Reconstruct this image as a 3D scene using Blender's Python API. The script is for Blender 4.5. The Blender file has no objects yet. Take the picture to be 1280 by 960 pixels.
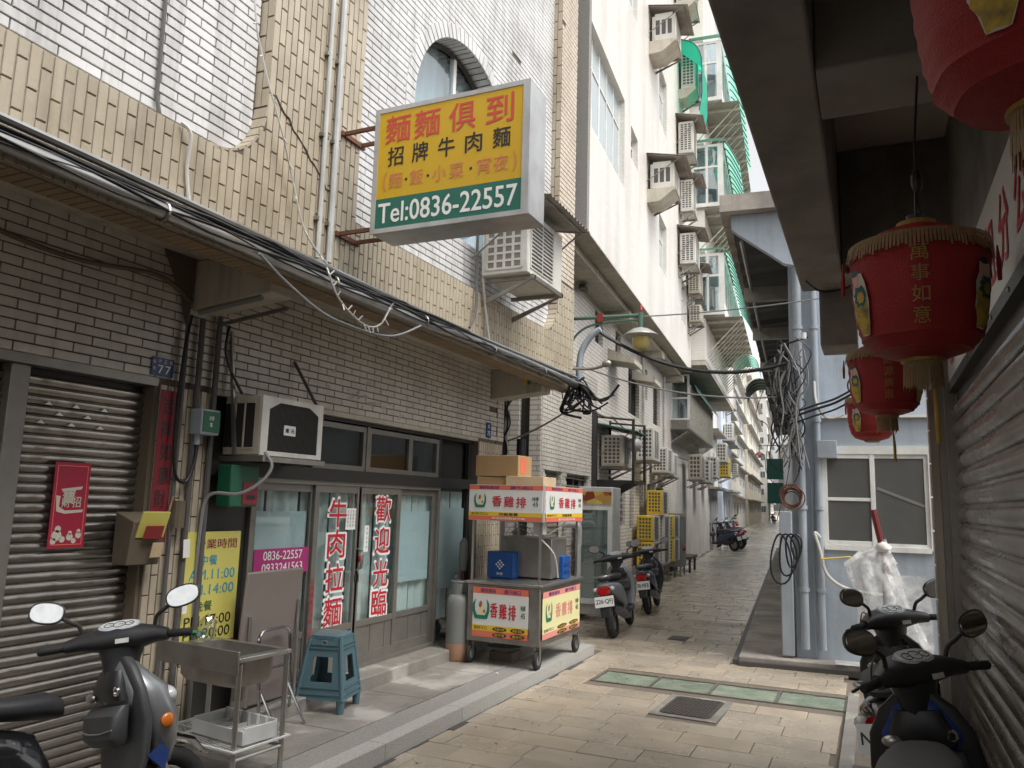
import bpy, bmesh, math, random
from mathutils import Vector, Matrix
random.seed(7)
scn = bpy.context.scene
col = scn.collection
R = math.radians
K = 1.65 / 1.9          # plans were drawn with a 1.9 unit eye height; K turns those units into metres

# ------------------------------------------------------------------ camera, sky, sun, exposure
cam_d = bpy.data.cameras.new("camera")
cam = bpy.data.objects.new("camera", cam_d); col.objects.link(cam)
cam_d.sensor_width = 36.0
cam_d.lens = 987.4 / 1280 * 36
cam_d.clip_start = 0.05
cam_d.clip_end = 2000
yaw, pitch, roll = -0.428393, 0.1475415, 0.0277896
Fv = Vector((math.sin(yaw)*math.cos(pitch), math.cos(yaw)*math.cos(pitch), math.sin(pitch)))
Rt = Vector((math.cos(yaw), -math.sin(yaw), 0)); Uv = Rt.cross(Fv)
R2 = math.cos(roll)*Rt + math.sin(roll)*Uv
U2 = -math.sin(roll)*Rt + math.cos(roll)*Uv
cam.matrix_world = Matrix(((R2.x, U2.x, -Fv.x, 0), (R2.y, U2.y, -Fv.y, 0), (R2.z, U2.z, -Fv.z, 1.65), (0, 0, 0, 1)))
scn.camera = cam

world = bpy.data.worlds.new("World"); scn.world = world; world.use_nodes = True
wn, wl = world.node_tree.nodes, world.node_tree.links
wn.clear()
sky = wn.new('ShaderNodeTexSky'); sky.sky_type = 'NISHITA'; sky.sun_disc = False
SUN_EL, SUN_AZ = R(58), R(105)
sky.sun_elevation = SUN_EL; sky.sun_rotation = SUN_AZ
sky.air_density = 1.0; sky.dust_density = 4.0; sky.ozone_density = 1.0
hs = wn.new('ShaderNodeHueSaturation'); hs.inputs['Saturation'].default_value = 0.07
bg = wn.new('ShaderNodeBackground'); bg.inputs['Strength'].default_value = 0.15
wo = wn.new('ShaderNodeOutputWorld')
wl.new(sky.outputs[0], hs.inputs['Color']); wl.new(hs.outputs[0], bg.inputs[0]); wl.new(bg.outputs[0], wo.inputs[0])

sd = bpy.data.lights.new("sun", 'SUN'); sd.energy = 0.9; sd.angle = R(25); sd.color = (1, .96, .9)
so = bpy.data.objects.new("sun", sd); col.objects.link(so)
sdir = Vector((math.sin(SUN_AZ)*math.cos(SUN_EL), math.cos(SUN_AZ)*math.cos(SUN_EL), math.sin(SUN_EL)))
so.rotation_euler = sdir.to_track_quat('Z', 'Y').to_euler(); so.location = (0, 0, 30)

scn.view_settings.view_transform = 'Standard'; scn.view_settings.look = 'None'
scn.view_settings.gamma = 1; scn.view_settings.use_curve_mapping = False
scn.view_settings.exposure = 0.92
scn.render.engine = 'CYCLES'
scn.cycles.max_bounces = 7; scn.cycles.diffuse_bounces = 4

# ------------------------------------------------------------------ materials
MATS = {}
def mat(name, c, rough=.6, metal=0., var=0., n=None, st=0., bump=None, dirt=(.08, .07, .055), coat=0., spec=.5, emit=None, rv=0., tr=0., sub=None):
    """n=(scale, amount) blotches of dirt; st=vertical streaks; bump=(scale, strength); var = per-object value change; rv = roughness variation"""
    if name in MATS: return MATS[name]
    m = bpy.data.materials.new(name); m.use_nodes = True; MATS[name] = m
    N, L = m.node_tree.nodes, m.node_tree.links
    p = N['Principled BSDF']
    p.inputs['Roughness'].default_value = rough; p.inputs['Metallic'].default_value = metal
    p.inputs['Coat Weight'].default_value = coat; p.inputs['Specular IOR Level'].default_value = spec
    p.inputs['Transmission Weight'].default_value = tr
    c = (*c, 1)
    p.inputs['Base Color'].default_value = c
    cur = None
    geo = None
    def pos(scale=(1, 1, 1)):
        nonlocal geo
        if geo is None: geo = N.new('ShaderNodeNewGeometry')
        if scale == (1, 1, 1): return geo.outputs['Position']
        mp = N.new('ShaderNodeMapping'); mp.inputs['Scale'].default_value = scale
        L.new(geo.outputs['Position'], mp.inputs[0]); return mp.outputs[0]
    def noise(vec, sc, det=5, ro=.6):
        t = N.new('ShaderNodeTexNoise'); t.inputs['Scale'].default_value = sc; t.inputs['Detail'].default_value = det
        t.inputs['Roughness'].default_value = ro; L.new(vec, t.inputs['Vector']); return t.outputs['Fac']
    def rng(v, a, b, c0, c1):
        t = N.new('ShaderNodeMapRange'); t.inputs[1].default_value = a; t.inputs[2].default_value = b
        t.inputs[3].default_value = c0; t.inputs[4].default_value = c1; L.new(v, t.inputs[0]); return t.outputs[0]
    def mix(a, b, f):
        t = N.new('ShaderNodeMix'); t.data_type = 'RGBA'
        if isinstance(a, tuple): t.inputs[6].default_value = a
        else: L.new(a, t.inputs[6])
        if isinstance(b, tuple): t.inputs[7].default_value = b
        else: L.new(b, t.inputs[7])
        L.new(f, t.inputs[0]); return t.outputs[2]
    cur = c
    if sub:   # second colour patches (scale, colour, lo, hi)
        cur = mix(cur, (*sub[1], 1), rng(noise(pos(), sub[0], 4), sub[2], sub[3], 0, 1))
    if n:
        cur = mix(cur, (*dirt, 1), rng(noise(pos(), n[0]), .42, .75, 0, n[1]))
    if st:
        cur = mix(cur, (*dirt, 1), rng(noise(pos((5, 5, .35)), 1.6, 6, .7), .48, .75, 0, st))
    if var:
        oi = N.new('ShaderNodeObjectInfo')
        h = N.new('ShaderNodeHueSaturation'); h.inputs['Saturation'].default_value = 1
        L.new(rng(oi.outputs['Random'], 0, 1, 1-var, 1+var), h.inputs['Value'])
        if isinstance(cur, tuple): h.inputs['Color'].default_value = cur
        else: L.new(cur, h.inputs['Color'])
        cur = h.outputs[0]
    if not isinstance(cur, tuple): L.new(cur, p.inputs['Base Color'])
    if rv:
        L.new(rng(noise(pos(), 1.3, 5), .35, .65, max(.03, rough-rv), min(1, rough+rv)), p.inputs['Roughness'])
    if bump:
        b = N.new('ShaderNodeBump'); b.inputs['Strength'].default_value = bump[1]; b.inputs['Distance'].default_value = .01
        L.new(noise(pos(), bump[0], 6), b.inputs['Height']); L.new(b.outputs[0], p.inputs['Normal'])
    if emit:
        p.inputs['Emission Color'].default_value = (*c[:3], 1); p.inputs['Emission Strength'].default_value = emit
    return m

def mat_translucent(name, c, f=.5):
    if name in MATS: return MATS[name]
    m = bpy.data.materials.new(name); m.use_nodes = True; MATS[name] = m
    N, L = m.node_tree.nodes, m.node_tree.links; p = N['Principled BSDF']; p.inputs['Base Color'].default_value = (*c, 1); p.inputs['Roughness'].default_value = .45
    t = N.new('ShaderNodeBsdfTranslucent'); t.inputs[0].default_value = (*c, 1); mx = N.new('ShaderNodeMixShader'); mx.inputs[0].default_value = f
    L.new(p.outputs[0], mx.inputs[1]); L.new(t.outputs[0], mx.inputs[2]); L.new(mx.outputs[0], N['Material Output'].inputs[0]); return m

def mat_glass(name, tint=(.9, .95, .95), refl=.14):
    if name in MATS: return MATS[name]
    m = bpy.data.materials.new(name); m.use_nodes = True; MATS[name] = m
    N, L = m.node_tree.nodes, m.node_tree.links; N.clear()
    o = N.new('ShaderNodeOutputMaterial'); mx = N.new('ShaderNodeMixShader')
    t = N.new('ShaderNodeBsdfTransparent'); t.inputs[0].default_value = (*tint, 1)
    g = N.new('ShaderNodeBsdfGlossy'); g.inputs['Roughness'].default_value = .03
    mx.inputs[0].default_value = refl
    L.new(t.outputs[0], mx.inputs[1]); L.new(g.outputs[0], mx.inputs[2]); L.new(mx.outputs[0], o.inputs[0]); return m

def mat_brick(name, c1, c2, mortar, bw, bh, mort=.06, rough=.45, st=.35, rot=0., bump=.35, axes='yz', dirt=(.1, .09, .075)):
    """small facade tiles far from the viewer; object coordinates"""
    if name in MATS: return MATS[name]
    m = bpy.data.materials.new(name); m.use_nodes = True; MATS[name] = m
    N, L = m.node_tree.nodes, m.node_tree.links
    p = N['Principled BSDF']; p.inputs['Roughness'].default_value = rough
    tc = N.new('ShaderNodeTexCoord'); sx = N.new('ShaderNodeSeparateXYZ'); cx = N.new('ShaderNodeCombineXYZ')
    L.new(tc.outputs['Object'], sx.inputs[0])
    ad = N.new('ShaderNodeMath'); ad.operation = 'ADD'
    L.new(sx.outputs['X'], ad.inputs[0]); L.new(sx.outputs['Y'], ad.inputs[1])
    L.new(ad.outputs[0], cx.inputs[0]); L.new(sx.outputs['Z'], cx.inputs[1])
    b = N.new('ShaderNodeTexBrick'); L.new(cx.outputs[0], b.inputs['Vector'])
    b.inputs['Scale'].default_value = 1; b.inputs['Brick Width'].default_value = bw; b.inputs['Row Height'].default_value = bh
    b.inputs['Mortar Size'].default_value = bh*mort; b.inputs['Mortar Smooth'].default_value = .1
    b.inputs['Color1'].default_value = (*c1, 1); b.inputs['Color2'].default_value = (*c2, 1); b.inputs['Mortar'].default_value = (*mortar, 1)
    no = N.new('ShaderNodeTexNoise'); mp = N.new('ShaderNodeMapping'); mp.inputs['Scale'].default_value = (1.1, 1.1, .25)
    L.new(tc.outputs['Object'], mp.inputs[0]); L.new(mp.outputs[0], no.inputs['Vector']); no.inputs['Scale'].default_value = 1.3; no.inputs['Detail'].default_value = 7
    rg = N.new('ShaderNodeMapRange'); rg.inputs[1].default_value = .45; rg.inputs[2].default_value = .8; rg.inputs[4].default_value = st
    L.new(no.outputs['Fac'], rg.inputs[0])
    mx = N.new('ShaderNodeMix'); mx.data_type = 'RGBA'; L.new(rg.outputs[0], mx.inputs[0]); L.new(b.outputs['Color'], mx.inputs[6]); mx.inputs[7].default_value = (*dirt, 1)
    L.new(mx.outputs[2], p.inputs['Base Color'])
    bp = N.new('ShaderNodeBump'); bp.inputs['Strength'].default_value = bump; bp.inputs['Distance'].default_value = .004; bp.invert = True
    L.new(b.outputs['Fac'], bp.inputs['Height']); L.new(bp.outputs[0], p.inputs['Normal'])
    return m

# ------------------------------------------------------------------ mesh building
class MB:
    def __init__(s): s.v = []; s.f = []; s.M = None
    def add(s, vs, fs):
        o = len(s.v)
        if s.M is not None: vs = [tuple(s.M @ Vector(v)) for v in vs]
        s.v += [tuple(v) for v in vs]; s.f += [tuple(i+o for i in f) for f in fs]; return s
    def box(s, x0, x1, y0, y1, z0, z1):
        return s.add([(x0,y0,z0),(x1,y0,z0),(x1,y1,z0),(x0,y1,z0),(x0,y0,z1),(x1,y0,z1),(x1,y1,z1),(x0,y1,z1)],
                     [(0,3,2,1),(4,5,6,7),(0,1,5,4),(1,2,6,5),(2,3,7,6),(3,0,4,7)])
    def obox(s, c, size, rot=None):
        m = Matrix.Translation(c)
        if rot is not None: m = m @ (rot.to_4x4() if hasattr(rot, 'to_4x4') else rot)
        a, b, d = (q/2 for q in size)
        vs = [m @ Vector(v) for v in ((-a,-b,-d),(a,-b,-d),(a,b,-d),(-a,b,-d),(-a,-b,d),(a,-b,d),(a,b,d),(-a,b,d))]
        return s.add(vs, [(0,3,2,1),(4,5,6,7),(0,1,5,4),(1,2,6,5),(2,3,7,6),(3,0,4,7)])
    def poly(s, pts): return s.add(pts, [tuple(range(len(pts)))])
    def prism(s, pts, off):
        n = len(pts); o = Vector(off)
        vs = [Vector(p) for p in pts] + [Vector(p)+o for p in pts]
        return s.add(vs, [tuple(reversed(range(n))), tuple(range(n, 2*n))] + [(i, (i+1) % n, n+(i+1) % n, n+i) for i in range(n)])
    def rings(s, rings, close=True, cap=True):
        n = len(rings[0]); o = []; fs = []
        for r in rings: o += r
        for k in range(len(rings)-1):
            for i in range(n if close else n-1):
                j = (i+1) % n
                fs.append((k*n+i, k*n+j, (k+1)*n+j, (k+1)*n+i))
        if cap: fs += [tuple(reversed(range(n))), tuple(range((len(rings)-1)*n, len(rings)*n))]
        return s.add(o, fs)
    def tube(s, pts, r, n=6, cap=True):
        pts = [Vector(p) for p in pts]
        rr = r if isinstance(r, (list, tuple)) else [r]*len(pts)
        rings = []; up = Vector((0, 0, 1))
        prev = None
        for i, p in enumerate(pts):
            d = (pts[min(i+1, len(pts)-1)] - pts[max(i-1, 0)])
            if d.length < 1e-9: d = Vector((0, 0, 1))
            d.normalize()
            if prev is None:
                a = d.cross(up)
                if a.length < .05: a = d.cross(Vector((1, 0, 0)))
            else:
                a = prev - d*prev.dot(d)
                if a.length < 1e-4: a = d.cross(up)
            a.normalize(); prev = a; b = d.cross(a)
            rings.append([p + rr[i]*(math.cos(2*math.pi*k/n)*a + math.sin(2*math.pi*k/n)*b) for k in range(n)])
        return s.rings(rings, True, cap)
    def cyl(s, p0, p1, r, n=12, r1=None): return s.tube([p0, p1], [r, r if r1 is None else r1], n)
    def lathe(s, prof, c=(0, 0, 0), n=20, axis='z'):
        rings = []
        for r, h in prof:
            ring = []
            for k in range(n):
                a = 2*math.pi*k/n; x, y = max(r, 1e-4)*math.cos(a), max(r, 1e-4)*math.sin(a)
                if axis == 'z': q = (x, y, h)
                elif axis == 'x': q = (h, x, y)
                else: q = (y, h, x)
                ring.append(Vector(q)+Vector(c))
            rings.append(ring)
        return s.rings(rings)
    def loft(s, secs, n=14, e=2.6):
        """secs: (centre, half vector a, half vector b[, exponent])"""
        rings = []
        for sec in secs:
            c, a, b = Vector(sec[0]), Vector(sec[1]), Vector(sec[2]); ee = sec[3] if len(sec) > 3 else e
            ring = []
            for k in range(n):
                t = 2*math.pi*(k+.5)/n; ct, st = math.cos(t), math.sin(t)
                ring.append(c + a*math.copysign(abs(ct)**(2/ee), ct) + b*math.copysign(abs(st)**(2/ee), st))
            rings.append(ring)
        return s.rings(rings)
    def ell(s, c, rad, n=14, m=9):
        prof = [(math.sin(math.pi*i/m), -math.cos(math.pi*i/m)) for i in range(m+1)]
        rings = [[Vector((c[0]+rad[0]*max(r, 1e-3)*math.cos(2*math.pi*k/n), c[1]+rad[1]*max(r, 1e-3)*math.sin(2*math.pi*k/n), c[2]+rad[2]*h)) for k in range(n)] for r, h in prof]
        return s.rings(rings)
    def torus(s, c, R0, r0, axis='x', n=24, m=8):
        rings = []
        for i in range(n+1):
            t = 2*math.pi*i/n; ring = []
            for k in range(m):
                p = 2*math.pi*k/m; rr = R0+r0*math.cos(p); h = r0*math.sin(p)
                q = {'x': (h, rr*math.cos(t), rr*math.sin(t)), 'y': (rr*math.cos(t), h, rr*math.sin(t)), 'z': (rr*math.cos(t), rr*math.sin(t), h)}[axis]
                ring.append(Vector(q)+Vector(c))
            rings.append(ring)
        return s.rings(rings, True, False)
    def mesh(s, name, m, smooth=False, scale=None):
        k = K if scale is None else scale
        me = bpy.data.meshes.new(name)
        me.from_pydata([(v[0]*k, v[1]*k, v[2]*k) for v in s.v], [], s.f)
        bm = bmesh.new(); bm.from_mesh(me); bmesh.ops.recalc_face_normals(bm, faces=bm.faces); bm.to_mesh(me); bm.free()
        if m: me.materials.append(MATS[m] if isinstance(m, str) else m)
        if smooth:
            for p in me.polygons: p.use_smooth = True
            try: me.set_sharp_from_angle(angle=R(42))
            except Exception: pass
        return me
    def build(s, name, m, parent=None, smooth=False, bv=0., scale=None, **props):
        o = bpy.data.objects.new(name, s.mesh(name, m, smooth or bv > 0, scale)); col.objects.link(o)
        if parent: o.parent = parent
        if bv:
            b = o.modifiers.new('bevel', 'BEVEL'); b.width = bv; b.segments = 2; b.limit_method = 'ANGLE'; b.angle_limit = R(35)
        for k, v in props.items(): o[k] = v
        return o

def thing(name, label, cat, loc=(0, 0, 0), rz=0., group=None, lean=0., parent=None, raw=False):
    o = bpy.data.objects.new(name, None); col.objects.link(o)
    o.empty_display_size = .1
    o.location = loc if raw else tuple(a*K for a in loc); o.rotation_euler = (0, lean, rz)
    o['label'] = label; o['category'] = cat
    if group: o['group'] = group
    return o
def tag(o, label, cat, group=None):
    o['label'] = label; o['category'] = cat
    if group: o['group'] = group
    return o
def inst(me, name, loc, parent=None, rot=None, sc=None):
    o = bpy.data.objects.new(name, me); col.objects.link(o); o.location = tuple(a*K for a in loc)
    if rot: o.rotation_euler = rot
    if sc: o.scale = sc
    if parent: o.parent = parent
    return o
def copy_tree(root, loc=None, rz=None, label=None, mats=None):
    kids = {}
    for o in bpy.data.objects:
        if o.parent: kids.setdefault(o.parent.name, []).append(o)
    def rec(o, par):
        c = o.copy(); col.objects.link(c)
        if par: c.parent = par
        for ch in kids.get(o.name, []): rec(ch, c)
        return c
    r = rec(root, None)
    if loc: r.location = tuple(a*K for a in loc)
    if rz is not None: r.rotation_euler[2] = rz
    if label: r['label'] = label
    return r

# ---- lettering
_font_cache = {}
def glyphs(txt, bold=.0):
    key = (txt, bold)
    if key not in _font_cache:
        cu = bpy.data.curves.new('t', 'FONT'); cu.body = txt; cu.offset = bold; cu.resolution_u = 3; cu.fill_mode = 'FRONT'
        o = bpy.data.objects.new('t', cu); col.objects.link(o)
        dg = bpy.context.evaluated_depsgraph_get(); dg.update()
        me = bpy.data.meshes.new_from_object(o.evaluated_get(dg))
        vs = [tuple(v.co) for v in me.vertices]; fs = [tuple(p.vertices) for p in me.polygons]
        bpy.data.objects.remove(o); bpy.data.curves.remove(cu); bpy.data.meshes.remove(me)
        x0, x1 = min(v[0] for v in vs), max(v[0] for v in vs); y0, y1 = min(v[1] for v in vs), max(v[1] for v in vs)
        _font_cache[key] = ([((v[0]-(x0+x1)/2)/max(x1-x0, 1e-6), (v[1]-(y0+y1)/2)/max(y1-y0, 1e-6)) for v in vs], fs)
    return _font_cache[key]
def put(mb, txt, c, rt, up, w, h, bold=0., fn=None):
    """bold lettering is laid as five slightly shifted layers, a hair apart in depth"""
    if bold and not fn:
        nr = Vector(rt).cross(Vector(up)).normalized(); q = bold*.55*h
        for k, (a, b) in enumerate(((0, 0), (q, 0), (-q, 0), (0, q), (0, -q), (q*.7, q*.7), (-q*.7, q*.7), (q*.7, -q*.7), (-q*.7, -q*.7))):
            put(mb, txt, Vector(c)+Vector(rt)*a+Vector(up)*b+nr*(.00012*k), rt, up, w-q, h-q)
        return mb
    bold = 0.
    """lettering txt fitted into w x h, centred at c, on the plane rt/up"""
    if not txt.strip(): return mb
    vs, fs = glyphs(txt, bold); c, rt, up = Vector(c), Vector(rt), Vector(up)
    if fn: mb.add([fn(x*w, y*h) for x, y in vs], fs)
    else: mb.add([c + rt*(x*w) + up*(y*h) for x, y in vs], fs)
    return mb
def curve_pts(p0, p1, sag, n=10, jit=0.):
    p0, p1 = Vector(p0), Vector(p1); out = []
    for i in range(n+1):
        t = i/n; q = p0.lerp(p1, t); q.z -= sag*4*t*(1-t)
        if jit and 0 < i < n: q += Vector((random.uniform(-jit, jit), random.uniform(-jit, jit), random.uniform(-jit, jit)))
        out.append(q)
    return out
def smooth_path(pts, n=5):
    P = [Vector(p) for p in pts]; out = []
    for i in range(len(P)-1):
        a, b, c, d = P[max(i-1, 0)], P[i], P[i+1], P[min(i+2, len(P)-1)]
        for k in range(n):
            t = k/n
            out.append(.5*((2*b)+(c-a)*t+(2*a-5*b+4*c-d)*t*t+(3*b-a-3*c+d)*t**3))
    out.append(P[-1]); return out
TB = R(5.0); OB = Vector((-3.66, 10.15, 0))
nB = Vector((math.cos(TB), math.sin(TB), 0)); dB = Vector((-math.sin(TB), math.cos(TB), 0))
def B(lx, ly, z=0.): return OB + nB*lx + dB*ly + Vector((0, 0, z))    # the far stretch of the alley runs 5 degrees to the left
# ------------------------------------------------------------------ material list
mat('tile_white', (.60, .56, .50), .34, var=.08, n=(2.2, .32), st=.3, bump=(60, .12))
mat('tile_upper', (.66, .655, .655), .35, var=.07, n=(2.0, .35), st=.5, bump=(60, .12))
mat('tile_tan', (.45, .39, .295), .38, var=.08, n=(2.5, .45), st=.35, bump=(50, .15), dirt=(.16, .12, .07))
mat('tile_tan2', (.60, .52, .42), .45, var=.08, n=(2.5, .3), st=.25, bump=(50, .2), dirt=(.2, .15, .1))
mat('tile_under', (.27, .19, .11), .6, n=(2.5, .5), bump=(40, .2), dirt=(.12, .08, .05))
mat('grout', (.125, .098, .08), .9, bump=(80, .3))
mat('grout_light', (.36, .28, .23), .9, bump=(80, .3))
mat('render_cream', (.50, .46, .38), .8, n=(1.5, .4), st=.5, bump=(12, .3))
mat('render_pale', (.70, .67, .62), .7, n=(1.1, .3), st=.5, bump=(14, .2))
mat('render_white', (.78, .77, .74), .7, n=(.8, .25), st=.35, bump=(14, .2))
mat('render_blue', (.37, .42, .475), .75, n=(1.8, .4), st=.55, bump=(9, .5), dirt=(.2, .21, .22))
mat('render_sky', (.62, .70, .82), .75, n=(1.4, .3), st=.3, bump=(9, .3))
mat('concrete', (.30, .275, .25), .85, n=(2.6, .55), st=.3, bump=(14, .6), dirt=(.09, .08, .075), sub=(1.2, (.42, .38, .33), .45, .6))
mat('concrete_dark', (.26, .245, .225), .85, n=(2.6, .6), bump=(16, .6), dirt=(.05, .045, .04), sub=(1.5, (.25, .225, .20), .45, .62))
mat('concrete_pale', (.45, .44, .42), .8, n=(2.0, .5), st=.5, bump=(18, .4))
mat('ceiling_pale', (.62, .56, .50), .85, n=(1.1, .4), bump=(30, .2), dirt=(.2, .17, .14))
mat('granite_speck', (.30, .285, .265), .75, n=(90, .6), bump=(90, .3))
mat('granite_kerb', (.44, .43, .40), .7, n=(110, .55), bump=(90, .3))
mat('granite_dark', (.07, .065, .065), .5, n=(60, .5), bump=(40, .2))
mat('paver', (.41, .35, .275), .34, var=.07, n=(1.6, .6), bump=(45, .35), dirt=(.22, .18, .135), rv=.2, sub=(.9, (.50, .41, .30), .45, .65))
mat('paver_grey', (.41, .35, .275), .30, var=.08, n=(2.2, .5), bump=(45, .35), dirt=(.20, .17, .14), rv=.16)
mat('joint', (.17, .14, .11), .8, bump=(50, .5), n=(3, .5))
mat('alley_far_painted_sheen', (.60, .55, .47), .26, n=(1.3, .55), bump=(12, .5), dirt=(.20, .175, .15), rv=.14)  # far lane's sky reflection is painted in as a lighter base colour
mat('slab', (.27, .25, .225), .5, var=.05, n=(1.7, .95), bump=(30, .35), dirt=(.13, .12, .10), rv=.2, sub=(1.3, (.42, .40, .365), .52, .57))
mat('green_stone', (.17, .215, .16), .33, var=.12, n=(6, .8), bump=(22, .8), dirt=(.36, .38, .30), rv=.15)
mat('iron', (.10, .09, .085), .5, metal=.6, n=(30, .5), bump=(70, .7), dirt=(.2, .15, .11))
mat('steel', (.50, .49, .46), .32, metal=.9, n=(4, .35), bump=(8, .1), dirt=(.2, .17, .12))
mat('steel_dull', (.36, .34, .31), .42, metal=.8, n=(4, .6), bump=(12, .15), dirt=(.12, .10, .08))
mat('shutter_l', (.29, .27, .24), .25, metal=.85, n=(5, .5), st=.3, bump=(14, .12), dirt=(.12, .10, .08))
mat('mirror_old', (.70, .72, .72), .18, metal=.8, n=(30, .5), dirt=(.3, .3, .3))
mat('shutter_r', (.27, .245, .21), .27, metal=.55, n=(6, .55), st=.35, bump=(12, .15), dirt=(.08, .06, .045), rv=.1)
mat('alu', (.26, .245, .22), .4, metal=.55, n=(5, .4), dirt=(.12, .11, .1))
mat('alu_dark', (.045, .043, .04), .45, metal=.4)
mat('pvc', (.55, .55, .53), .4, n=(3, .4), st=.2)
mat('pvc_blue', (.37, .42, .475), .5, n=(3, .4), st=.5, dirt=(.2, .21, .22))
mat('pipe_dark', (.10, .095, .09), .5, n=(5, .4))
mat('cable_black', (.012, .012, .013), .45)
mat('cable_white', (.55, .54, .50), .5)
mat('cable_grey', (.22, .22, .22), .5)
mat('gutter', (.42, .42, .41), .3, metal=.85, n=(4, .5), dirt=(.12, .12, .12))
mat('rust', (.17, .07, .04), .8, n=(20, .6), bump=(40, .5), dirt=(.06, .03, .02))
mat('rust_pale', (.32, .20, .13), .8, n=(20, .6), bump=(40, .5), dirt=(.12, .06, .03))
mat('wood_stain', (.13, .10, .065), .8, n=(4, .6))
mat('frosted', (.66, .74, .76), .5, n=(1.5, .15))
mat('curtain', (.72, .75, .73), .9)
mat('dark_room', (.02, .019, .018), .8)
mat('room_grey', (.12, .12, .115), .8)
mat('white_paint', (.78, .78, .75), .4, n=(4, .25), st=.15)
mat('ac_white', (.66, .65, .60), .45, n=(3, .4), st=.35, dirt=(.28, .25, .2))
mat('ac_cream', (.56, .52, .43), .5, n=(3, .5), st=.4, dirt=(.22, .19, .14))
mat('ac_yellow', (.72, .52, .05), .45, n=(3, .3), st=.25, dirt=(.3, .2, .05))
mat('fin', (.11, .105, .10), .5, metal=.4)
mat('fin_brown', (.24, .21, .19), .6, metal=.3, n=(40, .4))
mat('sign_yellow', (.62, .385, .012), .3, n=(1.2, .12), dirt=(.6, .33, .01))
mat('sign_green', (.015, .145, .105), .3)
mat('sign_frame', (.55, .56, .56), .35, metal=.5, n=(4, .35), st=.2)
mat('red_text', (.60, .07, .05), .5)
mat('pink_text', (.72, .16, .11), .5)
mat('faded_text', (.66, .22, .09), .5)
mat('black_text', (.02, .02, .018), .5)
mat('white_text', (.85, .85, .82), .5)
mat('deep_red_text', (.52, .015, .03), .5)
mat('maroon_text', (.22, .02, .05), .5)
mat('blue_text', (.03, .28, .40), .5)
mat('purple_text', (.12, .05, .22), .5)
mat('gold_text', (.30, .19, .045), .5, metal=.2)
mat('dark_green_text', (.03, .09, .05), .5)
mat('magenta', (.40, .03, .17), .45)
mat('poster_red', (.33, .010, .04), .5, n=(4, .15))
mat('couplet_red', (.20, .006, .016), .6, n=(4, .2))
mat('plate_blue', (.02, .05, .17), .4)
mat('yellow_board', (.60, .54, .13), .45, n=(2, .15), dirt=(.5, .42, .1))
mat('checker_red', (.25, .02, .02), .6)
mat('box_green', (.015, .11, .06), .45)
mat('box_red', (.26, .025, .03), .45)
mat('cardboard', (.40, .25, .12), .85, n=(5, .3), dirt=(.28, .17, .08))
mat('cardboard_pale', (.55, .42, .26), .85, n=(5, .3))
mat('stool_blue', (.085, .16, .19), .45, n=(6, .25), dirt=(.08, .12, .13))
mat('stool_dark', (.035, .075, .11), .5)
mat('gas_grey', (.19, .20, .195), .5, n=(4, .4), dirt=(.2, .17, .13))
mat('gas_orange', (.42, .24, .15), .7, n=(6, .5), dirt=(.2, .1, .06))
mat('basket_white', (.62, .63, .62), .5, n=(6, .2))
mat('table_brown', (.20, .165, .15), .45, n=(2, .3))
mat('panel_white', (.72, .71, .68), .4)
mat('panel_red', (.72, .17, .10), .45)
mat('panel_pink', (.78, .30, .25), .45)
mat('panel_yellow', (.72, .50, .04), .45)
mat('panel_pale_yellow', (.80, .74, .40), .45)
mat('logo_green', (.01, .20, .12), .45)
mat('logo_brown', (.30, .12, .06), .5)
mat('logo_cream', (.75, .65, .40), .5)
mat('crate_blue', (.01, .08, .30), .45)
mat('crate_green', (.03, .20, .08), .5)
mat('rubber', (.018, .018, .018), .75, bump=(60, .3))
mat('black_plastic', (.022, .022, .024), .42, n=(9, .3), dirt=(.06, .055, .05))
mat('grey_plastic', (.055, .057, .06), .5, n=(9, .3), dirt=(.10, .09, .08))
mat('paint_black', (.012, .012, .014), .14, coat=.6)
mat('paint_silver', (.33, .345, .36), .32, metal=.6, n=(7, .25), coat=.3, dirt=(.2, .19, .18))
mat('paint_blue', (.015, .05, .22), .25, coat=.5)
mat('paint_navy', (.015, .025, .07), .2, coat=.5)
mat('paint_grey', (.10, .10, .10), .35, metal=.4, n=(8, .4), dirt=(.05, .045, .04))
mat('paint_red', (.35, .02, .02), .3, coat=.4)
mat('seat_vinyl', (.028, .028, .032), .5, bump=(120, .25))
mat('seat_grey', (.10, .10, .10), .6, bump=(120, .25))
mat('tail_red', (.50, .01, .012), .15, coat=.6)
mat('amber', (.60, .16, .02), .2, coat=.4)
mat('lens', (.60, .62, .62), .1, coat=.8, spec=.8)
mat('mirror', (.75, .77, .78), .03, metal=1)
mat('chrome', (.6, .6, .6), .15, metal=1)
mat('meter', (.55, .57, .56), .25, coat=.8)
mat('lantern_red', (.30, .011, .011), .62, n=(4, .55), bump=(160, .5), dirt=(.16, .005, .005))
mat('lantern_rib', (.26, .008, .008), .6)
mat('fringe', (.24, .16, .08), .8, n=(30, .5), dirt=(.12, .08, .03))
mat('fringe_yellow', (.34, .22, .05), .8)
mat('robe_yellow', (.52, .36, .05), .7, n=(25, .9), dirt=(.04, .06, .05))
mat('robe_teal', (.03, .10, .11), .7)
mat('skin_print', (.62, .34, .27), .7)
mat('hair_print', (.012, .012, .015), .7)
mat('outline_print', (.55, .50, .42), .7)
mat('lamp_green', (.07, .17, .12), .5, n=(9, .5), st=.4, dirt=(.20, .16, .12))
mat('lamp_glass', (.46, .38, .13), .3, coat=.3)
mat('lamp_cap', (.46, .45, .43), .45, metal=.4, n=(6, .4))
mat_translucent('awning_green', (.04, .62, .42)); mat_translucent('awning_mint', (.36, .78, .64))
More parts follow.
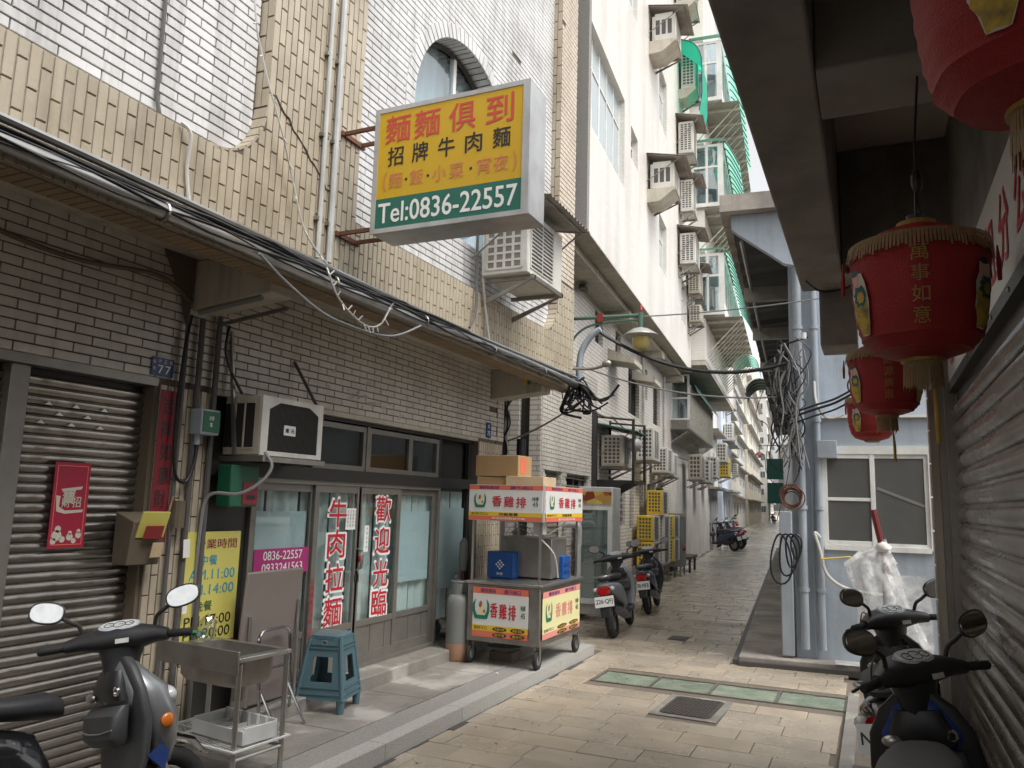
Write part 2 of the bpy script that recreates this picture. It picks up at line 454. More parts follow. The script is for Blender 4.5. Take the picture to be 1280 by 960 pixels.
mat('mint_solid', (.28, .62, .50), .5, n=(3, .3), dirt=(.12, .38, .3))
mat('awning_dark', (.015, .09, .06), .5)
mat('awning_grey', (.34, .31, .27), .6, n=(4, .5), st=.3, dirt=(.18, .13, .1))
mat('rod_white', (.60, .57, .48), .5, n=(10, .4))
mat('deck_steel', (.085, .085, .085), .6, metal=.3, n=(5, .5))
mat('sign_teal', (.02, .12, .10), .5)
mat('yellow_tape', (.70, .50, .08), .5)
mat('umbrella_red', (.16, .02, .02), .4)
mat('far_tint', (.72, .71, .68), .8, n=(.6, .2), st=.3)
mat('far_blue', (.66, .73, .84), .8, st=.2)
mat('far_cream', (.74, .68, .56), .8, n=(.8, .3), st=.4)
mat('far_window', (.10, .13, .14), .2)
mat('far_window_pale', (.42, .48, .50), .2)
mat('pink_mark', (.55, .20, .15), .7)
mat('brick_orange', (.42, .12, .05), .8)
mat_glass('glass', refl=.11)
mat_glass('glass_side', (.75, .85, .9), .3)
mat_glass('glass_dark', (.35, .38, .38), .22)
mat_glass('film', (.93, .93, .93), .10)
mat_brick('mid_tile', (.74, .70, .64), (.68, .64, .58), (.42, .37, .32), .26, .066, .12, st=.2)
mat_brick('mid_tile_far', (.74, .715, .665), (.70, .67, .62), (.64, .61, .565), .26, .066, .08, st=.30)
mat_brick('plank', (.02, .02, .02), (.03, .03, .03), (.01, .01, .01), 3, .05)

m = bpy.data.materials.new('food_print'); m.use_nodes = True; MATS['food_print'] = m
nn, ll = m.node_tree.nodes, m.node_tree.links
g_ = nn.new('ShaderNodeNewGeometry'); v_ = nn.new('ShaderNodeTexVoronoi'); v_.inputs['Scale'].default_value = 9; cr = nn.new('ShaderNodeValToRGB')
ll.new(g_.outputs['Position'], v_.inputs['Vector']); ll.new(v_.outputs['Color'], cr.inputs[0]); ll.new(cr.outputs[0], nn['Principled BSDF'].inputs['Base Color'])
e_ = cr.color_ramp.elements; e_[0].color = (.05, .01, .005, 1); e_[1].color = (.6, .42, .2, 1)
for q, c_ in ((.3, (.35, .06, .02, 1)), (.55, (.6, .5, .12, 1)), (.75, (.4, .15, .05, 1))):
    x_ = cr.color_ramp.elements.new(q); x_.color = c_

# ------------------------------------------------------------------ ground
def structure(o, label=None):
    o['kind'] = 'structure'
    if label: o['label'] = label
    return o
g = MB(); g.add([(-400, -200, -.05), (400, -200, -.05), (400, 800, -.05), (-400, 800, -.05)], [(0, 1, 2, 3)])
structure(g.build('ground', 'joint'))
lane = structure(MB().box(-3.6, .6, -3, 10.2, -.049, -.012).build('alley_paving', 'joint'))
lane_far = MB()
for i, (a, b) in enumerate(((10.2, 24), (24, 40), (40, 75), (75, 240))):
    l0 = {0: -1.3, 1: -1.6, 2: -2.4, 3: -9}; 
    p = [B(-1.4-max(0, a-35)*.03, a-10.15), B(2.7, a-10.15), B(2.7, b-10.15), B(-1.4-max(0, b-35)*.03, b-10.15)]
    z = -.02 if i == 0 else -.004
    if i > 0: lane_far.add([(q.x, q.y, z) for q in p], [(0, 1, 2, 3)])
structure(lane_far.build('far_road', 'alley_far_painted_sheen'))
p = [B(-1.4, -.2), B(2.7, -.2), B(2.7, 14.2), B(-1.4, 14.2)]
structure(MB().add([(q.x, q.y, -.014) for q in p], [(0, 1, 2, 3)]).build('far_paving_bed', 'joint'))

# pavers, every one a block with an open joint
ROW = .322
pmeshes = {}
def paver(L):
    L = round(L, 2)
    if L not in pmeshes:
        h = .5*(L-.008); d = .5*(ROW-.008); c = .004
        mb = MB(); mb.rings([[Vector((-h, -d, -.02)), Vector((h, -d, -.02)), Vector((h, d, -.02)), Vector((-h, d, -.02))],
                             [Vector((-h, -d, -c)), Vector((h, -d, -c)), Vector((h, d, -c)), Vector((-h, d, -c))],
                             [Vector((-h+c, -d+c, 0)), Vector((h-c, -d+c, 0)), Vector((h-c, d-c, 0)), Vector((-h+c, d-c, 0))]])
        pmeshes[L] = mb.mesh('paver', 'paver'); pmeshes[(L, 1)] = mb.mesh('paver', 'paver_grey')
    return pmeshes[L] if random.random() < .62 else pmeshes[(L, 1)]
MH = (-1.95, -1.33, 7.52, 8.38)      # manhole with its frame
def blocked(x0, x1, y0, y1, z=[(-2.9, -.28, 8.56, 9.16), MH]):
    return any(x1 > a and x0 < b and y1 > c and y0 < d for a, b, c, d in z)
y = 3.85; n = 0; r = 0
while y < 10.45:
    x = -3.3 - random.uniform(0, .5)
    xr = -.33 if y < 9.3 else -.33
    while x < xr:
        L = random.choice((.46, .52, .58, .66)); x1 = x+L
        a, b = max(x, -3.30 - .0*y), min(x1, xr)
        y0, y1 = y, y+ROW
        if b-a > .06:
            for (ca, cb) in ([(a, b)] if not blocked(a, b, y0, y1) else
                             [(a, min(b, q)) for q in ([-2.9] if y1 > 8.56 and y0 < 9.16 else [MH[0]])] + [(max(a, q), b) for q in ([-.28] if y1 > 8.56 and y0 < 9.16 else [MH[1]])]):
                if cb-ca > .05:
                    o = inst(paver(cb-ca), 'paver', ((ca+cb)/2, y+ROW/2, random.uniform(-.003, .003)), lane); n += 1
        x = x1
    y += ROW; r += 1
# second stretch, rows across the turned alley; nearest singly, the rest joined
bed = bpy.data.objects['far_paving_bed']; far = MB()
ly = .15; k = 0
while ly < 14.0:
    lx = -1.3 - random.uniform(0, .5)
    while lx < 2.25:
        L = random.choice((.46, .52, .58, .66)); a, b = max(lx, -1.3), min(lx+L, 2.25)
        if ly < .6 and b > 2.1: b = 2.1
        c = B((a+b)/2, ly+ROW/2)
        if b-a > .06 and c.y > 10.35:
            if ly < 3.6:
                inst(paver(b-a), 'paver', (c.x, c.y, random.uniform(-.003, .003)), bed, rot=(0, 0, TB))
            else:
                mz = random.uniform(-.003, .003); far.obox((c.x, c.y, -.01+mz), (b-a-.012, ROW-.012, .02), Matrix.Rotation(TB, 4, 'Z'))
        lx += L
    ly += ROW
far.build('pavers_beyond', mat('paver_wet_painted_sheen', (.60, .525, .425), .24, n=(1.3, .5), bump=(45, .35), dirt=(.30, .26, .21), rv=.12), bed, kind='stuff')  # base colour raised to stand in for sky reflected off the wet paving

# the drainage strip of green stone slabs, framed in thin steel
t = thing('drain_cover_strip', 'row of four green slate slabs in a thin steel frame across the paving', 'drain cover', (0, 0, 0))
fr = MB()
for y0 in (8.565, 9.135): fr.box(-2.88, -.30, y0, y0+.014, -.02, .003)
xs = [-2.86, -2.235, -1.615, -.955, -.31]
for q in xs: fr.box(q-.014, q+.014, 8.585, 9.13, -.02, .003)
fr.build('frame', 'steel_dull', t)
for i in range(4):
    mb = MB(); nx = 7; x0, x1 = xs[i]+.02, xs[i+1]-.02
    random.seed(i+3)
    g1 = [[Vector((x0+(x1-x0)*a/nx, 8.60+.515*b/5, random.uniform(-.010, -.001))) for a in range(nx+1)] for b in range(6)]
    mb.rings(g1, False, False); mb.build('slab', 'green_stone', t, smooth=True)
random.seed(11)
# manhole
t = thing('manhole_cover', 'square cast iron manhole cover set in a pale cement frame in the paving', 'manhole', ((MH[0]+MH[1])/2, (MH[2]+MH[3])/2, 0), rz=R(-2))
MB().box(-.31, .31, -.43, .43, -.02, .001).build('cement_frame', 'slab', t)
MB().prism([(-.235+.04, -.35, .002), (.235-.04, -.35, .002), (.235, -.31, .002), (.235, .31, .002), (.195, .35, .002), (-.195, .35, .002), (-.235, .31, .002), (-.235, -.31, .002)], (0, 0, .008)).build('lid', 'iron', t)
s = MB()
for i in range(13):
    for j in range(20):
        if (i+j) % 2: s.box(-.205+i*.032, -.205+i*.032+.02, -.325+j*.033, -.325+j*.033+.02, .0101, .014)
s.build('tread', 'iron', t, kind='stuff')
t = thing('manhole_cover', 'small square iron lid further along the alley paving', 'manhole', (-2.64, 11.85, 0))
MB().box(-.13, .13, -.2, .2, -.01, .006).build('lid', 'iron', t); MB().box(-.10, .10, -.17, .17, .006, .012).build('plate', 'iron', t)

# front pavement
pv = structure(MB().box(-5.2, -3.50, -3, 10.15, -.03, .108).build('pavement', 'joint'))
y = 2.9
sl = MB().box(-.445, .445, -.595, .595, -.02, .012).mesh('slab', 'slab')
i = 0
while y < 10:
    inst(sl, 'slab', (-4.155, y+.6, .108), pv, sc=(1, 1, 1)); y += 1.2; i += 1
MB().box(-3.70, -3.462, 2.4, 10.12, -.02, .1185).build('aggregate_band', 'granite_speck', pv)
kb = MB().box(-.075, .075, -.597, .597, -.125, 0).mesh('kerb_stone', 'granite_kerb')
for i in range(6): inst(kb, 'kerb_stone', (-3.385, 3.4+i*1.2, .122), pv)
inst(kb, 'kerb_stone', (-3.385, 10.02-.45, .1215), pv, sc=(1, .45/.6*.5, 1))
MB().box(-5.2, -4.36, 4.58, 9.1, .10, .243).build('step', 'slab', pv, bv=.012)
ch = MB()
for i in range(22):
    y0 = 3.9+i*.28; ch.box(-3.306, -3.306+random.uniform(.02, .06), y0, y0+.26, -.02, random.uniform(-.006, .004))
ch.build('mortar_edge', 'granite_dark', pv, kind='stuff')
# water gully and rubble along the left of the far stretch
mb = MB()
for i in range(60):
    c = B(-.62+random.uniform(-.12, .12), .3+i*.42+random.uniform(-.1, .1)); mb.ell((c.x, c.y, 0), (random.uniform(.03, .09), random.uniform(.03, .09), random.uniform(.015, .05)), 6, 4)
tag(mb.build('rubble', 'concrete_dark', kind='stuff'), 'broken cement crumbs along the foot of the beige building', 'rubble')
t = structure(MB().obox(tuple(B(-1.15, 7.5, .02)), (1.0, 14.5, .09), Matrix.Rotation(TB, 4, 'Z')).build('gutter_ledge', 'concrete'))

# ------------------------------------------------------------------ building 77 (noodle shop)
WX, FX, PX = -4.60, -3.66, -3.78
b77 = thing('corner_building', 'tiled two tone building with the noodle shop and roller shutters on its ground floor', 'building', (0, 0, 0))
def part(name, mb, m, par=b77, **k): return mb.build(name, m, par, **k)

# backing walls
w = MB()
w.box(-9, WX-.012, -6, 9.83, 2.66, 3.66)                 # ground floor lintel wall
part('wall', w, 'grout'); lower_wall = bpy.data.objects['wall']
part('pillar', MB().box(WX-.30, WX-.0, 4.03, 4.56, .1, 2.66), 'grout'); pillar = bpy.data.objects['pillar']
part('pillar', MB().box(WX-.30, WX, 9.08, 9.83, .1, 2.66).box(WX-.30, WX+.0, 9.6, 9.83, 2.66, 3.4), 'grout')
part('gable_wall', MB().box(-9, FX-.02, 9.83+.1, 10.03, 3.7, 11).box(-9, WX-.012, 9.6, 9.82, 0, 3.7), 'concrete')
# soffit, edge beam, cross beams
part('soffit', MB().box(-4.612, -3.86, -6, 10.0, 3.64, 3.75), 'render_cream')
part('edge_beam', MB().box(-3.86, FX-.012, -6, 10.0, 3.41, 4.05), 'render_cream')
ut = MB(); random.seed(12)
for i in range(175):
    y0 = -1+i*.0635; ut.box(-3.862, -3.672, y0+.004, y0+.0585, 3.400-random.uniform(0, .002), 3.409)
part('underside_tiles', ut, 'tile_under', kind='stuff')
part('cross_beam', MB().prism([(WX, 4.26, 3.25), (-3.862, 4.26, 3.33), (-3.862, 4.26, 3.64), (WX, 4.26, 3.64)], (0, .24, 0)), 'render_cream', bv=.01)
part('cross_beam', MB().prism([(WX, 9.40, 3.24), (-3.862, 9.40, 3.32), (-3.862, 9.40, 3.64), (WX, 9.40, 3.64)], (0, .3, 0)), 'render_cream', bv=.01)
part('cross_beam', MB().prism([(WX, 1.3, 3.25), (-3.862, 1.3, 3.33), (-3.862, 1.3, 3.64), (WX, 1.3, 3.64)], (0, .24, 0)), 'render_cream')
part('water_stain', MB().prism([(WX+.012, 3.95, 3.64), (WX+.012, 4.25, 3.64), (WX+.012, 4.24, 3.30), (WX+.012, 4.20, 3.12), (WX+.012, 4.14, 3.32)], (.003, 0, 0)), 'wood_stain')
# upper walls
w = MB()
w.box(-8.9, PX-.012, -6, 4.9, 4.06, 11)
# wall with the arched window: strips
AC_, AR, AZ = 6.98, 1.09, 5.60
wb = 4.55
def arch_top(yy): 
    d = abs(yy-AC_)
    return None if d >= AR else AZ+math.sqrt(AR*AR-d*d)
yy = 4.9; st_ = .055
w.box(PX-.25, PX-.012, 4.9, AC_-AR, 4.06, 11); w.box(PX-.25, PX-.012, AC_+AR, 9.95, 4.06, 11)
w.box(PX-.25, PX-.012, AC_-AR, AC_+AR, 4.06, wb); 
ns = 40
for i in range(ns):
    a = AC_-AR+2*AR*i/ns; b = a+2*AR/ns; t0, t1 = (arch_top(a) or AZ), (arch_top(b) or AZ)
    w.add([(PX-.25, a, t0), (PX-.25, b, t1), (PX-.25, b, 11), (PX-.25, a, 11), (PX-.012, a, t0), (PX-.012, b, t1), (PX-.012, b, 11), (PX-.012, a, 11)],
          [(0, 1, 2, 3), (4, 7, 6, 5), (0, 4, 5, 1)])
w.box(-8.9, PX-.25, 9.0, 9.95, 4.06, 11)
part('upper_wall', w, 'grout'); upper = bpy.data.objects['upper_wall']
w = MB(); w.box(PX-.012, FX-.012, 3.90, 4.93, 4.04, 11)
w2_ = MB().box(PX-.012, FX-.012, 9.37, 10.0, 4.04, 11)
# curved haunches where band meets pilaster
def haunch(yc, z0, r, y1, x0, x1, mb, n=8):
    pts = [(y1, z0), (yc, z0)] + [(yc+r*math.sin(math.pi/2*i/n), z0+r*(1-math.cos(math.pi/2*i/n))) for i in range(1, n+1)] + [(y1, z0+r)]
    mb.prism([(x0, q[0], q[1]) for q in pts], (x1-x0, 0, 0))
haunch(3.42, 4.05, .47, 3.90, PX-.012, FX-.012, w); haunch(8.95, 4.05, .42, 9.37, PX-.012, FX-.012, w2_)
part('pilaster', w, 'grout'); part('pilaster', w2_, 'grout'); part('pilaster', MB().box(PX-.012, FX-.012, -6, .4, 4.04, 11), 'grout')
hv = MB()
for yc, r in ((3.42, .47), (8.95, .42)):
    for i in range(9):
        a0, a1 = math.pi/2*i/9+.012, math.pi/2*(i+1)/9-.012
        def q(a, rr): return (yc+rr*math.sin(a), 4.05+r-rr*math.cos(a))
        (p0, p1, p2, p3) = q(a0, r-.006), q(a1, r-.006), q(a1, r+.01), q(a0, r+.01)
        for xx in ((PX, FX-.006),):
            hv.prism([(xx[0], *p0), (xx[0], *p1), (xx[0], *p2), (xx[0], *p3)], (xx[1]-xx[0], 0, 0))
part('haunch_tiles', hv, 'tile_tan', kind='stuff')
part('end_wall', MB().box(-9, FX-.014, 9.83, 10.0, 4.04, 11), 'render_pale')
part('roof', MB().box(-9, FX, -6, 10.0, 11, 11.2), 'concrete')

# ---- tiles: the nearest 300 of each kind singly, the rest joined
def tile_mesh(w_, h_, m, name, th=.012, ax='x', c=.003):
    a, b = w_/2, h_/2
    if ax == 'x': f = lambda u, v, d: Vector((d, u, v))
    elif ax == '-y': f = lambda u, v, d: Vector((u, -d, v))
    else: f = lambda u, v, d: Vector((u, v, -d))
    return MB().rings([[f(-a, -b, 0), f(a, -b, 0), f(a, b, 0), f(-a, b, 0)], [f(-a, -b, th-c), f(a, -b, th-c), f(a, b, th-c), f(-a, b, th-c)],
                       [f(-a+c, -b+c, th), f(a-c, -b+c, th), f(a-c, b-c, th), f(-a+c, b-c, th)]])
def lay(items, name, m, par, limit=300, ax='x', cam=(0, 0, 1.9)):
    """items: (x, y, z, w, h)"""
    items.sort(key=lambda t: (t[0]-cam[0])**2+(t[1]-cam[1])**2+(t[2]-cam[2])**2)
    cache = {}
    for t in items[:limit]:
        key = (round(t[3], 3), round(t[4], 3))
        if key not in cache: cache[key] = tile_mesh(key[0], key[1], m, name, ax=ax).mesh(name, m)
        inst(cache[key], name, (t[0]+random.uniform(-.0008, .0008) if ax == 'x' else t[0], t[1], t[2]), par)
    if len(items) > limit:
        mb = MB()
        for t in items[limit:]:
            mb.M = Matrix.Translation((t[0]+random.uniform(-.001, .001) if ax == 'x' else t[0], t[1], t[2])); q = tile_mesh(t[3], t[4], m, name, ax=ax)
            mb.add(q.v, q.f)
        mb.build(name+'s_beyond', m, par, kind='stuff')
def courses(x, y0, y1, z0, z1, ch=.0635, tw=.257, gap=.009, skip=None, off=0.):
    out = []; k = 0; z = z0
    while z+ch <= z1+.02:
        yy = y0-tw*(.5 if k % 2 else 0)+off
        while yy < y1:
            a, b = max(yy, y0), min(yy+tw, y1)
            if b-a > .03:
                if skip and skip((a+b)/2, z+ch/2, b-a):
                    for q in range(4):
                        c0, c1 = a+(b-a)*q/4, a+(b-a)*(q+1)/4
                        if c1-c0 > .02 and not skip((c0+c1)/2, z+ch/2, c1-c0): out.append((x, (c0+c1)/2, z+ch/2, c1-c0-.001, ch-gap))
                elif random.random() > .004: out.append((x, (a+b)/2, z+ch/2, b-a-gap, ch-gap))
            yy += tw
        z += ch; k += 1
    return out
def columns_(x, y0, y1, z0, z1, cw=.0625, th=.267, gap=.009, top=None, skip=None):
    out = []; k = 0; yy = y0
    while yy+cw <= y1+.02:
        zt = z1 if top is None else top(yy+cw/2)
        z = z0-th*(.5 if k % 2 else 0)
        while z < zt:
            a, b = max(z, z0), min(z+th, zt)
            if b-a > .03 and not (skip and skip(yy, (a+b)/2)): out.append((x, yy+cw/2, (a+b)/2, cw-gap, b-a-gap))
            z += th
        yy += cw; k += 1
    return out
random.seed(3)
lay(courses(WX-.012, .9, 9.78, 2.70, 3.64), 'wall_tile', 'tile_white', lower_wall)
lay(courses(WX, 9.62, 9.82, 2.70, 3.4), 'pillar_tile', 'tile_white', pillar, limit=0)
lay(columns_(WX, 4.035, 4.56, .12, 2.66)+columns_(WX, 9.09, 9.80, .12, 2.66), 'pillar_tile', 'tile_tan', pillar)
def band_top(yy):
    z = 4.055
    if yy < 3.42: return z
    if yy < 3.89: return 4.05+.47-math.sqrt(max(0, .47**2-(yy-3.42)**2))-.01
    if yy < 4.93: return 10.0
    if yy < 8.95: return z
    if yy < 9.37: return 4.05+.42-math.sqrt(max(0, .42**2-(yy-8.95)**2))-.01
    return 4.8
lay(columns_(FX-.012, 1.2, 10.0, 3.42, 4.05, top=band_top), 'band_tile', 'tile_tan', bpy.data.objects['pilaster'])
lay(courses(FX-.012, 9.375, 9.99, 4.82, 9.9, ch=.067, tw=.12), 'pilaster_tile', 'tile_tan2', bpy.data.objects['pilaster'], limit=60)
rev = [(PX-.010+(FX-PX)*.5-.002+(.028 if k % 2 else -.028), yv, 4.54+k*.0635*2+0, .055, .118) for yv in (3.90, 9.37) for k in range(44)]
rv_ = MB()
for yv, zz in ((3.90, 4.53), (9.37, 4.48)):
    for cidx in range(2):
        z = zz - (.13 if cidx else 0)
        while z < 10:
            a, b = max(z, zz), z+.26
            if b-a > .04: rv_.box(PX-.008+cidx*.062, PX-.008+cidx*.062+.055, yv-.010, yv+.0, a+.004, b-.004)
            z += .267
part('reveal_tiles', rv_, 'tile_tan', kind='stuff')
def inarch(yy, z, L=.2):
    d = max(0, abs(yy-AC_)-L/2)
    if z > AZ: return math.hypot(d, z-.03-AZ) < AR+.005
    return z > wb and d < AR+.005
P1 = courses(PX-.012, .45, 3.88, 4.06, 8.2, off=.1)
lay(P1, 'panel_tile', 'tile_upper', upper)
P2 = courses(PX-.012, 4.94, 9.36, 4.06, 9.0, skip=inarch)
upper2 = part('shop_front_wall_skin', MB().box(PX-.02, PX-.014, 5, 5.1, 10.9, 10.95), 'grout')
lay(P2, 'facade_tile', 'tile_upper', upper2, limit=200)
ar = MB(); n = 40
for i in range(n):
    a0, a1 = math.pi*i/n+.008, math.pi*(i+1)/n-.008
    q = lambda a, r: (AC_-r*math.cos(a), AZ+r*math.sin(a))
    p_ = [q(a0, AR), q(a1, AR), q(a1, AR+.15), q(a0, AR+.15)]
    ar.prism([(PX-.014, *t_) for t_ in p_], (.024, 0, 0))
    p_ = [q(a0, AR-.004), q(a1, AR-.004), q(a1, AR+.006), q(a0, AR+.006)]
    ar.prism([(PX-.24, *t_) for t_ in p_], (.225, 0, 0))
for z in range(15):
    z0 = wb+.07*z; 
    for s_, yv in ((0, AC_-AR-.15), (1, AC_+AR)): ar.box(PX-.014, PX+.01, yv+.003, yv+.147, z0+.004, z0+.066)
part('arch_tiles', ar, 'tile_upper', kind='stuff')
cr_ = MB(); random.seed(77)
pth = [(FX+.003, 3.95+i*.05, 4.62-i*.035+random.uniform(-.02, .02)) for i in range(14)]
cr_.tube(pth, [.004+.006*random.random() for _ in pth], 5)
part('crack', cr_, 'grout')
dm = MB()
for i in range(26):
    yy, zz = 6.6+random.gauss(0, .45), 2.86+random.gauss(0, .09)
    if zz < 2.73: continue
    a_, b_ = random.uniform(.02, .07), random.uniform(.01, .025); dm.prism([(WX, yy+a_*math.cos(t_)*random.uniform(.6, 1.1), zz+b_*math.sin(t_)*random.uniform(.6, 1.1)) for t_ in [k*math.pi/4 for k in range(8)]], (.0012+i*.00003, 0, 0))
part('chipped_glaze', dm, 'concrete_pale', kind='stuff')
# arched window
wf = thing; 
aw = part('window', MB().box(PX-.24, PX-.19, AC_-.03, AC_+.03, wb, AZ+AR-.02).box(PX-.24, PX-.19, AC_-AR, AC_+AR, AZ-.20, AZ-.14).box(PX-.24, PX-.17, AC_-AR, AC_+AR, wb, wb+.06).box(PX-.24, PX-.17, AC_-AR, AC_-AR+.05, wb, AZ).box(PX-.24, PX-.17, AC_+AR-.05, AC_+AR, wb, AZ), 'white_paint')
mb = MB(); mb.poly([(PX-.215, AC_+(AR-.01)*math.cos(math.pi*i/24), AZ-.17+(AR+.12)*math.sin(math.pi*i/24)) for i in range(25)]+[(PX-.215, AC_-AR, wb), (PX-.215, AC_+AR, wb)])
mb.build('pane', 'glass_side', aw)
mb = MB(); nn_ = 60
rg_ = [[Vector((PX-.33+.02*math.sin(i*1.1), AC_-AR+2*AR*i/nn_, z)) for i in range(nn_+1)] for z in (wb, AZ+AR)]
mb.rings(rg_, False, False).build('blind', 'frosted', aw)
MB().tube([(PX-.20, AC_-AR*math.cos(math.pi*i/20), AZ+(AR-.03)*math.sin(math.pi*i/20)) for i in range(21)], .03, 4).build('frame', 'alu_dark', aw)
part('room', MB().box(-8, PX-.6, 5.3, 8.8, 4.4, 7.3), 'room_grey')

# ---- shutters of number 77
def shutter(name, x, y0, y1, z0, z1, pitch, m, par, face=1, depth=.022, prof='double'):
    sh = bpy.data.objects.new(name, None); 
    n = int((z1-z0)/pitch)
    P = [(0, 0), (.35, .02), (.75, .20), (1, .5), (.80, .80), (.4, .93), (0, 1)] if prof == 'double' else [(0, 0), (.25, .03), (.8, .14), (1, .38), (.95, .62), (.45, .78), (.12, .84), (.05, .93), (0, 1)]
    q = MB(); ring0 = [Vector((face*depth*a, y0, pitch*b)) for a, b in P]; ring1 = [Vector((face*depth*a, y1, pitch*b)) for a, b in P]
    q.rings([ring0, ring1], False, False)
    mes = []
    for v_ in range(4):
        q = MB(); ns_ = 26; rr_ = []
        for i in range(ns_+1):
            yy = y0+(y1-y0)*i/ns_; dn = 1-(.35 if random.random() < .10 else .06)*random.random()
            rr_.append([Vector((face*depth*a*dn, yy, pitch*b)) for a, b in P])
        q.rings(rr_, False, False); mes.append(q.mesh('slat', m, smooth=True))
    base = MB().box(x-face*.03 if face > 0 else x+.01, x-face*.01 if face > 0 else x+.03, y0, y1, z0, z1).build(name, 'alu_dark', par)
    for i in range(n): inst(random.choice(mes), 'slat', (x+random.uniform(-.0015, .0015), 0, z0+i*pitch), base)
    return base
shutter('roller_shutter', -4.72, 3.10, 4.03, .12, 2.64, .0605, 'shutter_l', b77)
shutter('roller_shutter', -4.72, -1.0, 3.00, .12, 2.64, .0605, 'shutter_l', b77)
part('shutter_post', MB().box(-4.74, -4.64, 2.99, 3.11, .11, 2.64), 'alu', bv=.004)
part('shutter_head', MB().box(-4.75, WX-.006, -1, 4.03, 2.642, 2.70), 'alu')
part('shutter_guide', MB().box(-4.74, -4.61, 4.0, 4.033, .11, 2.64), 'wood_stain')
holes = MB()
for i, (yy, zz) in enumerate(((3.28, 2.42), (3.47, 2.42), (3.68, 2.42), (3.36, 2.36), (3.56, 2.36), (3.24, 2.30), (3.45, 2.30), (3.66, 2.30))):
    holes.prism([(-4.695, yy-.028, zz), (-4.695, yy+.028, zz), (-4.695, yy, zz+.022)], (.010, 0, 0))
part('vent_hole', holes, 'steel', kind='stuff')
part('dark_interior', MB().box(-8, -4.78, -5, 9.7, .1, 2.66), 'dark_room')

# ---- shop front, y 4.58 to 9.08
def frame_win(name, x, y0, y1, z0, z1, fw, m, par, glass='glass', dep=.05, mull=(), rails=()):
    f = MB(); e = .0015
    f.box(x-dep, x, y0, y0+fw, z0, z1); f.box(x-dep, x, y1-fw, y1, z0, z1)
    f.box(x-dep+e, x-e, y0+fw, y1-fw, z0, z0+fw); f.box(x-dep+e, x-e, y0+fw, y1-fw, z1-fw, z1)
    for q in mull: f.box(x-dep+2*e, x-2*e, q-fw/2, q+fw/2, z0+fw, z1-fw)
    for q in rails: f.box(x-dep+3*e, x-3*e, y0+fw, y1-fw, q-fw/2, q+fw/2)
    o = f.build(name, m, par)
    MB().box(x-dep/2-.004, x-dep/2, y0+fw*.9, y1-fw*.9, z0+fw*.9, z1-fw*.9).build('pane', glass, o)
    return o
SX = -4.66
part('header', MB().box(-4.75, -4.665, 4.56, 9.08, 2.62, 2.70).box(-4.75, -4.62, 4.56, 9.08, 2.04, 2.155), 'alu_dark')
part('header_lintel', MB().box(-4.7, WX-.004, 4.56, 9.08, 2.655, 2.70), 'render_cream')
trw = [(5.86, 6.69), (6.73, 7.56), (7.56, 8.20)]
for i, (a, b) in enumerate(trw):
    o = frame_win('transom_window', SX if i != 2 else SX-.012, a, b, 2.155, 2.60, .05, 'alu', b77, 'glass_dark' if i == 1 else 'glass')
part('transom_post', MB().box(SX-.05, SX+.012, 6.688, 6.732, 2.155, 2.61), 'alu')
part('transom_room', MB().box(-4.9, -4.86, 4.6, 9.08, 2.1, 2.66), 'room_grey')
lv = MB()
for (a, b) in ((5.95, 6.6), (7.62, 8.12)):
    for i in range(4): lv.box(-4.80, -4.79, a, b, 2.22+i*.09, 2.27+i*.09)
part('blind', lv, 'awning_grey', kind='stuff')
df = part('door_frame', MB().box(-4.74, SX+.02, 5.09, 5.135, .243, 2.02).box(-4.74, SX+.02, 8.18, 8.225, .243, 2.02).box(-4.74, SX+.021, 5.09, 8.225, 2.0, 2.045).box(-4.74, SX+.019, 5.135, 8.18, .243, .285), 'alu', bv=.003)
doors = [(5.135, 5.96, 0), (5.92, 6.64, 1), (6.60, 7.38, 1), (7.36, 8.18, 0)]
curt = MB()
for i, (a, b, front) in enumerate(doors):
    x = SX+(.012 if front else -.02)
    f = MB(); fw = .065; zb = .70
    f.box(x-.035, x, a, a+fw, .285, 2.0); f.box(x-.035, x, b-fw, b, .285, 2.0)
    f.box(x-.033, x-.002, a+fw, b-fw, 1.935, 2.0); f.box(x-.033, x-.002, a+fw, b-fw, zb-.06, zb); f.box(x-.033, x-.002, a+fw, b-fw, .285, .38)
    o = f.build('sliding_door', 'alu', b77, bv=.002)
    kp = MB(); nk = 5
    for k in range(nk):
        y0 = a+fw+(b-a-2*fw)*k/nk; kp.box(x-.024, x-.012-(.003 if k % 2 else 0), y0+.002, a+fw+(b-a-2*fw)*(k+1)/nk-.002, .38, zb-.06)
    kp.build('kick_panel', 'alu', o)
    MB().box(x-.02, x-.016, a+fw-.01, b-fw+.01, zb-.01, 1.95).build('pane', 'glass', o)
    if not front: MB().box(x-.030, x-.026, a+fw, b-fw-.02, 1.0 if i == 3 else .93, 1.76).build('frosted_film', 'frosted', o)
    if front:
        hy = b-.03 if i == 1 else a+.03
        h = MB(); h.tube(smooth_path([(x, hy, 1.40), (x+.05, hy, 1.37), (x+.06, hy, 1.30), (x+.05, hy, 1.22), (x, hy, 1.19)], 4), .009, 6).build('handle', 'chrome', o)
        MB().box(x, x+.012, hy-.02, hy+.02, 1.08, 1.15).build('lock', 'alu_dark', o)
nc = 260; rows_ = []
for z in (.5, 2.0): rows_.append([Vector((SX-.10+.018*math.sin(i*.62)+.008*math.sin(i*.23), 5.14+3.85*i/nc, z)) for i in range(nc+1)])
part('curtain', MB().rings(rows_, False, False), 'curtain', smooth=True)
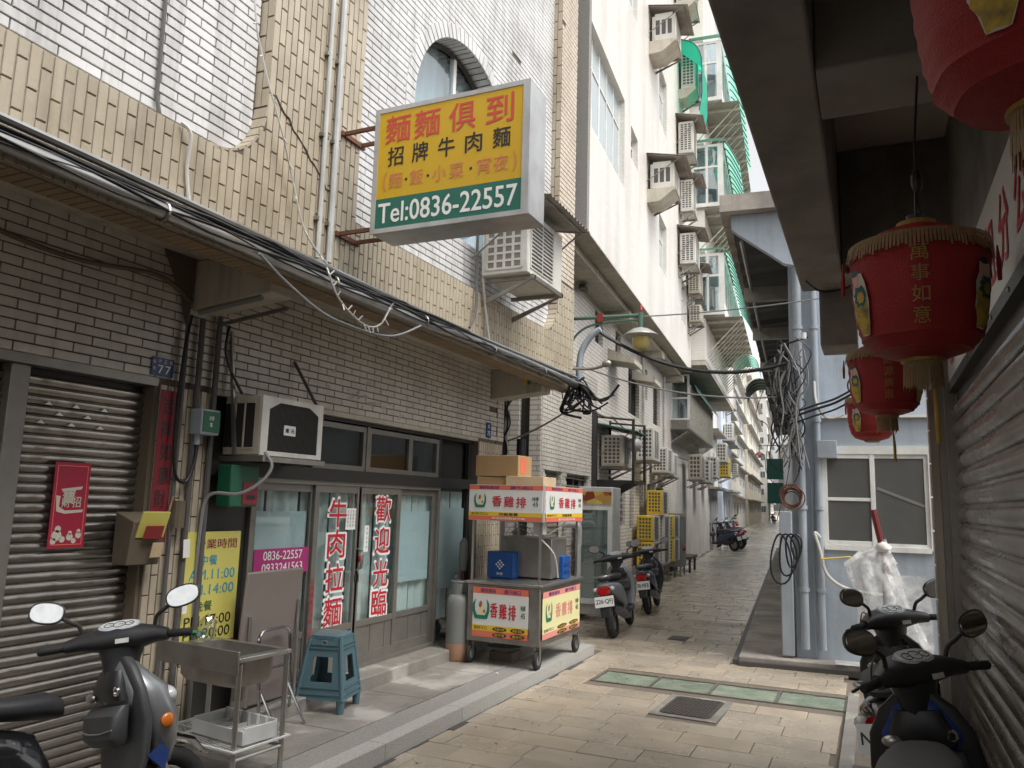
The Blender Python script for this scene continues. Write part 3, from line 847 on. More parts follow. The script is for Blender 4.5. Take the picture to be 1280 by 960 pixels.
# right hand fixed glazing and dark posts
part('side_glazing', MB().box(SX-.06, SX-.03, 8.225, 8.30, .243, 2.62).box(SX-.06, SX-.03, 9.0, 9.08, .243, 2.62).box(SX-.06, SX-.032, 8.3, 9.0, 2.04, 2.10), 'alu_dark')
MB().box(SX-.05, SX-.046, 8.3, 9.0, .25, 2.04).build('pane', 'glass', bpy.data.objects['side_glazing'])
MB().box(SX-.07, SX-.066, 8.32, 8.98, .85, 1.80).build('frosted_film', 'frosted', bpy.data.objects['side_glazing'])
part('black_board', MB().box(SX-.05, SX-.02, 4.56, 5.09, .12, 2.64), 'alu_dark')
# lettering on the doors: red with a white edge
for chars, yc, zs in (('牛肉拉麵', 6.285, (1.745, 1.455, 1.145, .83)), ('歡迎光臨', 7.06, (1.785, 1.465, 1.13, .84))):
    wo_, ri = MB(), MB()
    for ch_, z in zip(chars, zs):
        put(wo_, ch_, (SX+.0005, yc, z), (0, 1, 0), (0, 0, 1), .315, .305, .055); put(ri, ch_, (SX+.0035, yc, z), (0, 1, 0), (0, 0, 1), .27, .262, .022)
    part('lettering_edge', wo_, 'white_text'); part('lettering', ri, 'deep_red_text')
pk = part('phone_sticker', MB().box(SX-.017, SX-.014, 5.20, 5.90, 1.225, 1.445), 'magenta')
tx = MB(); put(tx, '0836-22557', (SX-.012, 5.56, 1.388), (0, 1, 0), (0, 0, 1), .50, .075, .01); put(tx, '0933241563', (SX-.012, 5.56, 1.285), (0, 1, 0), (0, 0, 1), .52, .075, .01)
tx.build('lettering', 'white_text', pk)
tx = MB(); put(tx, '餐', (SX+.0165, 5.945, .95), (0, 1, 0), (0, 0, 1), .05, .05)
for i, c_ in enumerate('牛肉麵水餃滷味小菜'): put(tx, c_, (SX+.0175, 5.948, 1.13-i*.058), (0, 1, 0), (0, 0, 1), .05, .05, .01)
part('red_column_text', MB().add(tx.v, tx.f), 'deep_red_text')
for (a, b, z0, z1, chs) in ((6.415, 6.60, 1.585, 1.79, 4), (6.735, 6.81, 1.36, 1.62, 1)):
    o = part('notice', MB().box(SX+.002, SX+.004, a, b, z0, z1), 'white_text')
    tx = MB()
    for c_ in range(chs):
        for k in range(5): put(tx, '本日公休請電洽謝謝光臨'[(c_*3+k) % 11], (SX+.0055, b-.03-c_*.042, z1-.03-k*(z1-z0-.05)/4.6), (0, 1, 0), (0, 0, 1), .022, .026)
    tx.build('writing', 'black_text', o)
MB().ell((SX+.02, 6.665, 1.30), (.02, .035, .035)).build('red_knot', 'deep_red_text', b77)
# ------------------------------------------------------------------ fixtures on building 77
gut = MB(); gut.tube([(FX+.085, y, 3.452+.012*math.sin(y*.9)+(.02 if y > 6 else 0)) for y in [-2+.4*i for i in range(30)]+[9.9]], .046, 12)
o = tag(gut.build('gutter_pipe', 'gutter', smooth=True), 'fat grey metal pipe running along the eave of the tiled building', 'pipe')
mb = MB()
for y in (1.9, 3.05, 4.6, 5.9, 7.3, 8.7): mb.torus((FX+.085, y, 3.455), .050, .010, 'y', 16, 6)
mb.build('clamp', 'steel_dull', o)
for k, (dx, dz, r, lab) in enumerate(((.02, 3.60, .028, 'thin grey conduit lying above the fat eave pipe'), )):
    tag(MB().tube([(FX+.045, y, 3.575+.02*math.sin(y*.7)) for y in [-2+.5*i for i in range(25)]], .024, 8).build('conduit', 'gutter', smooth=True), lab, 'conduit')
cb = MB(); random.seed(5)
for i in range(9):
    cb.tube([(FX+.03+random.uniform(0, .05), -1+j*.55, 3.50+.03*i/9+random.uniform(-.02, .035)) for j in range(20)]+[(FX+.1, 9.95, 3.5)], random.choice((.006, .009, .012)), 5)
for i in range(4):
    cb.tube(smooth_path([(FX+.085+.05*math.cos(.6+1.1*math.sin(j*1.3+i*1.7)), -1+j*.62, 3.455+.055*math.sin(.6+1.1*math.sin(j*1.3+i*1.7))) for j in range(18)], 3), random.choice((.007, .010)), 5)
tag(cb.build('cable_bundle', 'cable_black', smooth=True), 'bundle of black cables lying along the eave pipe', 'cables')
# thin conduits down the pilaster
for yv, r, m_, lab in ((4.47, .018, 'pvc', 'pale grey downpipe left of the pair on the pilaster beside the yellow sign'), (4.60, .024, 'pvc', 'pale grey downpipe right of the pair on the pilaster beside the yellow sign')):
    o = tag(MB().tube([(FX+.03, yv, 3.62), (FX+.03, yv-.01, 9)], r, 8).build('downpipe', m_, smooth=True), lab, 'pipe')
    mb = MB()
    for z in (3.9, 4.55, 5.2, 5.9): mb.box(FX-.0, FX+.035, yv-.04, yv+.04, z, z+.03)
    mb.build('bracket', 'steel_dull', o)
tag(MB().tube([(PX+.02, 3.05, 9), (PX+.02, 3.08, 4.2), (PX+.05, 3.10, 4.05)], .013, 6).build('cable', 'pipe_dark'), 'black cable down the white tiled panel on the upper left', 'cable')
tag(MB().tube(smooth_path([(FX+.02, 3.17, 4.06), (FX+.05, 3.22, 4.0), (FX+.02, 3.24, 3.8), (FX+.03, 3.27, 3.6)], 5), .011, 6).build('cable', 'cable_white', smooth=True), 'short white cable looped over the tan tile band', 'cable')
wl_ = MB(); pts = smooth_path([(FX+.05, 3.55, 6.0), (FX+.07, 3.62, 5.1), (FX+.06, 3.75, 4.75), (FX+.08, 3.95, 4.35), (FX+.06, 4.10, 4.1), (FX+.08, 4.25, 3.75), (FX+.14, 4.45, 3.55)], 8)
wl_.tube(pts, .007, 5); random.seed(2)
for q in pts[::5]: wl_.tube([q, q+Vector((.02, random.uniform(-.05, .05), -.035))], .005, 4)
tag(wl_.build('fairy_lights', 'cable_white', smooth=True), 'string of white fairy lights hanging diagonally across the tiled pilaster', 'fairy lights')
wl_ = MB(); pts = smooth_path([(FX+.16, 4.42, 3.52), (FX+.17, 4.55, 3.34), (FX+.17, 4.75, 3.24), (FX+.17, 4.95, 3.20), (FX+.17, 5.12, 3.26), (FX+.16, 5.25, 3.42)], 6)
wl_.tube(pts, .008, 5)
for q in pts[::2]: wl_.tube([q, q+Vector((.02, random.uniform(-.03, .03), random.choice((-.05, .04))))], .006, 4)
tag(wl_.build('fairy_lights', 'cable_white', smooth=True), 'loop of white fairy lights drooping under the eave pipe', 'fairy lights')
tag(MB().tube(smooth_path([(FX+.15, 3.75, 3.42), (FX+.12, 4.1, 3.30), (FX+.1, 4.6, 3.19), (FX+.12, 5.3, 3.20), (FX+.15, 5.75, 3.38)], 6), .010, 6).build('cable', 'cable_grey', smooth=True), 'grey cable sagging below the eave over the shop', 'cable')
tag(MB().tube(smooth_path([(FX+.07, 7.05, 4.75), (FX+.05, 7.1, 4.3), (FX+.04, 7.2, 3.9), (FX+.05, 7.3, 3.55)], 6), .013, 6).build('cable', 'cable_white', smooth=True), 'white cable hanging below the projecting air conditioner', 'cable')
tag(MB().tube(smooth_path([(FX+.05, 6.95, 4.7), (FX+.03, 7.0, 4.2), (FX+.06, 6.95, 3.8), (FX+.1, 6.75, 3.58)], 6), .014, 6).build('cable', 'pipe_dark', smooth=True), 'dark hose curling down beside the projecting air conditioner', 'hose')
# pipes on the pillar next to shop
for yv, r, m_, z1, lab in ((4.20, .016, 'pipe_dark', 3.2, 'thin dark conduit down the tan pillar, nearest the red couplet'), (4.34, .022, 'pipe_dark', 3.2, 'thicker dark conduit down the middle of the tan pillar'), (4.51, .022, 'pipe_dark', 3.25, 'grey conduit at the right edge of the tan pillar')):
    tag(MB().tube([(WX+.04, yv, .12), (WX+.04, yv, z1)], r, 8).build('conduit', m_, smooth=True), lab, 'conduit')
tag(MB().tube(smooth_path([(WX+.05, 4.22, 3.2), (WX+.06, 4.17, 2.9), (WX+.06, 4.15, 2.4), (WX+.07, 4.17, 2.05), (WX+.08, 4.26, 1.97), (WX+.08, 4.33, 2.1), (WX+.07, 4.36, 2.3)], 6), .012, 6).build('cable', 'cable_black', smooth=True), 'black cable looping up to the small green switch box', 'cable')
tag(MB().tube(smooth_path([(WX+.05, 4.60, 3.2), (WX+.07, 4.56, 3.0), (WX+.08, 4.62, 2.85), (WX+.10, 4.74, 2.68)], 6), .012, 6).build('cable', 'cable_black', smooth=True), 'black cable running into the old window air conditioner', 'cable')
tag(MB().tube([(WX+.06, 4.28, 3.235), (-3.95, 4.28, 3.30)], .022, 6).build('conduit', 'cable_grey', smooth=True), 'grey conduit under the triangular concrete beam', 'conduit')
tag(MB().tube([(WX+.06, 4.50, 3.19), (-3.9, 4.50, 3.27)], .016, 6).build('conduit', 'pipe_dark', smooth=True), 'dark conduit behind the triangular concrete beam', 'conduit')
tag(MB().tube(smooth_path([(WX+.03, 1.5, 3.52), (WX+.03, 2.4, 3.42), (WX+.03, 3.2, 3.35), (WX+.03, 3.9, 3.42), (WX+.04, 4.2, 3.3)], 6), .016, 6).build('cable', 'wood_stain', smooth=True), 'brown cable along the top of the ground floor tiles', 'cable')

# ------------------------------------------------------------------ projecting shop sign
t = thing('shop_sign', 'yellow and green lightbox sign with red and black lettering on rusty brackets', 'sign', (-3.33, 4.69, 3.83))
W_, H_, D_ = 1.27, .98, .30
MB().box(0, W_, 0, D_, 0, H_).build('casing', 'sign_frame', t, bv=.012)
f = MB(); e = .035
f.box(-.004, W_+.004, -.012, .0, 0, e); f.box(-.004, W_+.004, -.012, 0, H_-e, H_); f.box(-.004, e, -.0121, 0, e, H_-e); f.box(W_-e-.015, W_+.004, -.0121, 0, e, H_-e)
f.build('frame', 'sign_frame', t)
MB().box(e, W_-e-.015, -.006, -.001, .265, H_-e).build('panel', 'sign_yellow', t)
MB().box(e, W_-e-.015, -.0062, -.001, e, .265).build('panel', 'sign_green', t)
ty = -.0085
r1, r2, r3, k1, w1 = MB(), MB(), MB(), MB(), MB()
for c_, x in zip('麵麵俱到', (.20, .45, .74, 1.04)): put(r1, c_, (x, ty, .80), (1, 0, .02), (0, 0, 1), .215, .215, .018)
for c_, x in zip('招牌牛肉麵', (.19, .40, .62, .84, 1.06)): put(k1, c_, (x, ty, .585), (1, 0, 0), (0, 0, 1), .135, .15, .022)
for c_, x in zip('麵飯小菜宵夜', (.20, .38, .57, .71, .93, 1.06)): put(r3, c_, (x, ty, .395), (1, 0, 0), (0, 0, 1), .115, .12, .008)
for c_, x in zip('()', (.105, 1.165)): put(r3, c_, (x, ty, .395), (1, 0, 0), (0, 0, 1), .03, .15, .01)
for x in (.29, .475, .825): put(k1, '●', (x, ty, .39), (1, 0, 0), (0, 0, 1), .022, .022)
put(w1, 'Tel:0836-22557', (.625, ty, .15), (1, 0, 0), (0, 0, 1), 1.13, .155, .028)
r1.build('lettering', 'red_text', t); r3.build('lettering', 'faded_text', t); k1.build('lettering', 'black_text', t); w1.build('lettering', 'white_text', t)
for z in (.85, .04):
    b_ = MB()
    for y in (.03, .25):
        b_.box(-.33, 0, y-.012, y+.012, z, z+.028)
    b_.box(-.335, -.31, 0, .30, z-.004, z+.032)
    b_.build('bracket', 'rust', t)
# ------------------------------------------------------------------ numbers, posters and boxes on the shutter and pillar
t = thing('number_plate', 'blue enamel house number plate reading 77 on the white tiles', 'number plate', (WX+.004, 4.035, 2.78))
MB().box(0, .008, -.095, .095, -.065, .065).build('plate', 'plate_blue', t)
mb = MB(); put(mb, '7', (.0095, -.018, -.018), (0, 1, 0), (0, 0, 1), .045, .06, .02); put(mb, '7', (.0095, .045, -.018), (0, 1, 0), (0, 0, 1), .045, .06, .02)
for i, c_ in enumerate('中正路'): put(mb, c_, (.0095, -.03+i*.05, .04), (0, 1, 0), (0, 0, 1), .026, .028)
for i, c_ in enumerate('馬祖'): put(mb, c_, (.0095, -.075, .03-i*.045), (0, 1, 0), (0, 0, 1), .024, .026)
mb.build('lettering', 'white_text', t)
t = thing('number_plate', 'small blue enamel plate at the far end of the tiled shop wall', 'number plate', (WX+.004, 9.35, 2.82))
MB().box(0, .008, -.07, .07, -.10, .10).build('plate', 'plate_blue', t)
mb = MB(); put(mb, '75', (.0095, 0, -.04), (0, 1, 0), (0, 0, 1), .08, .06, .01); put(mb, '路', (.0095, 0, .05), (0, 1, 0), (0, 0, 1), .05, .05); mb.build('lettering', 'white_text', t)

t = thing('couplet', 'long dark red paper couplet with black brush characters beside the shutter', 'couplet', (WX+.022, 4.105, 2.05))
MB().box(0, .003, -.075, .075, -.5, .57).build('paper', 'couplet_red', t)
mb = MB()
for i, c_ in enumerate('吉祥如意財源'): put(mb, c_, (.0045, random.uniform(-.008, .008), .46-i*.165), (0, 1, 0), (0, 0, 1), .10, .125, .015)
mb.build('lettering', 'black_text', t)
t = thing('poster', 'bright red new year poster with a pale lucky character taped to the shutter', 'poster', (-4.672, 3.485, 1.80), )
MB().box(0, .004, -.125, .125, -.27, .27).build('paper', 'poster_red', t)
mb = MB()
for a, b, c_, d in ((-.105, .105, .245, .25), (-.105, .105, -.25, -.245)): mb.box(.004, .005, a, b, c_, d)
for a, b in ((-.108, -.103), (.103, .108)): mb.box(.004, .005, a, b, -.25, .25)
mb.build('border', 'pink_text', t)
mb = MB()
put(mb, '寶', (.006, -.015, .055), (0, 1, 0), (0, 0, 1), .09, .10, .03); put(mb, '招', (.006, .045, .02), (0, 1, 0), (0, 0, 1), .06, .07, .02); put(mb, '財', (.006, -.03, .015), (0, 1, 0), (0, 0, 1), .06, .06, .02)
mb.prism([(.0045, -.10, .06), (.0045, -.07, .055), (.0045, -.075, -.01), (.0045, -.03, -.035), (.0045, .10, -.028), (.0045, .09, -.045), (.0045, -.03, -.055), (.0045, -.09, -.04)], (.001, 0, 0))
mb.prism([(.0045, -.07, .10), (.0045, .08, .12), (.0045, .07, .10), (.0045, -.06, .085)], (.001, 0, 0))
for yy, zz, s_ in ((-.07, -.19, .035), (-.065, -.15, .022), (-.03, -.215, .02), (.02, -.20, .024), (.08, -.19, .022), (.08, -.165, .014), (.02, -.175, .014), (-.09, -.225, .02), (.05, -.225, .018)):
    mb.add([(.0055, yy+s_*math.cos(k*math.pi/4), zz+s_*math.sin(k*math.pi/4)) for k in range(8)], [tuple(range(8))])
mb.build('print', 'outline_print', t)
t = thing('mailbox', 'weathered metal letterbox with papers tucked in front, hanging on the shutter edge', 'mailbox', (-4.62, 3.95, 1.58), rz=R(-8))
MB().prism([(-.02, -.13, -.17), (.14, -.13, -.17), (.20, -.13, .12), (-.02, -.13, .18)], (0, .24, 0)).build('body', 'wood_stain', t, bv=.006)
MB().obox((.21, .0, .10), (.012, .20, .18), Matrix.Rotation(R(20), 3, 'Y')).build('leaflet', 'yellow_board', t)
MB().obox((.225, .0, .05), (.008, .13, .09), Matrix.Rotation(R(20), 3, 'Y')).build('leaflet', 'box_red', t)
MB().obox((.20, .05, -.07), (.006, .08, .10), Matrix.Rotation(R(15), 3, 'Y')).build('leaflet', 'cardboard_pale', t)
t = thing('switch_box', 'small green fronted electrical box high on the tan pillar', 'electrical box', (WX+.02, 4.40, 2.42))
MB().box(0, .12, -.09, .09, -.095, .095).build('box', 'pvc_blue', t, bv=.008)
MB().box(.12, .127, -.075, .085, -.075, .08).build('cover', 'box_green', t)
mb = MB(); put(mb, '注意', (.1285, 0, .03), (0, 1, 0), (0, 0, 1), .05, .03); put(mb, '電', (.1285, 0, -.02), (0, 1, 0), (0, 0, 1), .025, .03); mb.build('lettering', 'white_text', t)
MB().cyl((.05, -.05, -.095), (.05, -.05, -.17), .022, 10).build('gland', 'pvc_blue', t)
t = thing('alarm_box', 'green metal box with a red panel under the old air conditioner', 'box', (-4.52, 4.78, 1.96))
MB().box(-.06, .08, -.15, .15, -.16, .16).build('box', 'box_green', t, bv=.008)
MB().box(.08, .088, -.02, .14, -.14, .03).build('panel', 'box_red', t); MB().box(.088, .091, .02, .11, -.10, -.07).build('slot', 'alu_dark', t)
t = thing('meter_socket', 'brown cylindrical junction wrapped on the pillar pipes', 'junction box', (WX+.06, 4.24, 1.75))
MB().cyl((0, 0, -.10), (0, 0, .09), .05, 12).build('body', 'wood_stain', t); MB().tube([(0, -.04, .09), (.02, -.07, .12), (.01, -.09, .02)], .008).build('wire', 'rust_pale', t)
t = thing('paper_scraps', 'torn white paper notices stuck around the pillar pipe', 'paper', (WX+.06, 4.36, 1.38))
for i, (dy, dz, w2, h2) in enumerate(((-.03, .12, .06, .13), (.0, -.26, .04, .16))):
    MB().obox((.02, dy, dz), (.003, w2, h2), Matrix.Rotation(R(random.uniform(-8, 8)), 3, 'X')).build('scrap', 'panel_white', t)
t = thing('opening_hours_board', 'yellow board with opening hours in maroon, blue and black beside the shop door', 'sign', (-4.60, 4.73, 1.20))
MB().box(0, .02, -.34, .20, -.41, .41).build('board', 'yellow_board', t); MB().box(.001, .021, -.34, .20, -.52, -.412).build('checker_base', 'checker_red', t)
ck = MB()
for i in range(14):
    for j in range(3):
        if (i+j) % 2: ck.box(.021, .022, -.33+i*.037, -.33+i*.037+.037, -.515+j*.033, -.515+j*.033+.033)
ck.build('checkers', 'black_text', t, kind='stuff')
X_ = .0215
for s_, z, w2, m_, yc in (('營業時間', .32, .42, 'maroon_text', -.05), ('中餐', .20, .17, 'blue_text', -.115), ('AM.11:00', .095, .46, 'blue_text', -.07), ('PM.14:00', -.015, .46, 'blue_text', -.07), ('晚餐', -.135, .17, 'dark_green_text', -.135), ('PM.17:00', -.24, .46, 'black_text', -.08), ('PM.20:00', -.335, .46, 'black_text', -.08)):
    mb = MB(); put(mb, s_, (X_, yc, z), (0, 1, 0), (0, 0, 1), w2, .075, .012); mb.build('lettering', m_, t)

# ------------------------------------------------------------------ air conditioners
def grid_face(mb, org, u, v, nu, nv, w, h, bar=.25, depth=Vector((0, 0, 0)), th=.006):
    """bars of a grille nu x nv cells over w x h, in the plane u/v"""
    org, u, v = Vector(org), Vector(u), Vector(v); nrm = u.cross(v)
    for i in range(nu+1):
        c = org+u*(w*i/nu)+v*(h/2); q = w/nu*bar
        mb.add([c+u*a+v*b+nrm*d for d in (0, th) for a, b in ((-q/2, -h/2), (q/2, -h/2), (q/2, h/2), (-q/2, h/2))], [(0, 1, 2, 3), (7, 6, 5, 4), (0, 4, 5, 1), (1, 5, 6, 2), (2, 6, 7, 3), (3, 7, 4, 0)])
    for j in range(nv+1):
        c = org+v*(h*j/nv)+u*(w/2); q = h/nv*bar
        mb.add([c+u*a+v*b+nrm*(d-.0004) for d in (0, th) for a, b in ((-w/2, -q/2), (w/2, -q/2), (w/2, q/2), (-w/2, q/2))], [(0, 1, 2, 3), (7, 6, 5, 4), (0, 4, 5, 1), (1, 5, 6, 2), (2, 6, 7, 3), (3, 7, 4, 0)])
def condenser(name, label, loc, rz, w=.34, l=.85, h=.62, casing='ac_white', side='fin', awn=None, bracket=True, tray=False, group='condensers on the beige building', cells=(3, 9), front='ac_white', duct=False):
    """stands out from a wall at local x=0 towards +x, long side along +y, end grille facing -y"""
    t = thing(name, label, 'air conditioner', loc, rz=rz, group=group)
    c = MB().box(.06, .06+w, 0, l, 0, h); o = c.build('casing', casing, t, bv=.012)
    MB().box(.06+w*.12, .06+w*.88, -.004, .0, h*.09, h*.93).build('coil', side, t)
    s = MB(); grid_face(s, (.06+w*.12, -.002, h*.09), (1, 0, 0), (0, 0, 1), cells[0], cells[1], w*.76, h*.84, .30, th=.008); s.build('end_grille', casing, t)
    fg = MB()
    MB().box(.06+w-.001, .06+w+.003, l*.10, l*.68, h*.10, h*.90).build('fan_recess', 'fin', t)
    for j in range(14): fg.box(.06+w+.002, .06+w+.010, l*.08, l*.70, h*.10+j*h*.80/13-.006, h*.10+j*h*.80/13+.006)
    for q in (.08, .39, .70): fg.box(.06+w+.002, .06+w+.012, l*q-.006, l*q+.006, h*.09, h*.91)
    fg.build('fan_grille', front, t)
    if bracket:
        b_ = MB()
        for y in (.08*l+.02, .9*l): b_.box(0, w+.10, y, y+.035, -.045, -.003); b_.prism([(0, y+.005, -.30), (0, y+.005, -.24), (w+.02, y+.005, -.045), (w+.08, y+.005, -.045)], (0, .02, 0))
        b_.box(w+.07, w+.10, .07*l, .95*l, -.046, -.004).build('bracket', 'steel_dull', t)
    if tray:
        MB().prism([(0, -.05, -.32), (w*.55, -.05, -.30), (w+.08, -.05, -.06), (w+.08, -.05, -.02), (0, -.05, -.02)], (0, l*.7, 0)).build('support_box', 'ac_cream', t)
    if awn:
        p = MB(); n = 14; dx = w+.34
        r0, r1 = [], []
        for i in range(n*2+1):
            y = -.14+(l+.28)*i/(n*2); z = .012*(1 if i % 2 else -1); r0.append(Vector((0, y, h+.22+z))); r1.append(Vector((dx, y, h+.06+z)))
        p.rings([r0, r1], False, False); p.rings([[q+Vector((0, 0, .006)) for q in r0], [q+Vector((0, 0, .006)) for q in r1]], False, False)
        p.build('awning', awn, t)
        st_ = MB()
        for y in (-.10, l+.10): st_.tube([(0, y, h*.25), (dx*.9, y, h+.07)], .011, 5); st_.tube([(0, y, h+.19), (dx*.95, y, h+.05)], .010, 5)
        st_.tube([(dx*.9, -.1, h+.06), (dx*.9, l+.1, h+.06)], .010, 5).build('stays', 'steel_dull', t)
    if duct: MB().tube(smooth_path([(w*.5, l*.5, -.02), (w*.6, l*.4, -.15), (w*.2, l*.3, -.28), (0, l*.3, -.3)], 5), .014, 6).build('hose', 'cable_grey', t)
    return t
# old window unit over the shop door
t = thing('window_air_conditioner', 'old cream window air conditioner with a black mesh front above the shop door', 'air conditioner', (-4.62, 4.70, 2.20))
MB().box(0, .36, 0, .74, .0, .46).build('casing', 'ac_cream', t, bv=.008)
MB().box(.012, .30, -.004, .001, .05, .41).build('louvre_recess', 'dark_room', t)
s = MB()
for x in (.105, .20): s.box(x, x+.014, -.010, 0, .05, .41)
for z in (.045, .40): s.box(.01, .305, -.010, 0, z, z+.012)
s.build('louvre_bars', 'ac_cream', t)
fp = MB(); oct_ = [(.10, .035), (.64, .035), (.68, .07), (.68, .36), (.56, .42), (.20, .42), (.08, .36), (.08, .07)]
outer = [(0, 0), (.74, 0), (.74, .46), (0, .46)]
fr_ = MB(); fr_.box(.36, .375, 0, .08, .0, .46); fr_.box(.36, .375, .68, .74, 0, .46); fr_.box(.36, .3745, .08, .68, 0, .035); fr_.box(.36, .3745, .08, .68, .42, .46)
fr_.prism([(.36, .08, .36), (.36, .20, .42), (.36, .08, .42)], (.0143, 0, 0)); fr_.prism([(.36, .68, .36), (.36, .56, .42), (.36, .68, .42)], (.0143, 0, 0))
fr_.build('front_frame', 'ac_white', t)
MB().box(.358, .362, .08, .68, .03, .42).build('fin_pack', 'fin_brown', t)
s = MB(); grid_face(s, (.364, .08, .035), (0, 1, 0), (0, 0, 1), 44, 28, .60, .385, .28, th=.004); s.build('mesh', 'alu_dark', t, kind='stuff')
o = MB().box(.369, .374, .26, .40, .17, .25).build('badge', 'panel_white', t); mb = MB(); put(mb, '東 元', (.3755, .33, .21), (0, 1, 0), (0, 0, 1), .11, .035, .03); mb.build('lettering', 'black_text', o)
s = MB(); s.box(-.02, .42, -.01, .03, -.05, -.01); s.box(-.02, .42, .70, .74, -.05, -.01); s.box(.38, .42, .03, .70, -.05, -.012); s.build('shelf', 'steel_dull', t)
s = MB(); s.prism([(.0, -.03, .98), (.03, -.03, .98), (.16, -.03, .0), (.13, -.03, .0)], (0, .02, 0)); s.build('strap', 'steel_dull', t)
s = MB(); s.tube([(.02, .75, .86), (.33, .70, .46)], .014, 6).build('stay', 'pipe_dark', t)
MB().tube(smooth_path([(.40, .03, .02), (.46, .05, -.08), (.42, 0, -.20), (.30, -.1, -.30), (.1, -.2, -.32), (.06, -.22, -.6), (.04, -.20, -1.2)], 6), .013, 6).build('hose', 'cable_grey', t)
# unit in front of the arched window
t = condenser('air_conditioner', 'large white condenser under a corrugated awning below the arched window', (FX-.02, 7.08, 4.20), 0, w=.52, l=.98, h=.68, awn='awning_grey', group='condensers on the tiled building', cells=(4, 7), side='fin_brown', duct=False)
t['label'] = 'large white condenser below the arched window, behind the yellow sign'

# ------------------------------------------------------------------ things on the pavement
PZ = .122
# stainless sink on its stand
t = thing('sink_stand', 'stainless steel sink on a tubular stand with a wire shelf, by the pillar', 'sink', (-4.36, 4.02, PZ), rz=R(-5))
L_, D2, HT = .76, .44, .77
legs = [(.02, .02), (L_-.02, .02), (L_-.02, D2-.02), (.02, D2-.02)]
for x, y in legs: MB().tube([(x, y, 0), (x, y, HT-.04)], .017, 8).build('leg', 'steel', t, smooth=True)
MB().box(-.01, L_, -.014, .0, HT-.10, HT+.04).build('splashback', 'steel_dull', t, bv=.003)
rim = MB().box(0, L_, 0, .03, HT-.03, HT-.002).box(0, L_, D2-.04, D2, HT-.03, HT-.002).box(0, .12, .03, D2-.04, HT-.03, HT-.003).box(L_-.07, L_, .03, D2-.04, HT-.03, HT-.003)
rim.build('rim', 'steel', t, bv=.004)
bs = MB(); sec = lambda x0, x1, y0, y1, z: [Vector(((x0+x1)/2+(x1-x0)/2*math.copysign(abs(math.cos(a))**.35, math.cos(a)), (y0+y1)/2+(y1-y0)/2*math.copysign(abs(math.sin(a))**.35, math.sin(a)), z)) for a in [2*math.pi*(k+.5)/24 for k in range(24)]]
bs.rings([sec(.12, L_-.07, .03, D2-.04, HT-.004), sec(.125, L_-.075, .035, D2-.045, HT-.17), sec(.15, L_-.10, .06, D2-.07, HT-.205)], True, False)
bs.poly(sec(.15, L_-.10, .06, D2-.07, HT-.205)); bs.build('basin', 'steel_dull', t, smooth=True)
MB().cyl((.50, .25, HT-.33), (.50, .25, HT-.20), .04, 14, .055).build('drain', 'steel_dull', t, smooth=True)
rl = MB()
for z in (.16,):
    for (a, b) in ((0, 1), (1, 2), (2, 3), (3, 0)): rl.tube([(*legs[a], z), (*legs[b], z)], .012, 6)
rl.build('rail', 'steel', t)
sh = MB().box(-.05, L_+.02, -.02, 0, .215, .225).box(-.05, L_+.02, D2, D2+.02, .215, .225).box(-.05, -.03, 0, D2, .215, .225).box(L_, L_+.02, 0, D2, .215, .225)
for i in range(30): sh.tube([(-.03+(L_+.03)*i/29, 0, .22), (-.03+(L_+.03)*i/29, D2, .22)], .0022, 4)
for i in range(1, 4): sh.tube([(-.04, D2*i/4, .217), (L_+.01, D2*i/4, .217)], .004, 4)
sh.build('wire_shelf', 'basket_white', t)
t = thing('dish_rack', 'white plastic plate rack with dividers on the shelf under the sink', 'dish rack', (-4.10, 4.10, PZ+.235), rz=R(-8))
b_ = MB().box(0, .50, 0, .012, 0, .085).box(0, .50, .26, .272, 0, .11).box(0, .012, .012, .26, 0, .10).box(.488, .50, .012, .26, 0, .10).box(.012, .488, .012, .26, 0, .008)
b_.build('tray', 'basket_white', t, bv=.003)
d_ = MB()
for i in range(1, 6): d_.box(.083*i-.004, .083*i+.004, .012, .26, .008, .055); d_.box(.083*i-.012, .083*i+.012, .235, .262, .008, .115)
d_.build('divider', 'basket_white', t)
t = thing('plastic_bag', 'crumpled clear bag and a green sponge on the rim of the sink', 'bag', (-4.10, 4.16, PZ+.83))
random.seed(4)
b_ = MB().ell((0, 0, .05), (.07, .06, .09), 10, 7); b_.v = [(v[0]*random.uniform(.75, 1.2), v[1]*random.uniform(.75, 1.2), v[2]*random.uniform(.85, 1.1)) for v in b_.v]
b_.build('bag', mat_glass('bag_film', (.85, .88, .88), .18), t, smooth=True); MB().obox((-.12, .03, .0), (.12, .06, .035)).build('sponge', 'crate_green', t, bv=.006)
MB().tube([(.06, 0, .02), (.10, -.02, .12)], .006).build('stick', 'cardboard_pale', t)
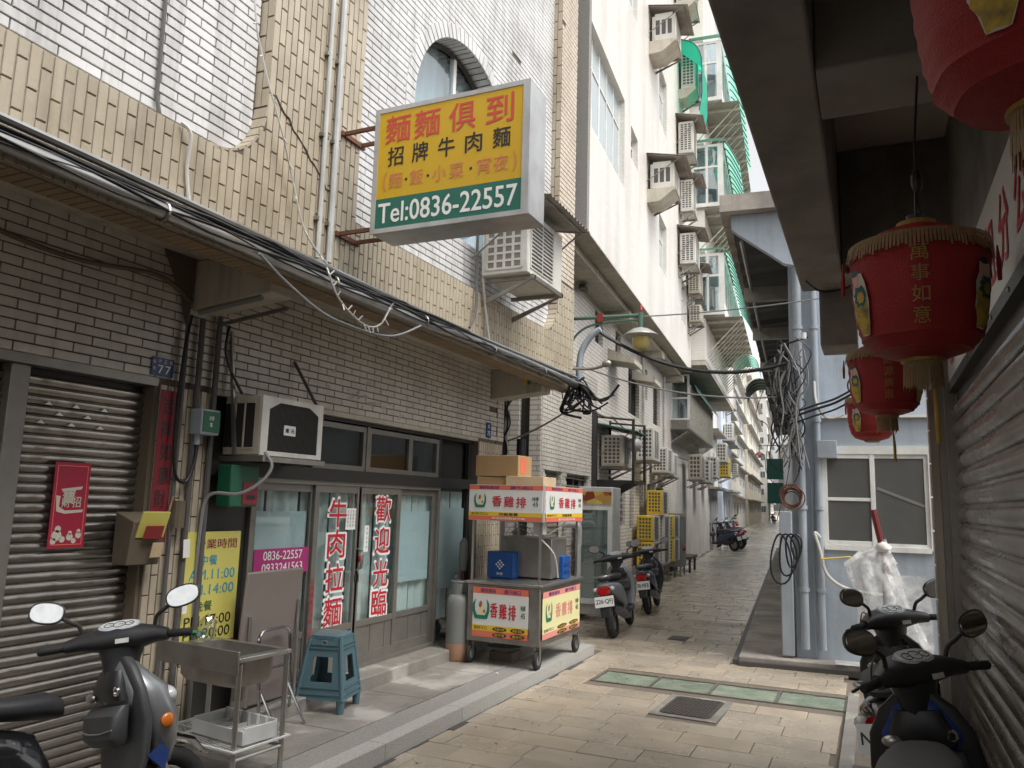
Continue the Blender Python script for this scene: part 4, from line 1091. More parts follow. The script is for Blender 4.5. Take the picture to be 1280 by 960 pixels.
# folded table
t = thing('folded_table', 'brown folding table top leaning against the shop window', 'table', (-4.47, 5.18, .243), rz=R(0))
MB().obox((0.02, 0, .54), (.03, .66, 1.04), Matrix.Rotation(R(4), 3, 'Y')).build('table_top', 'table_brown', t, bv=.012)
MB().tube([(.07, -.26, .05), (.06, -.26, .72)], .013, 8).tube([(.07, .30, .05), (.06, .30, .80)], .013, 8).build('leg', 'steel', t)
t = thing('folding_stand', 'tubular chrome frame standing in front of the folded brown table', 'folding frame', (-4.30, 5.15, PZ), rz=R(3))
fr_ = MB(); pts = smooth_path([(0, -.19, .02), (0, -.19, .62), (0, -.17, .70), (0, -.10, .735), (0, .10, .735), (0, .17, .70), (0, .19, .62), (0, .19, .02)], 4)
pts = [(0.0, -.19, .10), (.0, -.19, .62)]+[(0, -.12-.07*math.cos(a), .66+.07*math.sin(a)) for a in (0, .5, 1, 1.57)]+[(0, .12+.07*math.cos(a), .66+.07*math.sin(a)) for a in (1.57, 1, .5, 0)]+[(0, .19, .62), (0, .19, .10)]
fr_.tube([Vector((q[2]*-.08, q[1], q[2])) for q in pts], .013, 8); fr_.build('frame', 'chrome', t, smooth=True)
MB().tube([(-.035, -.19, .44), (-.035, .19, .44)], .011, 8).tube([(-.015, -.19, .18), (-.015, .19, .18)], .011, 8).build('rail', 'chrome', t, smooth=True)
MB().tube([(-.03, -.17, .30), (.16, -.17, 0)], .011, 8).build('leg', 'chrome', t, smooth=True); MB().tube([(-.03, .17, .30), (.16, .17, 0)], .011, 8).build('leg', 'chrome', t, smooth=True)
# blue stool, tapering, with openings, feet
def stool(loc, rz):
    t = thing('plastic_stool', 'tall blue grey plastic stool on the pavement before the shop door', 'stool', loc, rz=rz)
    H0, Hb = .62, .10
    def half(z): return .155+(.235-.155)*(1-(z-Hb)/(H0-Hb))
    body = MB()
    def pnl(sgn, ax):
        zs = [(Hb, .24), (.24, .44), (.44, H0-.02)]
        for z0, z1 in zs:
            for (a, b) in ([(-1, 1)] if (z0, z1) != (.24, .44) else [(-1, -.52), (.52, 1)]):
                vs = []
                for z in (z0, z1):
                    h = half(z)
                    for q in (a, b):
                        for d in (h, h-.012): vs.append((d*sgn, q*(h), z) if ax == 'x' else (q*h, d*sgn, z))
                body.add(vs, [(0, 2, 6, 4), (1, 5, 7, 3), (0, 4, 5, 1), (2, 3, 7, 6), (4, 6, 7, 5), (0, 1, 3, 2)])
    for s_ in (-1, 1): pnl(s_, 'x'); pnl(s_, 'y')
    body.build('body', 'stool_blue', t)
    rb = MB()
    for z in (.14, .19, .50, .53):
        h = half(z)+.006
        for s_ in (-1, 1): rb.box(s_*h-.004, s_*h+.004, -h, h, z, z+.012); rb.box(-h, h, s_*h-.004, s_*h+.004, z+.0005, z+.0115)
    rb.build('rib', 'stool_blue', t)
    for sx in (-1, 1):
        for sy in (-1, 1): MB().tube([(sx*half(z)*.97, sy*half(z)*.97, z) for z in (Hb, .3, .5, H0-.03)], .022, 8).build('corner_post', 'stool_blue', t, smooth=True)
    MB().loft([((0, 0, H0-.04), (.165, 0, 0), (0, .165, 0), 5), ((0, 0, H0-.012), (.165, 0, 0), (0, .165, 0), 5), ((0, 0, H0), (.15, 0, 0), (0, .15, 0), 5)], 28).build('seat', 'stool_blue', t, smooth=True)
    sq = MB()
    for i in range(6):
        for j in range(6): sq.box(-.115+i*.04, -.115+i*.04+.028, -.115+j*.04, -.115+j*.04+.028, H0, H0+.003)
    sq.build('seat_pattern', 'gas_grey', t, kind='stuff')
    MB().torus((0, -.168, H0-.075), .025, .005, 'y', 16, 6).build('emblem', 'gas_grey', t)
    for sx in (-1, 1):
        for sy in (-1, 1): MB().cyl((sx*.205, sy*.205, 0), (sx*.205, sy*.205, Hb+.01), .034, 12, .042).build('leg', 'stool_blue', t, smooth=True)
    return t
st_l = stool((-4.30, 5.82, PZ), R(14)); st_l.scale = (.88, .88, 1)
# gas bottle
t = thing('gas_cylinder', 'tall grey gas cylinder with a rusty orange foot beside the food cart', 'gas cylinder', (-4.33, 8.20, PZ))
MB().lathe([(.12, .0), (.135, .03), (.138, .19)], n=24).build('foot', 'gas_orange', t, smooth=True)
MB().lathe([(.138, .19), (.139, .60), (.135, .66), (.11, .71), (.07, .73)], n=24).build('body', 'gas_grey', t, smooth=True)
c_ = MB()
for a0 in (0, math.pi):
    for i in range(8):
        a, b = a0+i*.3, a0+(i+1)*.3
        c_.add([(.09*math.cos(a), .09*math.sin(a), .72), (.09*math.cos(b), .09*math.sin(b), .72), (.09*math.cos(b), .09*math.sin(b), .86), (.09*math.cos(a), .09*math.sin(a), .86)], [(0, 1, 2, 3)])
c_.torus((0, 0, .86), .09, .01, 'z', 24, 6).build('guard', 'gas_grey', t); MB().cyl((0, 0, .73), (0, 0, .82), .02, 8).build('valve', 'alu_dark', t)
t = thing('broom', 'dark mop head on a red handle leaning behind the gas cylinder', 'mop', (-4.45, 8.55, PZ))
MB().tube([(0, 0, 0), (-.03, 0, 1.0)], .012, 6).build('handle', 'box_red', t); MB().loft([((-.03, 0, .95), (.03, 0, 0), (0, .05, 0)), ((-.03, 0, 1.10), (.045, 0, 0), (0, .07, 0)), ((-.03, 0, 1.28), (.04, 0, 0), (0, .06, 0)), ((-.03, 0, 1.33), (.01, 0, 0), (0, .02, 0))], 10).build('mop_head', 'gas_grey', t)

# ------------------------------------------------------------------ food cart
CX0, CX1, CY0, CY1 = -4.18, -3.30, 8.11, 9.42
t = thing('food_cart', 'stainless steel fried chicken cart on castors with printed white panels', 'food cart', ((CX0+CX1)/2, (CY0+CY1)/2, PZ))
w2, l2 = (CX1-CX0)/2, (CY1-CY0)/2
body = MB().box(-w2, w2, -l2, l2, .24, .86); body.build('cabinet', 'steel_dull', t, bv=.01)
MB().box(-w2-.02, w2+.03, -l2-.02, l2+.03, .86, .89).build('counter', 'steel', t, bv=.006)
for x in (-w2+.04, w2-.04):
    for y in (-l2+.05, l2-.05):
        o = MB().torus((x, y, .10), .075, .026, 'x', 20, 8).build('wheel', 'rubber', t, smooth=True)
        MB().cyl((x-.02, y, .10), (x+.02, y, .10), .055, 14).build('rim', 'gas_grey', o); MB().box(x-.035, x-.028, y-.02, y+.02, .09, .24).box(x+.028, x+.035, y-.02, y+.02, .09, .24).build('fork', 'steel_dull', o)
for x, y in ((-w2+.03, -l2+.04), (w2-.03, -l2+.04), (-w2+.03, l2-.10), (w2-.03, l2-.10)): MB().box(x-.012, x+.012, y-.012, y+.012, .89, 1.94).build('post', 'steel', t)
MB().box(-w2, w2, -l2+.02, l2-.09, 1.90, 1.93).build('roof', 'steel_dull', t)
def panel(par, o3, rt, nr, w, h, base, faded=False):
    """printed advertisement; o3 = lower left corner, rt = along, nr = outwards"""
    o3, rt, nr = Vector(o3), Vector(rt), Vector(nr); up = Vector((0, 0, 1))
    def q(name, a, b, z0, z1, m_, d): MB().prism([o3+rt*a+up*z0+nr*.0, o3+rt*b+up*z0, o3+rt*b+up*z1, o3+rt*a+up*z1], nr*d).build(name, m_, pn)
    pn = MB().prism([o3, o3+rt*w, o3+rt*w+up*h, o3+up*h], nr*.006).build('printed_panel', 'panel_pale_yellow' if faded else 'panel_white', par)
    q('stripe', 0, w, h*.87, h, 'panel_pink' if faded else 'panel_red', .0072)
    q('stripe', 0, w, 0, h*.12, 'panel_pink' if faded else 'panel_red', .0072)
    q('stripe', 0, w, h*.12, h*.235, 'panel_pale_yellow' if faded else 'panel_yellow', .0074)
    d = nr*.009
    lg = MB(); cx, cz, s_ = w*.155, h*.56, h*.21
    sc = s_*1.0
    pts = []
    for sg in (-1, 1):
        P = [(.35, -1), (.75, -.95), (.98, -.2), (.95, .5), (.6, 1.0), (.72, .35), (.68, -.2), (.45, -.62), (.0, -.62), (.0, -1)]
        lg.poly([o3+rt*(cx+sg*a*sc*.95)+up*(cz+b*sc)+d for a, b in P])
    lg.build('logo', 'logo_green', pn)
    hn = MB(); hn.poly([o3+rt*(cx+a*sc)+up*(cz+b*sc)+d for a, b in ((-.45, -.6), (.5, -.6), (.55, -.2), (.35, .1), (.25, .5), (.1, .72), (-.12, .55), (-.2, .1), (-.42, -.2))]); hn.build('logo', 'logo_cream', pn)
    hn = MB(); hn.poly([o3+rt*(cx+a*sc)+up*(cz+b*sc)+d*1.1 for a, b in ((-.25, .2), (.02, .1), (.12, .5), (.0, .8), (-.2, .6))]); hn.poly([o3+rt*(cx+a*sc)+up*(cz+b*sc)+d*1.1 for a, b in ((.15, -.3), (.5, -.4), (.4, .0))]); hn.build('logo', 'logo_brown', pn)
    tx = MB()
    for i, c in enumerate('香雞排'): put(tx, c, o3+rt*(w*(.39+.165*i))+up*(h*(.545-.01*i))+d, rt, up, w*.135, h*.30, .03)
    tx.build('lettering', 'panel_pink' if faded else 'deep_red_text', pn)
    tx = MB(); put(tx, '特價', o3+rt*(w*.91)+up*(h*.63)+d, rt, up, w*.085, h*.10, .02); put(tx, '45', o3+rt*(w*.91)+up*(h*.48)+d, rt, up, w*.075, h*.11, .02); tx.build('lettering', 'dark_green_text', pn)
    tx = MB(); put(tx, '獨特風味', o3+rt*(w*.28)+up*(h*.935)+d, rt, up, w*.28, h*.085, .02); put(tx, '讚不絕口', o3+rt*(w*.72)+up*(h*.935)+d, rt, up, w*.30, h*.085, .02); tx.build('lettering', 'purple_text', pn)
    tx = MB(); put(tx, '香脆可口', o3+rt*(w*.15)+up*(h*.178)+d, rt, up, w*.24, h*.07, .0)
    if base:
        for i, (a, z, s2) in enumerate(((.50, .17, '外脆內嫩'), (.82, .17, '雞翅'), (.50, .055, '甜不辣'), (.82, .055, '雞米花'))):
            tx.poly([o3+rt*(w*(a+.13*math.cos(k*math.pi/8)))+up*(h*(z+.045*math.sin(k*math.pi/8)))+d for k in range(16)])
        tx.build('lettering', 'black_text', pn); tx = MB()
        for i, (a, z, s2) in enumerate(((.50, .17, '外脆內嫩'), (.82, .17, '雞翅'), (.50, .055, '甜不辣'), (.82, .055, '雞米花'))): put(tx, s2, o3+rt*(w*a)+up*(h*z)+d*1.15, rt, up, w*.18, h*.055)
        tx.build('lettering', 'panel_yellow', pn)
    else:
        put(tx, '炸雞專賣', o3+rt*(w*.55)+up*(h*.178)+d, rt, up, w*.26, h*.08, .02); tx.build('lettering', 'black_text', pn)
        tx = MB(); put(tx, '歡迎加盟歡迎光臨', o3+rt*(w*.55)+up*(h*.06)+d, rt, up, w*.45, h*.06, .01); tx.build('lettering', 'white_text', pn)
panel(t, (-w2+.08, -l2-.010, .30), (1, 0, 0), (0, -1, 0), 2*w2-.21, .53, True)
panel(t, (w2+.010, -l2+.04, .31), (0, 1, 0), (1, 0, 0), 2*l2-.12, .50, True, True)
bx = MB().box(-w2-.02, w2+.0, -l2, -l2+.03, 1.56, 1.96).box(w2-.0, w2+.03, -l2-.0, l2-.07, 1.56, 1.96)
bx.build('fascia_box', 'panel_white', t)
panel(t, (-w2-.015, -l2-.002, 1.565), (1, 0, 0), (0, -1, 0), 2*w2+.02, .39, False)
panel(t, (w2+.032, -l2+.01, 1.565), (0, 1, 0), (1, 0, 0), 2*l2-.10, .39, False)
MB().prism([(-w2+.16, -.1, .91), (w2-.10, -.1, .91), (w2-.10, -.1, 1.36), (-w2+.14, -.1, 1.37)], (0, .5, 0)).build('fryer', 'steel_dull', t, bv=.008)
MB().prism([(-w2+.16, -.11, 1.372), (w2-.10, -.11, 1.362), (w2-.10, -.11, .92), (-w2+.40, -.11, .92)], (0, .008, 0)).build('splash_guard', 'alu', t)
wr = MB(); wr.tube(smooth_path([(w2-.05, -.45, 1.56), (w2-.10, -.30, 1.42), (w2-.06, -.1, 1.46), (w2-.02, .15, 1.56)], 5), .008, 5).tube(smooth_path([(w2-.12, -.40, 1.56), (w2-.14, -.38, 1.40), (w2-.03, -.2, 1.20), (w2-.05, 0, .92)], 5), .010, 5)
wr.build('cable', 'cable_white', t); MB().box(w2-.16, w2-.04, -.52, -.40, 1.42, 1.56).build('transformer', 'pvc', t, bv=.006)
t2 = thing('crate', 'blue plastic crate with a round lattice standing on the cart counter', 'crate', (-3.98, 8.62, PZ+.895))
c_ = MB().box(-.17, .17, -.10, .14, 0, .30); c_.build('crate', 'crate_blue', t2, bv=.008)
hl = MB()
for i in range(5):
    for j in range(5):
        if (i-2)**2+(j-2)**2 < 6 and (i+j) % 2 == 0: hl.box(-.055+i*.022, -.055+i*.022+.018, -.104, -.1, .10+j*.022, .10+j*.022+.018)
put(hl, '興農', (-.0, -.106, .05), (1, 0, 0), (0, 0, 1), .08, .03); hl.build('lattice', 'white_text', t2)
t2 = thing('crate', 'small blue crate at the right rear of the cart counter', 'crate', (-3.42, 9.05, PZ+.895)); MB().box(-.08, .07, -.12, .12, 0, .26).build('crate', 'crate_blue', t2, bv=.008)
MB().box(.071, .075, -.10, .10, .05, .09).box(.071, .075, -.10, .10, .14, .18).build('rib', 'paint_blue', t2)
t2 = thing('bucket', 'green and red basket on the cart counter beside the blue crate', 'basket', (-4.12, 8.95, PZ+.895)); MB().lathe([(.10, 0), (.13, .16)], n=16).build('basket', 'crate_green', t2); MB().lathe([(.10, .16), (.11, .26), (.06, .28)], n=16).build('bowl', 'box_red', t2)
t2 = thing('table_fan', 'white wire caged fan standing behind the fryer on the cart', 'fan', (-4.02, 9.15, PZ+.9))
fn = MB()
for r_ in (.20, .15, .10, .05): fn.torus((0, 0, .40), r_, .004, 'y', 28, 5)
for k in range(16): a = k*math.pi/8; fn.tube([(.04*math.cos(a), 0, .40+.04*math.sin(a)), (.20*math.cos(a), 0, .40+.20*math.sin(a))], .002, 4)
fn.build('cage', 'chrome', t2)
bl = MB()
for k in range(3):
    a = k*2.1; bl.loft([((.03*math.cos(a), .02, .40+.03*math.sin(a)), (.02, 0, 0), (0, .004, .02)), ((.13*math.cos(a), .02, .40+.13*math.sin(a)), (.05, 0, .02), (0, .004, .04))], 8)
bl.build('blade', 'pvc', t2); MB().cyl((0, .03, 0), (0, .03, .38), .02, 8).build('stem', 'pvc', t2)
t2 = thing('bowl', 'shallow metal basin lying on the pavement under the food cart', 'basin', (-3.88, 8.5, PZ)); MB().box(-.14, .14, -.12, .12, 0, .10).build('stand', 'wood_stain', t2); MB().lathe([(.12, .10), (.20, .15), (.21, .155)], n=24).build('basin', 'gas_grey', t2)
for nm, lab, loc, sz, m_ in (('cardboard_box', 'long brown cardboard box on top of the cart roof, upper of the stack', (-3.92, 8.42, PZ+2.06), (.55, .36, .24), 'cardboard'), ('cardboard_box', 'low opened cardboard box lying on the cart roof, at the right', (-3.56, 8.40, PZ+1.93), (.46, .40, .13), 'cardboard_pale'), ('cardboard_box', 'flat brown cardboard box on the cart roof under the long box', (-3.98, 8.45, PZ+1.93), (.36, .40, .125), 'cardboard')):
    t2 = thing(nm, lab, 'box', loc, rz=R(random.uniform(-6, 6))); MB().box(-sz[0]/2, sz[0]/2, -sz[1]/2, sz[1]/2, 0, sz[2]).build('carton', m_, t2, bv=.004)
    MB().box(-sz[0]/2-.001, sz[0]/2+.001, -.03, .03, sz[2]*.995, sz[2]+.002).build('tape', 'cardboard_pale' if m_ == 'cardboard' else 'cardboard', t2)
    if 'upper' in lab: MB().box(sz[0]/2-.0, sz[0]/2+.002, -.12, .02, .04, .22).build('red_print', 'panel_red', t2)

# ------------------------------------------------------------------ gap between buildings, fridge
gp = thing('side_passage', 'dark recess with black granite wall and meter cables between the two buildings', 'passage', (0, 0, 0))
MB().box(-5.9, -5.0, 9.83, 11.2, 0, 5.9).build('back_wall', 'granite_dark', gp); MB().box(-5.0, -4.62, 10.96, 11.0, 0, 3.9).build('granite_panel', 'granite_dark', gp)
MB().box(-4.62, -4.50, 10.93, 11.02, 0, 4.0).build('downpipe', 'pvc_blue', gp, bv=.02)
m_ = MB(); random.seed(9)
for k in range(12): m_.tube(smooth_path([(-4.78+random.uniform(-.08, .1), 10.1+random.uniform(0, .3), 3.4), (-4.75+random.uniform(-.1, .1), 10.2, 3.0), (-4.75+random.uniform(-.12, .12), 10.1, 2.6), (-4.72+random.uniform(-.1, .1), 10.15, 2.15)], 5), .012, 5)
tag(m_.build('cable_bundle', 'cable_black', smooth=True), 'hank of black cables in the dark gap beside the tiled shop', 'cables')
t = thing('meter', 'black cylindrical meter in the dark gap between the buildings', 'meter', (-4.62, 10.5, 2.6)); MB().cyl((0, 0, -.18), (0, 0, .2), .07, 14).build('body', 'black_plastic', t, smooth=True); MB().box(-.15, .0, -.05, .05, -.25, -.1).build('base', 'steel_dull', t)
t = thing('display_fridge', 'tall glass door display fridge with a food picture on its header', 'fridge', tuple(B(-.50, 2.6, .10)), rz=TB)
w_, l_, h_ = .58, .66, 2.08
MB().box(-.12, w_-.12, 0, l_, 0, h_).build('cabinet', 'pvc', t, bv=.012)
MB().box(-.10, w_-.14, -.012, .0, .22, 1.72).build('interior', mat('fridge_inside', (.30, .31, .30), .6), t)
d_ = MB().box(-.12, -.06, -.05, -.012, .18, 1.76).box(w_-.19, w_-.12, -.05, -.012, .18, 1.76).box(-.06, w_-.19, -.05, -.012, .18, .26).box(-.06, w_-.19, -.05, -.012, 1.70, 1.76).build('door', 'white_paint', t)
MB().box(-.06, w_-.19, -.035, -.03, .26, 1.70).build('pane', 'glass', d_)
sh = MB()
for z in (.5, .8, 1.1, 1.4): sh.box(-.08, w_-.16, -.02, -.014, z, z+.012)
sh.build('shelf', 'gas_grey', t)
MB().box(-.10, w_-.14, -.012, -.002, 1.80, 2.0).build('header_picture', 'food_print', t)
# ------------------------------------------------------------------ beige building, turned five degrees: local x out to the alley, local y along it
def holed_wall(mb, x, y0, y1, z0, z1, holes, th=.18):
    """slab with rectangular openings (a,b,c,d) in y,z, built from butted strips"""
    ys = sorted({y0, y1, *[h[0] for h in holes], *[h[1] for h in holes]})
    for a, b in zip(ys[:-1], ys[1:]):
        hs_ = sorted([h for h in holes if h[0] <= a+1e-6 and h[1] >= b-1e-6], key=lambda h: h[2]); z = z0
        for h in hs_:
            if h[2] > z: mb.box(x-th, x, a, b, z, h[2])
            z = h[3]
        if z < z1: mb.box(x-th, x, a, b, z, z1)
def window_in(par, x, a, b, c, d, frame='white_paint', glass='glass_side', mull=1, rail=True, back='room_grey', dep=.10):
    f = MB(); fw = .035; X = x-dep
    f.box(X-.03, X, a, a+fw, c, d); f.box(X-.03, X, b-fw, b, c, d); f.box(X-.029, X-.001, a+fw, b-fw, c, c+fw); f.box(X-.029, X-.001, a+fw, b-fw, d-fw, d)
    for i in range(mull): q = a+(b-a)*(i+1)/(mull+1); f.box(X-.028, X+.003, q-fw/2, q+fw/2, c+fw, d-fw)
    if rail: f.box(X-.027, X+.002, a+fw, b-fw, c+(d-c)*.68-fw/2, c+(d-c)*.68+fw/2)
    o = f.build('window', frame, par)
    MB().box(X-.018, X-.014, a+fw, b-fw, c+fw, d-fw).build('pane', glass, o); MB().box(X-.30, X-.28, a, b, c, d).build('room', back, o)
    return o
bm_ = thing('beige_building', 'tall beige tiled apartment building overhanging the alley beside the tiled shop', 'building', tuple(OB), rz=TB)
holes = [(.50, 3.18, 7.62, 9.32), (3.80, 4.52, 8.5, 9.15), (7.25, 8.40, 7.38, 8.65), (7.25, 8.45, 11.0, 12.45), (3.4, 4.4, 11.6, 12.6), (1.2, 2.6, 11.2, 12.8), (7.25, 8.4, 14.8, 16.2), (11.2, 12.3, 7.0, 8.2)]
w = MB(); holed_wall(w, 0, .50, 13.4, 5.90, 20, holes); w.box(-9, -.18, .50, 13.4, 5.99, 20); 
w.build('facade', 'mid_tile_far', bm_)
MB().box(-9, .02, .36, .498, 5.88, 20).build('pebble_edge', 'granite_speck', bm_)
MB().box(-.95, -.30, .50, 13.4, 5.75, 5.985).box(-.30, -.002, .50, 13.4, 5.885, 5.985).build('soffit', 'render_cream', bm_)
bb = MB()
for y in (4.9, 9.2, 13.1): bb.box(-.9, -.22, y, y+.35, 5.58, 5.749)
bb.build('soffit_beam', 'render_cream', bm_)
MB().loft([((-.62, 2.7, 5.70), (.06, 0, 0), (0, .12, 0)), ((-.62, 2.7, 5.62), (.08, 0, 0), (0, .15, 0))], 10).build('bracket_lamp', 'alu_dark', bm_)
window_in(bm_, 0, .50, 1.55, 7.62, 9.32, glass='far_window_pale', mull=1); window_in(bm_, 0, 1.55, 3.18, 7.62, 9.32, glass='far_window_pale', mull=2)
for h in holes[1:]: window_in(bm_, 0, *h, mull=1, glass='far_window_pale' if h[1]-h[0] > .9 else 'far_window')
GX = -.75
gh = [(1.6, 2.15, 4.1, 5.45), (4.15, 4.85, 5.0, 5.62), (6.05, 6.62, 4.9, 5.62), (7.5, 8.9, 4.0, 5.15), (9.5, 10.1, 4.6, 5.4), (11.0, 12.2, 4.1, 5.4),
      (1.05, 1.95, 1.72, 2.39), (2.25, 3.8, 1.72, 2.39), (6.6, 7.25, 1.45, 2.40), (7.75, 8.25, 1.35, 2.42), (9.0, 9.5, 1.9, 2.5), (9.9, 10.7, 1.9, 2.45), (11.5, 12.9, 1.7, 2.4)]
w = MB(); holed_wall(w, GX, .80, 14.3, 0, 5.75, gh); w.box(-9, GX-.35, .80, 14.3, 0, 5.75)
w.build('ground_wall', 'mid_tile', bm_)
for h in gh:
    o = window_in(bm_, GX, *h, frame='steel_dull', glass='glass_dark', mull=1, rail=False, dep=.08)
    if h[2] < 3 and h[1]-h[0] < .95 or h[0] == 2.25:
        s = MB(); n = max(4, int((h[3]-h[2])/.13))
        for i in range(n): s.obox((GX-.05, (h[0]+h[1])/2, h[2]+(h[3]-h[2])*(i+.5)/n), (.05, h[1]-h[0]-.06, .006), Matrix.Rotation(R(35), 3, 'Y'))
        s.build('louvre', 'steel_dull', o)
# nearest ground floor tiles in relief
random.seed(8)
it = courses(GX+.002, .82, 4.4, 1.2, 4.3, ch=.066, tw=.26, skip=lambda y, z, L=.2: any(h[0]-.1 < y < h[1]+.1 and h[2]-.03 < z < h[3]+.03 for h in gh))
lay(it, 'wall_tile', 'tile_white', bpy.data.objects['ground_wall'], limit=0)
s = MB()
for i in range(9): s.obox((GX+.02, 1.35, .95+i*.085), (.05, .75, .010), Matrix.Rotation(R(35), 3, 'Y'))
s.box(GX, GX+.03, .95, .99, .88, 1.70).box(GX, GX+.03, 1.71, 1.75, .88, 1.70).build('vent_louvre', 'wood_stain', bm_)
MB().tube(smooth_path([(GX, 2.05, 1.55), (GX+.22, 2.05, 1.56), (GX+.28, 2.05, 1.48), (GX+.28, 2.05, 1.25)], 5), .055, 12).build('vent_pipe', 'pvc', bm_, smooth=True)
s = MB()
for y in (6.1, 8.75): s.prism([(GX+.0, y-1.0+.2, 4.85), (GX+.55, y-1.0+.2, 4.75), (GX+.55, y-.8, 4.85), (GX, y-.8, 5.08)], (0, .9, 0))
s.build('window_canopy', 'render_cream', bm_)
MB().tube([(GX+.06, 9.15, 5.6), (GX+.06, 9.15, 3.6), (GX+.06, 9.35, 3.4), (GX+.06, 9.5, 3.2), (GX+.06, 9.5, .3)], .04, 8).tube([(GX+.05, 12.7, 5.7), (GX+.05, 12.7, 2.6)], .035, 8).build('downpipe', 'pvc', bm_, smooth=True)

# condensers
def BT(lx, ly, z): v = B(lx, ly, z); return (v.x, v.y, v.z)
A_ = [
 # lx, ly, z, w, l, h, casing, awn, tray, cells, label
 (0, 5.65, 8.58, .50, .95, .55, 'ac_white', 'awning_grey', True, (3, 1), 'condenser in a rusty awning over a slatted box, lower of two on the beige facade'),
 (0, 5.85, 12.1, .52, .95, .60, 'ac_white', 'awning_grey', True, (3, 1), 'condenser in a rusty awning, upper of two on the beige facade'),
 (0, 10.4, 8.35, .42, 1.0, .85, 'ac_white', 'awning_grey', False, (3, 12), 'white gridded condenser below the middle glazed balcony'),
 (0, 10.6, 9.9, .34, .8, .9, 'ac_white', 'awning_grey', False, (3, 12), 'white gridded condenser under a sheet awning beside the middle glazed balcony'),
 (0, 10.8, 13.6, .40, .9, 1.1, 'ac_white', None, True, (3, 10), 'white condenser under the bright green curved hood'),
 (0, 10.2, 11.4, .40, .9, .9, 'ac_white', 'awning_grey', False, (3, 12), 'condenser with rusty stays beneath the green hooded one'),
 (0, 9.8, 15.6, .5, 1.1, .9, 'ac_white', 'awning_grey', True, (3, 6), 'condenser under corrugated sheet at the very top of the beige facade'),
 (.0, 12.2, 8.0, .34, .8, .75, 'ac_cream', 'awning_grey', False, (3, 10), 'cream condenser tucked against the lowest glazed balcony'),
 (.0, 12.4, 7.2, .34, .7, .5, 'ac_cream', None, False, (3, 6), 'small cream condenser just under the lowest glazed balcony'),
]
for a in A_:
    condenser('air_conditioner', a[10], BT(a[0], a[1], a[2]), TB, w=a[3], l=a[4], h=a[5], casing=a[6], awn=a[7], tray=a[8], cells=a[9], duct=True)
# green hood of the top one
t = thing('green_hood', 'bright green curved plastic hood around a condenser beside the top glazed balcony', 'awning', BT(0, 10.6, 13.4), rz=TB, group=None)
pr = []
for y in (-.15, 1.3): pr.append([Vector((.62*math.sin(a)*1.1, y, .55+.95*math.cos(a)**.7 if a < math.pi/2 else .55)) for a in [math.pi/2*i/8 for i in range(9)]]+[Vector((.68, y, -.2)), Vector((.60, y, -.7))])
MB().rings(pr, False, False).build('sheet', 'awning_green', t, smooth=True)
f = MB()
for r_ in pr: f.tube(r_, .014, 5)
f.build('frame', 'alu_dark', t); MB().poly([pr[0][i] for i in range(9)]+[Vector((0, -.15, 1.2))]).build('end_sheet', 'awning_green', t)
# ground floor row
GA = [(4.55, 2.62, .42, .85, .60, 'ac_cream', 'awning_dark', 'cream condenser in a dark steel cradle over the fridge'),
      (8.2, 2.95, .42, .95, .78, 'ac_white', None, 'tall white condenser on the beige wall, right of the dark cradle'),
      (10.4, 2.75, .42, .9, .66, 'ac_white', None, 'white condenser second from the dark cradle'),
      (11.7, 2.70, .40, .8, .66, 'ac_white', None, 'white condenser third from the dark cradle, under the barred balcony')]
for ly, z, w_, l_, h_, cs, aw_, lb in GA:
    condenser('air_conditioner', lb, BT(GX, ly, z), TB, w=w_, l=l_, h=h_, casing=cs, awn=aw_, cells=(4, 7))
t = thing('steel_cradle', 'dark steel cage frame around the cream condenser above the fridge', 'bracket', BT(GX, 4.3, 2.3), rz=TB)
f = MB()
for y in (0, 1.2): f.box(0, .75, y, y+.04, 0, .05).box(.70, .75, y, y+.04, 0, 1.2).box(0, .04, y, y+.04, 0, 1.3); f.tube([(.02, y, 1.25), (.72, y, 1.18)], .02, 4); f.prism([(.0, y, -.3), (.05, y, -.3), (.6, y, 0), (.0, y, 0)], (0, .03, 0))
f.box(.70, .75, 0, 1.2, .0, .05).build('frame', 'alu_dark', t); MB().ell((.66, .5, .75), (.14, .14, .14)).build('fan_hood', 'pvc', t, smooth=True); MB().box(0, .03, -.35, 0, -.3, 1.35).build('recess', 'dark_room', t)

# stack of yellow and white condensers on a low rack
for i, (ly, z, lx, cs, lb) in enumerate(((8.0, .50, -.69, 'ac_yellow', 'yellow condenser at the bottom near corner of the stack on the rack'), (8.0, 1.09, -.69, 'ac_yellow', 'yellow condenser in the second tier of the stack, nearest the scooters'),
        (8.9, 1.69, -.62, 'ac_yellow', 'yellow condenser alone on top of the stack'), (9.15, .50, -.62, 'ac_white', 'white condenser low in the middle of the stack'), (9.15, 1.09, -.62, 'ac_white', 'white condenser in the second tier in the middle of the stack'),
        (10.4, .50, -.55, 'ac_yellow', 'yellow topped condenser, low, towards the far end of the rack'), (10.4, 1.09, -.55, 'ac_yellow', 'condenser with yellow grille in the second tier at the far end of the rack'))):
    o = condenser('air_conditioner', lb, BT(lx, ly, z), TB, w=.38, l=1.0, h=.57, casing='ac_yellow' if cs == 'ac_yellow' else 'ac_white', bracket=False, cells=(4, 6), group='condensers stacked on the rack')
    c = MB().box(.441, .452, 0, 1.0, .0, .57); c.build('front_cover', 'ac_white', o)
    s = MB()
    for k in range(16): s.box(.452, .460, .10, .66, .04+k*.032, .04+k*.032+.012)
    s.build('front_louvre', 'fin', o)
t = thing('rack', 'low rusty steel rack carrying the stacked yellow and white condensers', 'rack', BT(-.7, 7.9, 0), rz=TB)
f = MB().box(0, .06, 0, 3.7, .42, .49).box(.42, .48, 0, 3.7, .42, .49)
